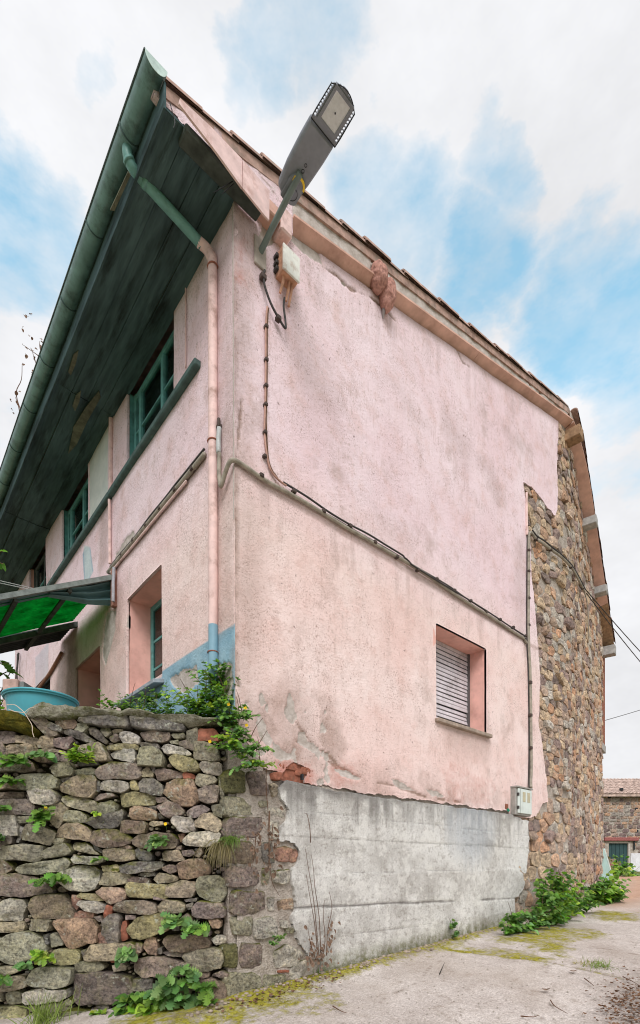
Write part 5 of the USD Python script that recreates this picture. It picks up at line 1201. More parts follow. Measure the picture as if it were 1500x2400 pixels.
    for cx, cw, r in ((.085, .03, .046), (.30, .012, .013), (.255, .016, .014)): mesh(t, 'screw_cap', put(ring(cx, cw, r, .003), -.028 if r > .04 else -.003), SEAM)
def trimesh_cyl(r, h):
    c = trimesh.creation.cylinder(radius=r, height=h, sections=20); return np.array(c.vertices), np.array(c.faces)
street_lamp()

# ================================================================== BOXES AND CABLES ON THE GABLE
def junction():
    t = Thing('junction_box', 'small rust-stained junction box below the street lamp', 'electrical box', (.55, 0, 7.36))
    mesh(t, 'case', box(.455, .655, -.15, -.02, 7.262, 7.50, .006), BOXSIDE)
    mesh(t, 'lid', box(.45, .662, -.172, -.150, 7.255, 7.508, .005), BOXWHITE)
    for z in (7.32, 7.38, 7.45): mesh(t, 'bracket', box(.425, .455, -.09, -.03, z - .018, z + .018, .004), WIRE)
    for i, x in enumerate((.50, .575, .61)): mesh(t, 'gland', tube([(x, -.10, 7.265), (x, -.095, 7.20), (x - .01, -.06, 7.12 - .03 * i)], .014, 8), BOXSIDE)
junction()

def meter():
    t = Thing('meter_box', 'pale grey electric meter box half over the concrete footing', 'meter box', (5.48, 0, 2.13))
    x0, x1, z0, z1 = 5.15, 5.66, 2.13, 2.58
    mesh(t, 'case', box(x0, x1, -.125, -.02, z0, z1, .01), flat('meter_case', lin(150, 146, 140), .7))
    mesh(t, 'door', box(x0 + .045, x1 - .01, -.145, -.125, z0 + .03, z1 - .02, .006), METER)
    for a, b in ((.19, .28), (.34, .43)): mesh(t, 'meter_window', box(x0 + a, x0 + b, -.150, -.145, z0 + .22, z0 + .38, .002), METERWIN)
    mesh(t, 'rain_lip', box(x0 - .01, x1 + .01, -.155, -.02, z1 - .012, z1 + .014, .004), MATS['meter_case'])
    for z in (z0 + .12, z0 + .33): mesh(t, 'hinge', box(x0 + .035, x0 + .07, -.155, -.125, z - .025, z + .025, .004), WIRE)
    mesh(t, 'seam', box(x0 + .12, x0 + .126, -.1465, -.145, z0 + .035, z1 - .03), SEAM)
meter()

CLIPM = flat('dark_cable_clip', lin(74, 62, 56), .7)
def cable(name, label, runs, clips, cat='cable', loc=None):
    p0 = runs[0][0][0]
    t = Thing(name, label, cat, tuple(loc or p0))
    for pts, r, mat in runs:
        mesh(t, 'conductor' if r < .014 else 'conduit', tube(smooth_path(pts, 5), r, 8), mat, True)
    for (c, s) in clips:
        mesh(t, 'clip', xf(box(-s, s, -.022, .03, -s * .8, s * .8, .004), t=c), CLIPM)
def wob(pts, amp, k=3, seed=0):
    """a hand-fixed run: small sags between the points"""
    rn = random.Random(seed); out = []
    for a, b in zip(pts[:-1], pts[1:]):
        for i in range(k):
            q = np.array(a) + (np.array(b) - a) * i / k; q[2] += rn.uniform(-amp, amp); out.append(tuple(q))
    return out + [tuple(pts[-1])]
Y = -.062
xs = np.arange(.25, 5.6, .41)
cable('cable_run', 'grey conduit with black cable crossing the gable above the shuttered window',
      [([(-.06, .20, 5.35), (-.068, .19, 5.16), (-.085, .13, 4.98), (-.082, .06, 5.06), (-.07, -.03, 5.14), (.02, Y, 5.14)] + wob([(.3, Y, 5.125), (2.5, Y, 5.16), (5.55, Y, 5.08), (5.64, Y, 5.03)], .008, 6, 1), .021, GREYCAB),
       (wob([(.52, Y - .012, 5.19), (2.4, Y - .012, 5.205), (2.6, Y - .025, 5.15), (5.5, Y - .02, 5.12), (5.63, Y - .01, 5.06)], .012, 6, 2), .010, WIRE),
       (wob([(.9, Y + .01, 5.165), (3., Y - .005, 5.19), (5.5, Y, 5.13)], .01, 6, 3), .008, WIRE)],
      [((x, Y - .012, 5.145 + rs.uniform(-.012, .03)), .022) for x in xs])
def xl(z): return .305 + .012 * math.sin(z * 2.2)
cable('cable_run', 'thin stained cable dropping from the street lamp down the gable corner',
      [([(.30, Y, 7.20), (.27, Y - .02, 7.12), (.285, Y - .02, 7.02), (.36, Y - .02, 6.90), (.46, Y - .03, 6.80), (.53, Y - .035, 6.76), (.535, Y - .03, 6.84), (.52, Y - .02, 6.98), (.53, Y - .02, 7.08)], .011, WIRE),
       ([(.33, Y, 6.86), (.318, Y, 6.75)] + [(xl(z), Y + .008, z) for z in np.arange(6.6, 5.5, -.2)] + [(.325, Y, 5.38), (.37, Y, 5.26), (.46, Y, 5.21), (.56, Y - .012, 5.185)], .010, flat('stained_cable', lin(176, 138, 124), .7)),
       ([(.345, Y, 6.86), (.330, Y, 6.7)] + [(xl(z) + .016, Y + .006, z) for z in np.arange(6.5, 5.5, -.2)] + [(.34, Y, 5.38), (.385, Y, 5.27), (.46, Y, 5.22)], .007, DEAD)],
      [((xl(z) + .004, Y + .005, z), .018) for z in (6.66, 6.33, 6.07, 5.88, 5.6, 5.36)] + [((.27, Y - .015, 7.10), .03), ((.45, Y - .025, 6.81), .025)])
cable('cable_run', 'grey conduit rising from the meter box up the right end of the plaster',
      [([(5.72, Y - .03, 2.62), (5.77, Y, 2.75), (5.79, Y, 2.95), (5.775, Y, 3.6), (5.75, Y, 4.5), (5.70, Y, 5.0), (5.685, Y, 5.4), (5.69, Y, 6.0), (5.70, Y, 6.9)], .027, GREYCAB),
       ([(5.68, Y - .02, 2.62), (5.73, Y + .01, 2.8), (5.745, Y + .012, 3.5), (5.715, Y + .012, 4.6), (5.665, Y + .01, 5.3), (5.68, Y + .01, 6.86)], .011, WIRE),
       ([(5.665, Y + .012, 6.86), (5.655, Y + .012, 7.2), (5.65, Y + .012, 7.56)], .022, PINKPIPE)],
      [((5.765 - .03 * (z - 3) * .5, Y - .01, z), .03) for z in (3.3, 3.85, 4.4)] + [((5.69, Y - .01, z), .024) for z in (5.35, 5.8, 6.25, 6.6)])
S1 = [gable_xyz([s], z, [.07])[0] for s, z in ((5.70, 6.88), (5.78, 6.94), (5.95, 6.90), (6.2, 6.93), (6.5, 6.95), (6.9, 6.98), (7.4, 7.0), (8.0, 7.05), (8.55, 7.10), (8.8, 7.12))]
cable('cable_run', 'cable bundle sagging across the bare stone towards the overhead wires',
      [([tuple(p) for p in S1], .022, GREYCAB), ([tuple(p + [0, -.02, .03 + .012 * math.sin(i)]) for i, p in enumerate(S1[1:])], .012, WIRE), ([tuple(S1[-1]), tuple(S1[-1] + [.15, .0, -.25]), tuple(S1[-1] + [.3, .03, -.9])], .012, GREYCAB)],
      [(tuple(p), .03) for p in S1[2::2]])
def far(px, py, z): return CAM + z * np.array([((px - PX0) / FOC * RIGHT + FWD + (HORY - py) / FOC * np.array([0, 0, 1]))])[0]
for lab, (a, b, sg) in {'upper of two overhead wires leaving the stone end': (0.03, far(1640, 1668, 17), .10), 'lower of two overhead wires leaving the stone end': (-.03, far(1640, 1700, 17), .16)}.items():
    p0 = S1[-1] + [0.02, -.03, a]
    pts = [tuple(p0 + (b - p0) * t - np.array([0, 0, sg * 4 * t * (1 - t)])) for t in np.linspace(0, 1, 14)]
    h = mesh(None, 'overhead_wire', tube(pts, .011, 6), WIRE, True); tag(prim(h), lab, 'wire')
pts = [far(1405, 1692, 24) + (far(1600, 1632, 24) - far(1405, 1692, 24)) * t - np.array([0, 0, .12 * t * (1 - t)]) for t in np.linspace(0, 1, 10)]
h = mesh(None, 'overhead_wire', tube(pts, .014, 6), WIRE, True); tag(prim(h), 'thin wire low in the sky above the far tiled roof', 'wire')
cable('cable_run', 'thick pale conduit with cables along the front wall below the upper windows',
      [(wob([(-.055, .5, 5.53), (-.055, 3.3, 5.51)], .006, 6, 4), .026, GREYCAB), (wob([(-.06, .5, 5.575), (-.06, 1.4, 5.56), (-.06, 3.2, 5.545)], .012, 4, 5), .012, WIRE), (wob([(-.055, .9, 5.47), (-.055, 3.2, 5.465)], .008, 4, 6), .014, PINKPIPE)],
      [((-.06, y, 5.52), .024) for y in (.75, 1.15, 1.55, 1.95, 2.35, 2.75)])
cable('cable_run', 'short grey lead looped behind the pink downpipe',
      [([(-.05, .22, 5.62), (-.06, .215, 5.5), (-.062, .21, 5.36)], .024, flat('pale_lead', lin(176, 180, 178), .5)), ([(-.05, .23, 5.72), (-.05, .22, 5.6)], .016, CLIPM)], [((-.05, .22, 5.64), .02)])
cable('pipe_run', 'old brown pipe and hanging wires beyond the awning', [([(-.06, 5.6, 5.07), (-.06, 6.6, 4.9), (-.06, 8.35, 4.78)], .03, flat('brown_pipe', lin(140, 100, 76), .8)), ([(-.09, 8.4, 4.78), (-.09, 8.42, 4.2), (-.09, 8.4, 3.5)], .05, PINKPIPE),
      ([(-.07, 8.9, 6.1), (-.09, 9.1, 5.4), (-.1, 8.8, 4.95), (-.08, 8.5, 4.85)], .02, WIRE), ([(-.07, 9.0, 6.1), (-.1, 8.9, 5.5), (-.1, 8.6, 4.9)], .016, WIRE), ([(-.1, 9.3, 5.9), (-.3, 9.6, 5.3), (-.25, 9.4, 4.9), (-.1, 8.9, 4.7)], .010, WIRE)], [], 'pipe')
t = Thing('pipe_stub', 'broken green pipe stub in a small hole left of the meter box', 'pipe', tuple(G(1182, 1895)))
c = G(1182, 1893)
mesh(t, 'hole', xf(box(-.05, .05, -.045, .0, -.03, .06, .01), t=c), BRICK); mesh(t, 'stub', tube([c + [-.05, -.10, -.055], c + [.0, -.07, -.05], c + [.04, -.03, -.02]], .02, 10), flat('green_plastic_pipe', lin(30, 120, 92), .4))

def nest():
    t = Thing('mud_nest', 'reddish brown lumpy nest stuck under the roof ledge on the gable', 'nest', (2.02, -.09, 8.30))
    for i, (cx, cz, rx, rz, sd) in enumerate([(1.925, 8.31, .115, .15, 1), (2.085, 8.22, .10, .18, 2)]):
        s = trimesh.creation.icosphere(4, 1.0); v = np.array(s.vertices)
        k_ = 1 + (meshkit.fbm(v * 1.8 + sd * 9, 3, sd) - .5) * .32
        band = .022 * np.sin(v[:, 2] * 14 + v[:, 0] * 4 + sd)
        v = v * (k_ + band)[:, None]
        mesh(t, 'lobe', (v * [rx, .12, rz] + [cx, -.10, cz], np.array(s.faces)), NEST, True)
    mesh(t, 'tip', tube([(2.07, -.07, 8.10), (2.06, -.06, 8.03), (2.065, -.05, 7.97)], [.035, .02, .006], 8), flat('grey_mud', lin(140, 130, 128), .9))
nest()

# ================================================================== TERRACE: awning, tub, pier
def awning():
    t = Thing('awning', 'lean-to awning of corrugated green sheets above the front door', 'awning', (0, 3.1, 5.4))
    zz_ = lambda x: 5.37 + .55 * x
    def sheet(y0, y1, x0, x1, pitch, amp, up=0.):
        ny = int((y1 - y0) / pitch * 8) + 1; ys = np.linspace(y0, y1, ny); xs_ = np.linspace(x0, x1, 8); V = []
        for th in (0, .004):
            for x in xs_: V.append(np.c_[np.full(ny, x), ys, zz_(x) + up + th + amp * np.sin(2 * np.pi * ys / pitch) + .012 * np.sin(x * 3 + y0)])
        V = np.vstack(V); F = []; L = 8 * ny
        for i in range(7):
            for j in range(ny - 1):
                q = [i * ny + j, i * ny + j + 1, (i + 1) * ny + j + 1, (i + 1) * ny + j]; F += [[q[0], q[1], q[2]], [q[0], q[2], q[3]], [L + q[0], L + q[2], L + q[1]], [L + q[0], L + q[3], L + q[2]]]
        return V, np.array(F)
    mesh(t, 'roof_sheet', sheet(3.08, 3.36, -3.2, -.03, .13, .02, .012), TEAL, True, label='teal corrugated metal sheet at the near edge')
    mesh(t, 'roof_sheet', sheet(3.30, 4.75, -3.2, -.12, .075, .010), MATS['greensheet'], True, label='translucent green ribbed sheet')
    mesh(t, 'roof_sheet', sheet(4.78, 5.7, -3.0, -.05, .10, .015), flat('dark_sheet', lin(34, 44, 40), .7), True, label='dark opaque sheet at the far edge')
    # corrugated side sheet sagging from the near edge
    n = 40; V = []
    for x, a, b in [(-.04, 5.40, 5.02), (-.35, 5.19, 4.93), (-.6, 5.05, 4.90), (-.85, 4.91, 4.86)]:
        k_ = np.linspace(0, 1, n); V.append(np.c_[np.full(n, x), 3.12 + .035 * np.sin(k_ * 2 * np.pi * 3.2) + .10 * k_, a + (b - a) * k_])
    V = np.vstack(V); F = np.array([[i * n + j, i * n + j + 1, (i + 1) * n + j + 1] for i in range(3) for j in range(n - 1)] + [[i * n + j, (i + 1) * n + j + 1, (i + 1) * n + j] for i in range(3) for j in range(n - 1)])
    mesh(t, 'side_sheet', (V, F), TEAL, True)
    for x in (-.62, -1.25, -1.9): mesh(t, 'batten', xf(box(-.025, .025, 3.1, 5.6, -.075, -.035), t=(x, 0, zz_(x))), DARKWOOD)
    v, f = box(-3.2, -.03, 4.76, 4.83, -.10, -.015); mesh(t, 'beam', (np.c_[v[:, 0], v[:, 1], v[:, 2] + zz_(v[:, 0])], f), DARKWOOD)
    v, f = box(-3.2, -.02, 3.05, 3.10, -.03, .04); mesh(t, 'edge_trim', (np.c_[v[:, 0], v[:, 1], v[:, 2] + zz_(v[:, 0])], f), flat('grey_edge_trim', lin(120, 128, 124), .7, var=.3))
    mesh(t, 'wall_batten', box(-.09, -.02, 3.02, 3.10, 4.92, 5.45, .006), flat('reddish_batten', lin(150, 110, 96), .8))
    mesh(t, 'drain_pipe', tube([(-.09, 2.97, 5.42), (-.10, 2.965, 5.2), (-.10, 2.97, 4.95)], .022, 8), flat('grey_thin_pipe', lin(160, 160, 166), .5))
    for (x, y) in ((-3.1, 3.2), (-3.1, 5.4)): mesh(t, 'post', tube([(x, y, 2.6), (x, y, zz_(x))], .035, 8), DARKWOOD)
awning()

def tub():
    c = WP(97, 1640, 5.75); c = np.array([c[0], c[1], 2.555]); R, Hh = .37, .585
    t = Thing('plastic_tub', 'round turquoise plastic tub standing behind the dry stone wall', 'tub', tuple(c))
    prof = [(.72 * R, 0), (.74 * R, .02), (.93 * R, Hh - .05), (.95 * R, Hh - .035), (1.0 * R, Hh - .03), (1.02 * R, Hh - .005), (1.0 * R, Hh), (.95 * R, Hh - .005), (.92 * R, Hh - .06), (.70 * R, .03), (0, .03)]
    n = 48; V = np.vstack([np.c_[r * np.cos(np.arange(n) * 2 * np.pi / n), r * np.sin(np.arange(n) * 2 * np.pi / n), np.full(n, z)] for r, z in prof]); F = []
    for r in range(len(prof) - 1):
        for j in range(n):
            k_ = (j + 1) % n; F += [[r * n + j, r * n + k_, (r + 1) * n + k_], [r * n + j, (r + 1) * n + k_, (r + 1) * n + j]]
    mesh(t, 'bowl', (V + c, np.array(F)), TUB, 40)
    mesh(t, 'rim', tube(np.c_[c[0] + 1.0 * R * np.cos(np.linspace(0, 2 * np.pi, 49)), c[1] + 1.0 * R * np.sin(np.linspace(0, 2 * np.pi, 49)), np.full(49, c[2] + Hh - .004)], .014, 8), TUB, True)
    c2 = WP(40, 1640, 6.6)
    t = Thing('masonry_pier', 'low pinkish masonry pier with a grey board behind the tub', 'pier', (c2[0], c2[1], 2.6))
    R3 = frame(RIGHT, FWD, np.array([0, 0, 1.]))
    zt = float(far(40, 1597, 6.6)[2])
    mesh(t, 'pier', xf(box(-.13, .06, -.1, .25, 0, zt - 2.6, .012), R3, (c2[0], c2[1], 2.6)), flat('pier_plaster', lin(190, 160, 150), .9, var=.2, dirt=lin(140, 116, 104)))
    mesh(t, 'board', xf(box(.064, .12, -.06, .2, 0, zt - 2.62, .005), R3, (c2[0], c2[1], 2.6)), flat('grey_board', lin(120, 124, 122), .8, var=.25))
tub()

# ================================================================== PLANTS
OUTL = {
 'nettle': ([0, .08, .22, .4, .58, .74, .88, 1.], [.0, .26, .40, .40, .31, .22, .11, 0.]),
 'lobed': ([0, .12, .2, .32, .42, .54, .64, .76, .88, 1.], [.03, .06, .34, .12, .42, .14, .40, .20, .34, .02]),
 'round': ([0, .1, .3, .55, .8, .94, 1.], [.05, .34, .52, .55, .42, .2, 0.]),
 'frond': ([0, .2, .5, .8, 1.], [.05, .16, .2, .13, 0.]),
 'fig': ([0, .08, .25, .38, .5, .62, .74, .86, 1.], [.1, .42, .5, .3, .52, .34, .30, .22, 0.]),
}
def leaf(base, d, up, L, kind, droop=.25, fold=.25):
    d = np.asarray(d, float); d /= np.linalg.norm(d) + 1e-9
    side = np.cross(d, up); side /= np.linalg.norm(side) + 1e-9
    nrm = np.cross(side, d)
    t, w = map(np.array, OUTL[kind]); n = len(t)
    w = w * L; mid = base + np.outer(t * L, d) - np.outer(droop * L * t ** 2, np.array([0, 0, 1.])) * 1.0
    lf = mid + np.outer(w, side) + np.outer(w * fold, nrm); rt = mid - np.outer(w, side) + np.outer(w * fold, nrm)
    V = np.vstack([mid, lf, rt]); F = []
    for i in range(n - 1):
        F += [[i, i + 1, n + i + 1], [i, n + i + 1, n + i], [i, 2 * n + i, 2 * n + i + 1], [i, 2 * n + i + 1, i + 1]]
    return V, np.array(F)

def leaves_to(t, lst, mat):
    for v, f, tn in lst: mesh(t, 'leaf', (v, f), mat, False, dict(tint=np.array([1., 1., 1.]) * tn))

def stem_curve(b, d, L, sag, n=7, rn=rs):
    p = [np.array(b, float)]; d = np.array(d, float); d /= np.linalg.norm(d)
    for i in range(n):
        d = d + np.array([rn.uniform(-.12, .12), rn.uniform(-.12, .12), rn.uniform(-.08, .08) - sag / n]); d /= np.linalg.norm(d)
        p.append(p[-1] + d * L / n)
    return np.array(p)

def plant(name, label, cat, base, out, stems=4, L=.12, per=4, size=.04, kind='lobed', mat=None, sag=.6, spread=.8, up=.6, flowers=(), seed=0, group=None, blossoms=0, thing=None, stem_r=.0025):
    rn = random.Random(seed or hash_(label)); base = np.asarray(base, float); out = np.asarray(out, float)
    t = thing or Thing(name, label, cat, tuple(base), group)
    lst = []; sv = []
    for s in range(stems):
        side = np.cross(out, [0, 0, 1.]); a = rn.uniform(-spread, spread)
        d = out * rn.uniform(.5, 1.) + side * a + np.array([0, 0, up * rn.uniform(.5, 1.4)])
        b = base + side * rn.uniform(-.25, .25) * L + np.array([0, 0, rn.uniform(-.1, .1) * L])
        c = stem_curve(b, d, L * rn.uniform(.65, 1.2), sag, 6, rn); sv.append(tube(c, np.linspace(stem_r, stem_r * .4, 7), 5))
        for k in range(per):
            i = 1 + int((k + .5) / per * 5.4); q = c[min(6, i)]; tg = c[min(6, i)] - c[i - 1]; tg /= np.linalg.norm(tg) + 1e-9
            for sd in ((-1, 1) if k < per - 1 else (0,)):
                sv_ = np.cross(tg, [0, 0, 1.]); sv_ /= np.linalg.norm(sv_) + 1e-9
                ld = sv_ * sd * rn.uniform(.6, 1.1) + tg * rn.uniform(.3, .9) + out * rn.uniform(.0, .5) + np.array([0, 0, rn.uniform(-.35, .3)])
                v, f = leaf(q, ld, out * .8 + np.array([rn.uniform(-.4, .4), rn.uniform(-.4, .4), .9]), size * rn.uniform(.6, 1.25) * (1 - .25 * k / per), kind, rn.uniform(.1, .6), rn.uniform(-.1, .5))
                lst.append((v, f, rn.uniform(.5, 1.35) * np.array([rn.uniform(.85, 1.3), 1, rn.uniform(.7, 1.1)])))
    mesh(t, 'stems', join(sv), STEM, True)
    leaves_to(t, lst, mat or LEAF)
    for q in flowers:
        q = np.asarray(q, float)
        mesh(t, 'flower_stalk', tube(smooth_path([base, (base + q) / 2 + out * .03, q], 3), .0022, 5), STEM)
        flower(t, q, out)
    return t

def flower(t, q, out):
    vs = []
    for k in range(4):
        a = k * np.pi / 2 + .4; sd = np.cross(out, [0, 0, 1.]); sd /= np.linalg.norm(sd)
        d = sd * math.cos(a) + np.array([0, 0, 1.]) * math.sin(a) + out * .25
        vs.append(leaf(q, d, out, .017, 'round', 0, .1))
    h = mesh(t, 'flower', join(vs), YELLOW, False)
    return h

def hash_(txt): return sum((i + 1) * ord(c) for i, c in enumerate(txt)) % 100003

def grass(name, label, base, n, L, spread, mat, out=(0, 0, 1), hang=1.0, seed=1, w=.004, group=None, cat='grass', line=None):
    rn = random.Random(seed); base = np.asarray(base, float); V, F, k = [], [], 0; T = []
    for _ in range(n):
        if line is not None:
            a = rn.random(); b = np.array(line[0]) * (1 - a) + np.array(line[1]) * a + np.array([rn.gauss(0, spread * .3), rn.gauss(0, spread * .3), 0])
        else: b = base + np.array([rn.gauss(0, spread), rn.gauss(0, spread), rn.gauss(0, spread * .2)])
        d = np.array(out, float) + np.array([rn.gauss(0, .35), rn.gauss(0, .35), rn.gauss(0, .15)]); l = L * rn.uniform(.45, 1.25)
        c = [b]; d /= np.linalg.norm(d)
        for i in range(4):
            d = d + np.array([0, 0, -.25 * hang * rn.uniform(.6, 1.4)]); d /= np.linalg.norm(d); c.append(c[-1] + d * l / 4)
        c = np.array(c); sd = np.cross(d, [rn.uniform(-1, 1), rn.uniform(-1, 1), .3]); sd /= np.linalg.norm(sd) + 1e-9
        ww = w * rn.uniform(.6, 1.4) * np.array([1, 1, .8, .5, .08])
        V.append(np.vstack([c + np.outer(ww, sd), c - np.outer(ww, sd)]))
        for i in range(4): F += [[k + i, k + i + 1, k + 6 + i], [k + i, k + 6 + i, k + 5 + i]]
        T.append(np.full((10, 3), rn.uniform(.6, 1.4))); k += 10
    t = Thing(name, label, cat, tuple(base), group)
    mesh(t, 'blades', (np.vstack(V), np.array(F)), mat, False, dict(tint=np.vstack(T)), kind='stuff')
    return t

WN = -FWD                                                       # the dry wall faces this way
def on_wall(px, py, o=.03): return WP(px, py, WZ - .03 - o)
# small plants rooted in the joints of the dry stone wall: place, label, size in pixels, look
for (px, py, w, lab, kind, mt, nst, cat, sg, up) in [
    (192, 1786, 62, 'bright yellow-green fern tuft high in the dry stone wall', 'frond', LEAF_BRIGHT, 12, 'fern', .3, 1.1),
    (46, 1790, 60, 'green lobed herb below the moss cushion at the wall top left', 'lobed', LEAF, 6, 'herb', .6, .8),
    (30, 1832, 46, 'broad leaved green rosette under the herb at the left edge', 'lobed', LEAF, 4, 'herb', .7, .3),
    (100, 1772, 50, 'trailing pale leaves along a joint right of the lobed herb', 'round', LEAF_BLUE, 3, 'herb', .6, .3),
    (108, 1920, 58, 'herb with one yellow flower beside a leaning tan stone', 'lobed', LEAF, 5, 'herb', .8, .7),
    (372, 1978, 50, 'lush green tuft on a dark stone below a yellow flower', 'lobed', LEAF_BLUE, 6, 'herb', .7, .7),
    (128, 2055, 58, 'leafy sprig hanging beside a big pale boulder', 'lobed', LEAF, 5, 'herb', .9, .4),
    (114, 2245, 46, 'bright green sprig right of the largest lichened stone', 'lobed', LEAF_BRIGHT, 5, 'herb', .7, .8),
    (64, 2262, 46, 'dark green sprig under the largest lichened stone', 'lobed', LEAF_BLUE, 4, 'herb', .7, .4),
    (10, 2290, 60, 'green leaves at the left edge low on the wall', 'lobed', LEAF, 4, 'herb', .8, .4),
    (418, 2158, 62, 'blue-green sprig at the right end of a yellow lichened stone', 'lobed', LEAF_BLUE, 5, 'herb', .9, .6),
    (472, 2172, 56, 'bright feathery sprig under a reddish stone near the wall end', 'lobed', LEAF, 5, 'herb', .8, .5),
    (306, 2222, 46, 'vine of rounded leaves trailing over a long tan stone', 'round', LEAF_BLUE, 3, 'vine', 1.4, .0),
    (240, 2015, 30, 'tiny green shoot between two pale stones in mid wall', 'lobed', LEAF, 3, 'herb', .6, .5),
    (4, 1900, 44, 'green leaves at the left edge halfway up the wall', 'lobed', LEAF, 4, 'herb', .7, .5),
    (8, 1968, 36, 'pale small-leaved sprig at the left edge on a purple stone', 'round', LEAF_BLUE, 4, 'herb', .7, .6),
    (228, 1908, 22, 'single pale leaf sprig on a square grey stone', 'round', LEAF_BRIGHT, 2, 'herb', .5, .4),
    (246, 2380, 46, 'yellow-green broad leaves at the foot of the wall', 'nettle', LEAF_BRIGHT, 4, 'herb', .5, .9)]:
    L = w * WZ / FOC * .72
    plant('wall_plant', lab, cat, on_wall(px, py), WN, nst, L, 4 if kind != 'frond' else 5, L * (.62 if kind != 'frond' else .5), kind, mt, sg, .8, up, flowers=[on_wall(108, 1893, .07)] if px == 108 else ())
t = Thing('wall_plant', 'single yellow flower on a thin stalk between two brown stones', 'flower', tuple(on_wall(390, 1945)))
mesh(t, 'stalk', tube([on_wall(392, 1950, -.03), on_wall(390, 1942, .05), on_wall(388, 1931, .07)], .002, 5), STEM); flower(t, on_wall(388, 1931, .075), WN)
# large celandine-like plant at the foot of the wall
t = Thing('wall_plant', 'large spreading green herb in front of the wall foot near its right end', 'herb', tuple(on_wall(440, 2330)))
for i, (a, b, w) in enumerate([(405, 2300, 120), (470, 2310, 110), (450, 2345, 120), (500, 2350, 90), (390, 2330, 90), (470, 2385, 110), (430, 2275, 90)]):
    plant('', 'x', '', on_wall(a, b, .02), WN, 4, w * WZ / FOC * .55, 4, w * WZ / FOC * .26, 'lobed', LEAF if i % 2 else LEAF_BLUE, .8, 1., .5, seed=60 + i, thing=t)
t = Thing('wall_plant', 'leafy herb left of the large one at the wall foot', 'herb', tuple(on_wall(320, 2370)))
for i, (a, b, w) in enumerate([(320, 2345, 80), (300, 2375, 80), (345, 2372, 90), (375, 2340, 70), (315, 2395, 60)]):
    plant('', 'x', '', on_wall(a, b, .03), WN, 4, w * WZ / FOC * .55, 4, w * WZ / FOC * .34, 'nettle' if i != 3 else 'lobed', LEAF_BRIGHT if i == 2 else LEAF, .7, 1., .7, seed=80 + i, thing=t)
# plants along the top of the wall
def bush(name, label, cat, pts, out, size, kind, mat, L, stems, per, seed, sag=.6, up=1.0):
    t = Thing(name, label, cat, tuple(pts[0])); rq = random.Random(seed)
    for i in range(len(pts)):
        if rq.random() < .6:
            c = stem_curve(pts[i], np.array(out) * .4 + np.array([rq.uniform(-.4, .4), rq.uniform(-.3, .3), 1.2]), L * rq.uniform(.8, 1.5), .5, 6, rq)
            mesh(t, 'dry_stalk', tube(c, np.linspace(.004, .0015, 7) * (1 + L), 5), DEAD, True)
    for i, p in enumerate(pts):
        plant('', 'x', '', p, out, stems, L, per, size, kind, mat if not isinstance(mat, tuple) else mat[i % len(mat)], sag, 1., up, seed=seed + i, thing=t)
    return t
TOPZ = WZ + .12
bush('nettle_clump', 'tall bushy nettles on the wall top against the blue corner', 'nettle', [WP(a, b, TOPZ + c) for a, b, c in [(445, 1690, .1), (470, 1690, .0), (495, 1690, .05), (520, 1690, -.02), (480, 1665, .1), (505, 1650, .12), (500, 1620, .14), (530, 1660, .03), (455, 1665, .12), (515, 1600, .14)]], WN, .066, 'nettle', (LEAF, LEAF, LEAF_BRIGHT), .30, 7, 6, 200)
bush('low_weeds', 'low mixed weeds along the wall top before the front windows', 'weeds', [WP(a, b, TOPZ + c) for a, b, c in [(270, 1672, .1), (300, 1670, .12), (335, 1676, .1), (365, 1680, .1), (395, 1684, .1), (420, 1688, .05), (350, 1655, .2), (400, 1655, .2)]], WN, .055, 'nettle', (LEAF, LEAF_BLUE), .24, 6, 5, 240)
bush('fern_tuft', 'small bright fern on the middle of the wall coping', 'fern', [WP(326, 1674, TOPZ - .06)], WN, .05, 'frond', LEAF_BRIGHT, .14, 9, 5, 262)
t = bush('celandine', 'celandine with yellow flowers spilling over the right end of the wall', 'herb', [WP(a, b, TOPZ - c) for a, b, c in [(540, 1705, .10), (560, 1725, .14), (585, 1735, .12), (545, 1745, .18), (600, 1760, .12), (570, 1770, .16), (535, 1760, .18), (610, 1795, .12), (560, 1690, .10), (590, 1800, .14), (570, 1680, .1)]], WN, .062, 'lobed', (LEAF, LEAF_BLUE, LEAF, LEAF_BRIGHT), .22, 6, 5, 280, .8, .5)
for a, b in ((536, 1651), (575, 1660), (492, 1738), (578, 1700)):
    q = WP(a, b, WZ - .12); mesh(t, 'flower_stalk', tube(smooth_path([WP(552, 1720, WZ - .02), (WP(552, 1720, WZ - .02) + q) / 2 + [0, 0, .04], q], 3), .002, 5), STEM); flower(t, q, WN)
bush('wall_plant', 'pale green sprig on the old stones below the plaster edge', 'herb', [G(640, 2215, -.12), G(655, 2200, -.12)], np.array([-.2, -1, 0]), .04, 'nettle', LEAF_BLUE, .10, 4, 4, 330)
bush('wall_plant', 'thin dark ivy sprig climbing the foot of the concrete', 'ivy', [G(1056, 2178, -.12), G(1060, 2200, -.14)], np.array([0, -1., .2]), .05, 'round', LEAF_BLUE, .16, 4, 4, 340, .2, 1.4)

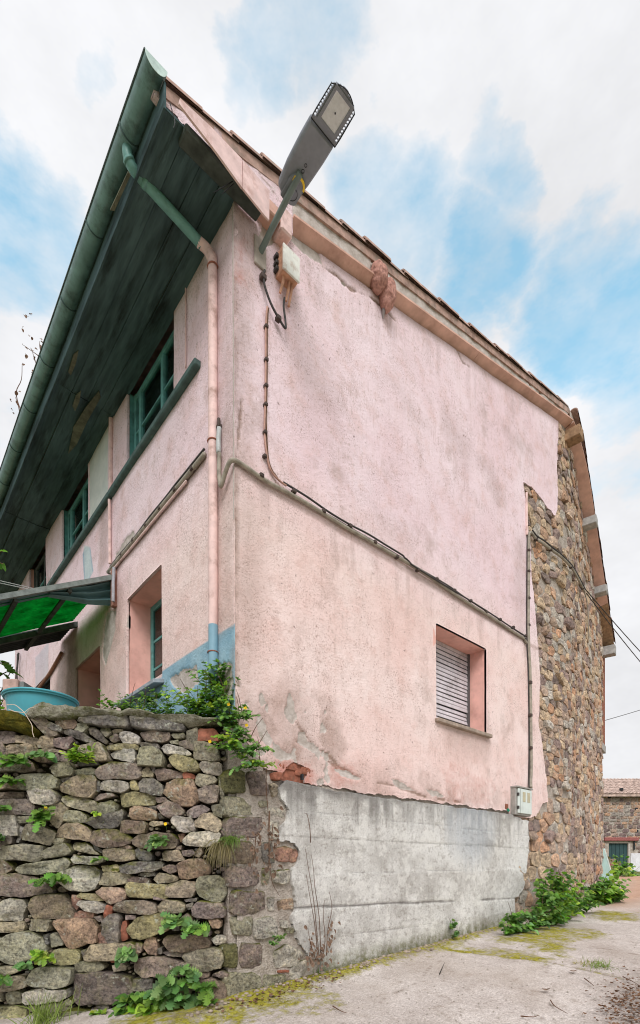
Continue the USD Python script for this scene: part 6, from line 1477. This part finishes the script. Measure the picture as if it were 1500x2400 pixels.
# hanging grass on the wall end, grass along the foot
grass('grass_tuft', 'tuft of dry grass hanging over the wall end', WP(522, 1975, WZ - .06), 240, .30, .028, STRAW, WN * .7 + np.array([0, 0, .35]), 2.6, 5, .003)
grass('grass_tuft', 'green top of the grass at the wall end', WP(545, 1965, WZ - .05), 150, .17, .04, GRASS, WN * .8 + np.array([0, 0, .6]), 2.2, 6, .003)
grass('grass_tuft', 'long green grass at the foot of the wall on the left', GZ(100, 2398) + [0, 0, -.02], 130, .30, .09, GRASS, (0, 0, 1), .6, 7, .0045)
for i, (a, b, n, L, sp, lab, mt) in enumerate([(600, 2322, 200, .085, .06, 'dense short green grass tuft below the old stones', GRASS), (640, 2318, 90, .07, .08, 'sparse short grass right of the dense tuft', GRASS), (700, 2300, 70, .08, .08, 'thin grass at the foot of the concrete', STRAW),
                                               (745, 2288, 170, .11, .07, 'upright grass tuft below the dead stems', GRASS), (810, 2276, 120, .08, .08, 'mixed dry grass right of the dead stems', STRAW), (930, 2243, 70, .07, .07, 'dry weeds at the middle of the concrete foot', STRAW),
                                               (1140, 2180, 90, .08, .06, 'dry tuft left of the big nettles', STRAW), (1405, 2268, 120, .11, .07, 'grass tuft growing from the lane joint', GRASS), (1370, 2262, 80, .06, .09, 'brown dry tuft beside the joint grass', STRAW)]):
    grass('grass_tuft', lab, GZ(a, b) + [0, 0, -.004], n, L, sp, mt, (0, -.15, 1), .9, 20 + i, .0032)
# dead stems on the concrete and on the old stones
def dead_plant(label, strokes, yoff, leaves, seed):
    rn = random.Random(seed)
    t = Thing('dead_plant', label, 'dead plant', tuple(G(*strokes[0][0], yoff)))
    for st_ in strokes:
        c = smooth_path([G(a, b, yoff - rn.uniform(0, .05)) for a, b in st_], 4); mesh(t, 'stem', tube(c, np.linspace(.005, .002, len(c)), 5), DEAD)
    lv = []
    for (a, b, ra, rb, n) in leaves:
        for _ in range(int(n * .6)):
            p = G(a + rn.gauss(0, ra), b + rn.gauss(0, rb), yoff - rn.uniform(.0, .05))
            lv.append(leaf(p, [rn.uniform(-1, 1), -.3, rn.uniform(-1, .3)], [rn.uniform(-1, 1), -1, .3], rn.uniform(.02, .045), 'round', .4, .6))
    mesh(t, 'dry_leaves', join(lv), flat('dry_brown_leaf', lin(116, 94, 78), .9, var=.4), kind='stuff')
dead_plant('tall dead weed stems in front of the concrete footing', [[(748, 2245), (742, 2180), (735, 2110), (722, 2030), (716, 1990)], [(752, 2240), (748, 2150), (738, 2080), (735, 2040), (730, 2005)], [(745, 2250), (738, 2170), (726, 2100), (718, 2050)], [(765, 2240), (768, 2180), (778, 2130), (772, 2090)],
           [(740, 2250), (728, 2210), (722, 2180)], [(757, 2245), (762, 2200), (758, 2150), (760, 2110)], [(728, 1975), (726, 1940), (720, 1910), (713, 1905)]], -.14, [(725, 2225, 14, 25, 40), (750, 2235, 14, 22, 50), (775, 2205, 10, 30, 30)], 3)
dead_plant('dead creeper with brown leaves hanging on the old stones', [[(624, 1800), (624, 1850), (628, 1900), (630, 1960), (628, 2040)], [(632, 1900), (631, 1980), (636, 2060), (655, 2100)], [(600, 1960), (596, 2000), (592, 2030)], [(640, 1930), (634, 1990)]], -.16, [(598, 1985, 8, 30, 40), (634, 2000, 14, 35, 70), (628, 1960, 5, 20, 16)], 4)

# nettles on the right, at the foot of the bare stone
def road_pts(lst): return [GZ(a, b) + np.array([0, 0, h]) for a, b, h in lst]
RN_ = np.array([-.35, -.9, 0.]); 
bush('nettle_clump', 'tall nettle clump at the foot of the bare stone end', 'nettle', road_pts([(1265, 2172, 0), (1290, 2168, 0), (1315, 2160, 0), (1335, 2150, 0), (1350, 2142, .02), (1280, 2165, .22), (1305, 2158, .25), (1265, 2165, .2), (1290, 2162, .42), (1275, 2160, .5), (1320, 2150, .25)]), RN_, .115, 'nettle', (LEAF, LEAF, LEAF_BRIGHT, LEAF), .50, 7, 6, 400, .45, 1.5)
bush('nettle_clump', 'lower nettle patch against the concrete left of the tall clump', 'nettle', road_pts([(1185, 2190, 0), (1205, 2186, 0), (1225, 2182, 0), (1245, 2178, .02), (1200, 2184, .12), (1235, 2178, .15)]), RN_, .10, 'nettle', (LEAF, LEAF_BLUE), .32, 6, 5, 430, .6, 1.2)
bush('nettle_clump', 'nettle patch beside the leaning pale green sheet', 'nettle', road_pts([(1375, 2122, 0), (1392, 2120, 0), (1408, 2118, 0), (1424, 2116, 0), (1385, 2117, .25), (1405, 2115, .25), (1420, 2112, .2), (1438, 2112, .0)]), RN_, .14, 'nettle', (LEAF, LEAF, LEAF_BRIGHT), .5, 6, 5, 450, .6, 1.2)
bush('green_bush', 'bright green bush behind the leaning sheet beside the lane', 'bush', [far(a, b, z) for a, b, z in [(1440, 2100, 17), (1455, 2100, 17.3), (1468, 2100, 17.6), (1445, 2075, 17.4), (1460, 2070, 17.8), (1440, 2050, 17.5), (1452, 2045, 18), (1470, 2090, 18)]], RN_, .18, 'nettle', (LEAF, LEAF_BRIGHT), .6, 7, 6, 470, .6, 1.0)
bush('green_bush', 'yellow-green shrub before the far barn door', 'bush', [far(a, b, z) for a, b, z in [(1436, 2040, 24), (1446, 2046, 24.5), (1460, 2050, 24.5), (1470, 2054, 24), (1478, 2058, 24), (1444, 2020, 25.), (1448, 2056, 23)]], RN_, .15, 'nettle', (LEAF_BRIGHT, LEAF_BRIGHT, LEAF), .5, 4, 4, 490, .5, 1.0)

# ================================================================== FAR SIDE OF THE LANE
def far_things():
    t = Thing('leaning_sheet', 'pale green sheet leaning on the end of the stone house', 'sheet', tuple(far(1442, 2098, 16.0)))
    a, b, c, d_ = far(1413, 2000, 14.9), far(1414, 2085, 14.6), far(1446, 2100, 16.0), far(1416, 1992, 15.3)
    V = np.array([far(1408, 1985, 14.9), far(1416, 1990, 15.6), far(1447, 2098, 16.2), far(1408, 2098, 14.5)]); n = np.cross(V[1] - V[0], V[3] - V[0]); n /= np.linalg.norm(n)
    V = np.vstack([V, V + n * .03]); F = [[0, 1, 2], [0, 2, 3], [4, 6, 5], [4, 7, 6]] + [q for i in range(4) for q in ([i, i + 4, (i + 1) % 4 + 4], [i, (i + 1) % 4 + 4, (i + 1) % 4])]
    mesh(t, 'panel', (V, np.array(F)), PANEL)
    mesh(t, 'edge_strip', tube([V[1], V[2]], .035, 6), flat('sheet_edge', lin(206, 218, 214), .6))
    # barn
    Zb = 29.5; B0 = CAM + Zb * FWD; fr = frame(RIGHT, FWD, np.array([0, 0, 1.]))
    bx = lambda px: (px - PX0) / FOC * Zb
    bz = lambda py: EYE + (HORY - py) / FOC * Zb
    P = lambda u, v, d_: (B0 * [1, 1, 0])[None] + np.outer(u, RIGHT) - np.outer(d_, FWD) + np.outer(v, [0, 0, 1])
    x0, x1 = bx(1370), bx(1640); zt = bz(1858); zb = .6; dx0, dx1, dz = bx(1427), bx(1477), bz(1972)
    t = Thing('barn', 'old stone barn with clay tile roof and dark green door beyond the lane', 'barn', tuple(P([bx(1455)], [1.0], [0])[0]))
    h = mesh(t, 'wall', join([xf(box(x0, dx0, 0, .5, zb, zt), fr, B0 * [1, 1, 0]), xf(box(dx1, x1, 0, .5, zb, zt), fr, B0 * [1, 1, 0]), xf(box(dx0, dx1, 0, .5, dz, zt), fr, B0 * [1, 1, 0]), xf(box(x0, x1, 6.9, 7.1, zb, zt + .1), fr, B0 * [1, 1, 0])]), MORTAR)
    rn = np.random.default_rng(9); k_ = 0
    tc = [S(160, 132, 116, k=.35), S(142, 116, 108, k=.35), S(176, 140, 112, k=.35), S(150, 140, 132), S(126, 104, 104), S(180, 136, 104, k=.3)]
    z = .9; rest, rt = [], []
    while z < zt - .05:
        hh = rn.uniform(.14, .24); x = x0 + rn.uniform(-.2, 0)
        while x < x1:
            w = rn.uniform(.18, .48); a, b_ = x + .012, x + w - .012
            x += w
            if z + hh > zt - .02 or b_ < x0 + .02: continue
            if not (z > dz or b_ < dx0 or a > dx1): continue
            q = np.array([(a, z + rn.uniform(0, .02)), (b_, z + rn.uniform(0, .02)), (b_ - rn.uniform(0, .03), z + hh - .015), (a + rn.uniform(0, .03), z + hh - .015)])
            v, f = stone_geo(q, P, .03 + rn.uniform(0, .035), -.02, 8000 + k_, .7, 8, .06); tn = tc[rn.integers(len(tc))] * rn.uniform(.8, 1.2)
            if bx(1404) < (a + b_) / 2 < bx(1506) and k_ < 300:
                mesh(h, 'stone', (v, f), STONE_FAR, 45, dict(tint=tn)); k_ += 1
            else: rest.append((v, f)); rt.append(np.tile(tn, (len(v), 1)))
        z += hh
    mesh(h, 'stonework', join(rest), STONE_FAR, False, dict(tint=np.vstack(rt)), kind='stuff')
    mesh(t, 'lintel', xf(box(bx(1414), bx(1494), -.16, .1, dz + .02, dz + .22, .02), fr, B0 * [1, 1, 0]), flat('red_lintel_tiles', lin(150, 92, 88), .9, var=.3))
    mesh(t, 'door_frame', join([xf(box(dx1 - .10, dx1, .0, .2, .6, dz - .04), fr, B0 * [1, 1, 0]), xf(box(dx0, dx1 - .1, .0, .2, dz - .10, dz), fr, B0 * [1, 1, 0])]), flat('pale_door_frame', lin(190, 180, 172), .8))
    d0 = mesh(t, 'door', xf(box(dx0, dx1 - .1, .16, .2, .6, dz - .1), fr, B0 * [1, 1, 0]), BARNDOOR)
    for i in range(5): mesh(d0, 'plank', xf(box(dx0 + .03 + i * .22, dx0 + .235 + i * .22, .13, .16, .6, dz - .12, .01), fr, B0 * [1, 1, 0]), BARNDOOR)
    mesh(t, 'whitewashed_base', xf(box(dx1 + .005, bx(1506), -.05, .0, .6, bz(2000), .02), fr, B0 * [1, 1, 0]), WHITEWASH)
    mesh(t, 'lamp_bracket', xf(box(bx(1483), bx(1486), -.1, -.06, bz(1992), bz(1968)), fr, B0 * [1, 1, 0]), SEAM)
    for px, py in ((1428, 1868), (1457, 1850), (1491, 1896), (1492, 1948)): mesh(t, 'putlog_hole', xf(box(bx(px) - .08, bx(px) + .08, -.034, .1, bz(py) - .07, bz(py) + .07), fr, B0 * [1, 1, 0]), SEAM)
    # roof: slab, and every tile of the part in view
    zr = bz(1816) + .3; dep = 3.4; sl = (zr - zt) / dep
    v = np.array([(x0 - .3, -.35, zt - .35 * sl + .02), (x1, -.35, zt - .35 * sl + .02), (x1, dep, zr), (x0 - .3, dep, zr)]); v = np.vstack([v, v - [0, 0, .14]])
    F = [[0, 1, 2], [0, 2, 3], [4, 6, 5], [4, 7, 6]] + [q for i in range(4) for q in ([i, i + 4, (i + 1) % 4 + 4], [i, (i + 1) % 4 + 4, (i + 1) % 4])]
    rf = mesh(t, 'roof', xf((v, np.array(F)), fr, B0 * [1, 1, 0]), TILE_FAR)
    v2 = v.copy(); v2[:, 1] = 2 * dep - v[:, 1]; mesh(t, 'roof', xf((v2, np.array(F)), fr, B0 * [1, 1, 0]), TILE_FAR)
    rest = []; k_ = 0
    a0 = np.linspace(0, np.pi, 5)
    for r in range(9):
        for c_ in range(int((x1 - x0) / .235)):
            u = x0 + .1 + c_ * .235 + rn.uniform(-.015, .015); y = -.42 + r * .42; R_ = .095
            V = np.vstack([np.c_[u + np.cos(a0) * R_ * (1 - .1 * tt_), np.full(5, y + tt_ * .47), zt + .02 + sl * (y + tt_ * .47) + (.035 * (1 - tt_)) + np.sin(a0) * R_ * q * .8] for tt_ in (0, 1) for q in (1, .75)])
            F = [q for i in range(4) for q in ([i, i + 1, 11 + i], [i, 11 + i, 10 + i], [i, 5 + i, 6 + i], [i, 6 + i, i + 1])]
            vv = xf((V, np.array(F)), fr, B0 * [1, 1, 0])
            if bx(1408) < u < bx(1506): mesh(rf, 'tile', vv, TILE_FAR, 50); k_ += 1
            else: rest.append(vv)
    mesh(rf, 'tile_field', join(rest), TILE_FAR, False, kind='stuff')
    print('barn tiles', k_)
    # rubble mound with dry grass and a rusty sheet
    c = far(1400, 2030, 23.5); c[2] = .55
    s = trimesh.creation.icosphere(4, 1.0); v = np.array(s.vertices); v = v * (1 + (meshkit.fbm(v * 3 + 5, 4, 5) - .5) * .6)[:, None] * [1.2, 1.0, 1.35] + c
    t = Thing('rubble_mound', 'brown overgrown rubble mound beside the far door', 'rubble', tuple(c))
    mesh(t, 'heap', (v, np.array(s.faces)), mortar_mat('rubble_earth', lin(112, 96, 80), lin(158, 142, 124), 4., moss=.4), True)
    b_ = [leaf(v[i], [rs.uniform(-1, 1), -.6, rs.uniform(-.5, 1)], [0, -1, .4], rs.uniform(.12, .3), 'frond', .6) for i in np.random.default_rng(3).integers(0, len(v), 420) if v[i][2] > 1.3]
    mesh(t, 'dry_growth', join(b_), STRAW, False, dict(tint=np.array([.8, .75, .6])), kind='stuff')
    t2 = Thing('rusty_sheet', 'small rusty sheet lying on the rubble mound', 'metal sheet', tuple(far(1433, 2030, 20.5)))
    V = np.array([far(1424, 2020, 20.4), far(1444, 2031, 20.2), far(1438, 2036, 19.8), far(1424, 2031, 20.)]); V = np.vstack([V, V - [0, 0, .03]])
    mesh(t2, 'sheet', (V, np.array([[0, 1, 2], [0, 2, 3], [4, 6, 5], [4, 7, 6], [0, 4, 5], [0, 5, 1], [1, 5, 6], [1, 6, 2], [2, 6, 7], [2, 7, 3], [3, 7, 4], [3, 4, 0]])), RUSTSHEET)
far_things()

# ================================================================== GREENERY AT THE LEFT EDGE
def fig(label, pts, seed, L=.16):
    rn = random.Random(seed); t = Thing('fig_branch', label, 'branch', tuple(pts[0][0])); lst = []
    for st_ in pts:
        c = smooth_path(st_, 4); mesh(t, 'twig', tube(c, np.linspace(.012, .004, len(c)), 6), DEAD)
        for i in range(3, len(c), 2):
            for _ in range(2):
                d = np.array([rn.uniform(-1, 1), rn.uniform(-1, 1), rn.uniform(-.4, .6)]); v, f = leaf(c[i], d, [rn.uniform(-.4, .4), rn.uniform(-.8, .2), 1], L * rn.uniform(.6, 1.2), 'fig', .3, .2); lst.append((v, f, rn.uniform(.8, 1.3)))
    leaves_to(t, lst, LEAF_BRIGHT if seed % 2 else LEAF)
fig('fig branch with broad green leaves at the left edge behind the wall', [[far(-60, 1640, 7.5), far(-20, 1600, 7.4), far(15, 1575, 7.3), far(32, 1580, 7.2)], [far(-50, 1600, 7.6), far(-10, 1560, 7.5), far(10, 1552, 7.4)], [far(-50, 1660, 7.2), far(-10, 1630, 7.2), far(12, 1610, 7.1)]], 12)
fig('yellow-green leaves at the left edge just above the tub', [[far(-40, 1700, 6.4), far(-10, 1670, 6.3), far(8, 1640, 6.2)], [far(-40, 1670, 6.4), far(-8, 1655, 6.3), far(4, 1665, 6.2)]], 13, .10)
fig('few dark leaves at the left edge under the eaves', [[far(-60, 1330, 6.6), far(-20, 1300, 6.5), far(6, 1292, 6.4)], [far(-60, 1345, 6.6), far(-15, 1318, 6.5), far(8, 1322, 6.4)]], 14, .09)
def twigs():
    t = Thing('vine_twigs', 'bare vine twigs with withered leaves rising beyond the gutter', 'twigs', tuple(far(60, 990, 9.5)))
    lv = []
    for q in [[(70, 1000), (48, 960), (38, 920), (50, 890), (52, 852)], [(48, 985), (45, 960), (36, 930)], [(120, 870), (105, 845), (85, 830), (58, 811)], [(110, 860), (95, 820), (92, 800)], [(100, 850), (84, 850), (75, 820)], [(60, 1000), (52, 978), (50, 965)]]:
        c = smooth_path([far(a, b, 9.5) for a, b in q], 4); mesh(t, 'twig', tube(c, np.linspace(.012, .004, len(c)), 5), DEAD)
    for a, b in [(58, 811), (97, 796), (62, 832), (80, 838), (88, 848), (78, 820), (100, 812), (52, 852), (96, 830), (70, 735), (60, 742), (22, 938), (34, 945), (80, 880), (85, 900), (66, 925), (54, 768), (72, 790), (104, 826), (90, 836), (30, 965), (40, 915), (76, 872)]:
        for _ in range(2):
            lv.append(leaf(far(a + rs.uniform(-4, 4), b + rs.uniform(-4, 4), 9.5 + rs.uniform(-.1, .1)), [rs.uniform(-1, 1), rs.uniform(-1, 1), rs.uniform(-1, .3)], [0, -1, .5], rs.uniform(.03, .06), 'round', .3, .5))
    mesh(t, 'withered_leaves', join(lv), MATS['dry_brown_leaf'], kind='stuff')
twigs()
fig('green leaves at the left edge behind the awning', [[far(-60, 1395, 13), far(-10, 1375, 13), far(40, 1385, 13)], [far(-60, 1370, 13.2), far(0, 1360, 13.2), far(20, 1372, 13.2)]], 16, .2)
t = Thing('washing_line', 'thin pale lines stretched across the far end of the eaves', 'line', tuple(far(0, 1365, 8.)))
for a, b in (((-40, 1352), (90, 1382)), ((-40, 1358), (82, 1384))): mesh(t, 'line', tube([far(*a, 6.5), far(*b, 9.3)], .006, 5), flat('pale_line', lin(190, 200, 196), .6))
t = Thing('dry_root', 'pale dry root trailing over the moss at the wall top left', 'root', tuple(WP(58, 1670, WZ - .15)))
for q in [[(16, 1652), (34, 1652), (46, 1660), (57, 1670), (66, 1684), (75, 1700), (76, 1715), (80, 1728)], [(57, 1670), (70, 1660), (80, 1658)], [(20, 1662), (36, 1668), (57, 1670)]]:
    mesh(t, 'strand', tube(smooth_path([WP(a, b, WZ - .16) for a, b in q], 4), .0035, 5), flat('dry_root', lin(206, 188, 168), .8))

# ================================================================== SMALL THINGS ON THE LANE
def litter():
    rn = random.Random(77); V = []
    for _ in range(560):
        a, b = rn.gauss(1490, 48), rn.gauss(2365, 38)
        if b < 2265 or a < 1360: continue
        try: p = GZ(a, b)
        except Exception: continue
        V.append(leaf(p + [0, 0, rn.uniform(.02, .045)], [rn.uniform(-1, 1), rn.uniform(-1, 1), rn.uniform(-.1, .3)], [rn.uniform(-.4, .4), rn.uniform(-.4, .4), 1], rn.uniform(.012, .034), 'round', .1, .5))
    h = mesh(None, 'leaf_litter', join(V), LITTER); tag(prim(h), 'brown leaf litter spread over the lower right of the lane', 'leaf litter', kind='stuff')
    V = []
    for _ in range(700):
        a, b = rn.uniform(480, 1500), rn.uniform(2180, 2420); p = GZ(a, b)
        if p[1] > -.12 and p[0] > 0: continue
        r = rn.uniform(.003, .010); s = trimesh.creation.icosphere(1, r); V.append((np.array(s.vertices) * [1, 1, .6] + p + [0, 0, .012], np.array(s.faces)))
    h = mesh(None, 'loose_grit', join(V), PEBBLE); tag(prim(h), 'loose grit and tiny pebbles scattered on the lane', 'grit', kind='stuff')
    V = []
    for _ in range(260):
        q = rn.random(); a = 470 + q * 330 + rn.gauss(0, 14); b = 2375 - q * 85 + rn.gauss(0, 10); p = GZ(a, b)
        V.append(leaf(p + [0, 0, rn.uniform(.02, .05)], [rn.uniform(-1, 1), rn.uniform(-1, 1), rn.uniform(-.1, .3)], [rn.uniform(-.4, .4), rn.uniform(-.4, .4), 1], rn.uniform(.012, .04), 'round', .1, .5))
    h = mesh(None, 'leaf_litter', join(V), LITTER); tag(prim(h), 'dead leaves and bits along the wall foot', 'leaf litter', kind='stuff')
    for i, (q, lab) in enumerate([([(1030, 2290), (1036, 2276), (1042, 2262)], 'thin pale twig lying below the concrete'), ([(780, 2366), (800, 2378), (812, 2382)], 'dark twig on the lane near the moss'), ([(1290, 2352), (1300, 2366), (1330, 2384)], 'forked twig left of the leaf litter'), ([(1220, 2390), (1250, 2392), (1262, 2388)], 'short dark twig at the bottom of the lane'),
                                  ([(1370, 2300), (1385, 2312), (1392, 2318)], 'small dark twig above the leaf litter'), ([(1460, 2296), (1480, 2306), (1500, 2318)], 'branched twig at the right edge of the lane'), ([(850, 2272), (880, 2262), (920, 2250)], 'long dry twig along the concrete foot')]):
        c = [GZ(a, b) + [0, 0, .03] for a, b in q]
        t = Thing('twig', lab, 'twig', tuple(c[0])); mesh(t, 'stick', tube(smooth_path(c, 3), np.linspace(.006, .002, 3 * (len(c) - 1) + 1), 5), DEAD if i != 0 else STRAW)
    for i, (a, b, lab) in enumerate([(635, 2345, 'pale fallen leaf at the moss edge'), (1280, 2330, 'green-brown fallen leaf right of the lane centre'), (648, 2318, 'yellow-green fallen leaf below the concrete corner'), (1345, 2285, 'dark leaf by the lane joint')]):
        p = GZ(a, b); t = Thing('fallen_leaf', lab, 'leaf', tuple(p)); v, f = leaf(p + [0, 0, .035], [1, .4, .1], [0, .2, 1], .07, 'round', .1, .3)
        mesh(t, 'blade', (v, f), MATS['dry_brown_leaf'] if i != 2 else LEAF_BRIGHT, False, dict(tint=np.array([1., 1, 1])))
    # the cut end where lane meets wall: crumbs of stone
    V = []
    for _ in range(420):
        q = rn.random(); p0 = VERGE.interpolate(q, normalized=True); x, y = p0.x + rn.gauss(0, .05), p0.y - abs(rn.gauss(0, .07)); r = rn.uniform(.005, .022)
        s = trimesh.creation.icosphere(1, r); V.append((np.array(s.vertices) * (1 + .3 * RN.random(3)) * [1, 1, .7] + [x, y, float(ground_z(x, y)) + .05], np.array(s.faces)))
    h = mesh(None, 'rubble_crumbs', join(V), flat('stone_crumb', lin(150, 136, 122), .9, var=.4, scale=20)); tag(prim(h), 'crumbs of stone and mortar along the foot of the house', 'rubble', kind='stuff')
litter()

# alike things say so
for p in stage.GetPrimAtPath('/World').GetChildren():
    for key, g in (('wall_plant', 'plants rooted in the joints of the old walls'), ('grass_tuft', 'grass tufts along the walls and the lane'), ('cable_run', 'cables fixed to the house walls'), ('overhead_wire', 'wires in the sky at the right'), ('nettle_clump', 'nettle clumps'),
                   ('dead_plant', 'dead plants on the foot of the house'), ('twig', 'twigs lying on the lane'), ('fallen_leaf', 'single leaves fallen on the lane'), ('fig_branch', 'leafy branches at the left edge'), ('green_bush', 'bushes at the far end of the lane'), ('leaf_litter', 'drifts of leaf litter')):
        if p.GetName() == key or p.GetName().startswith(key + '_'):
            p.SetCustomDataByKey('group', g)
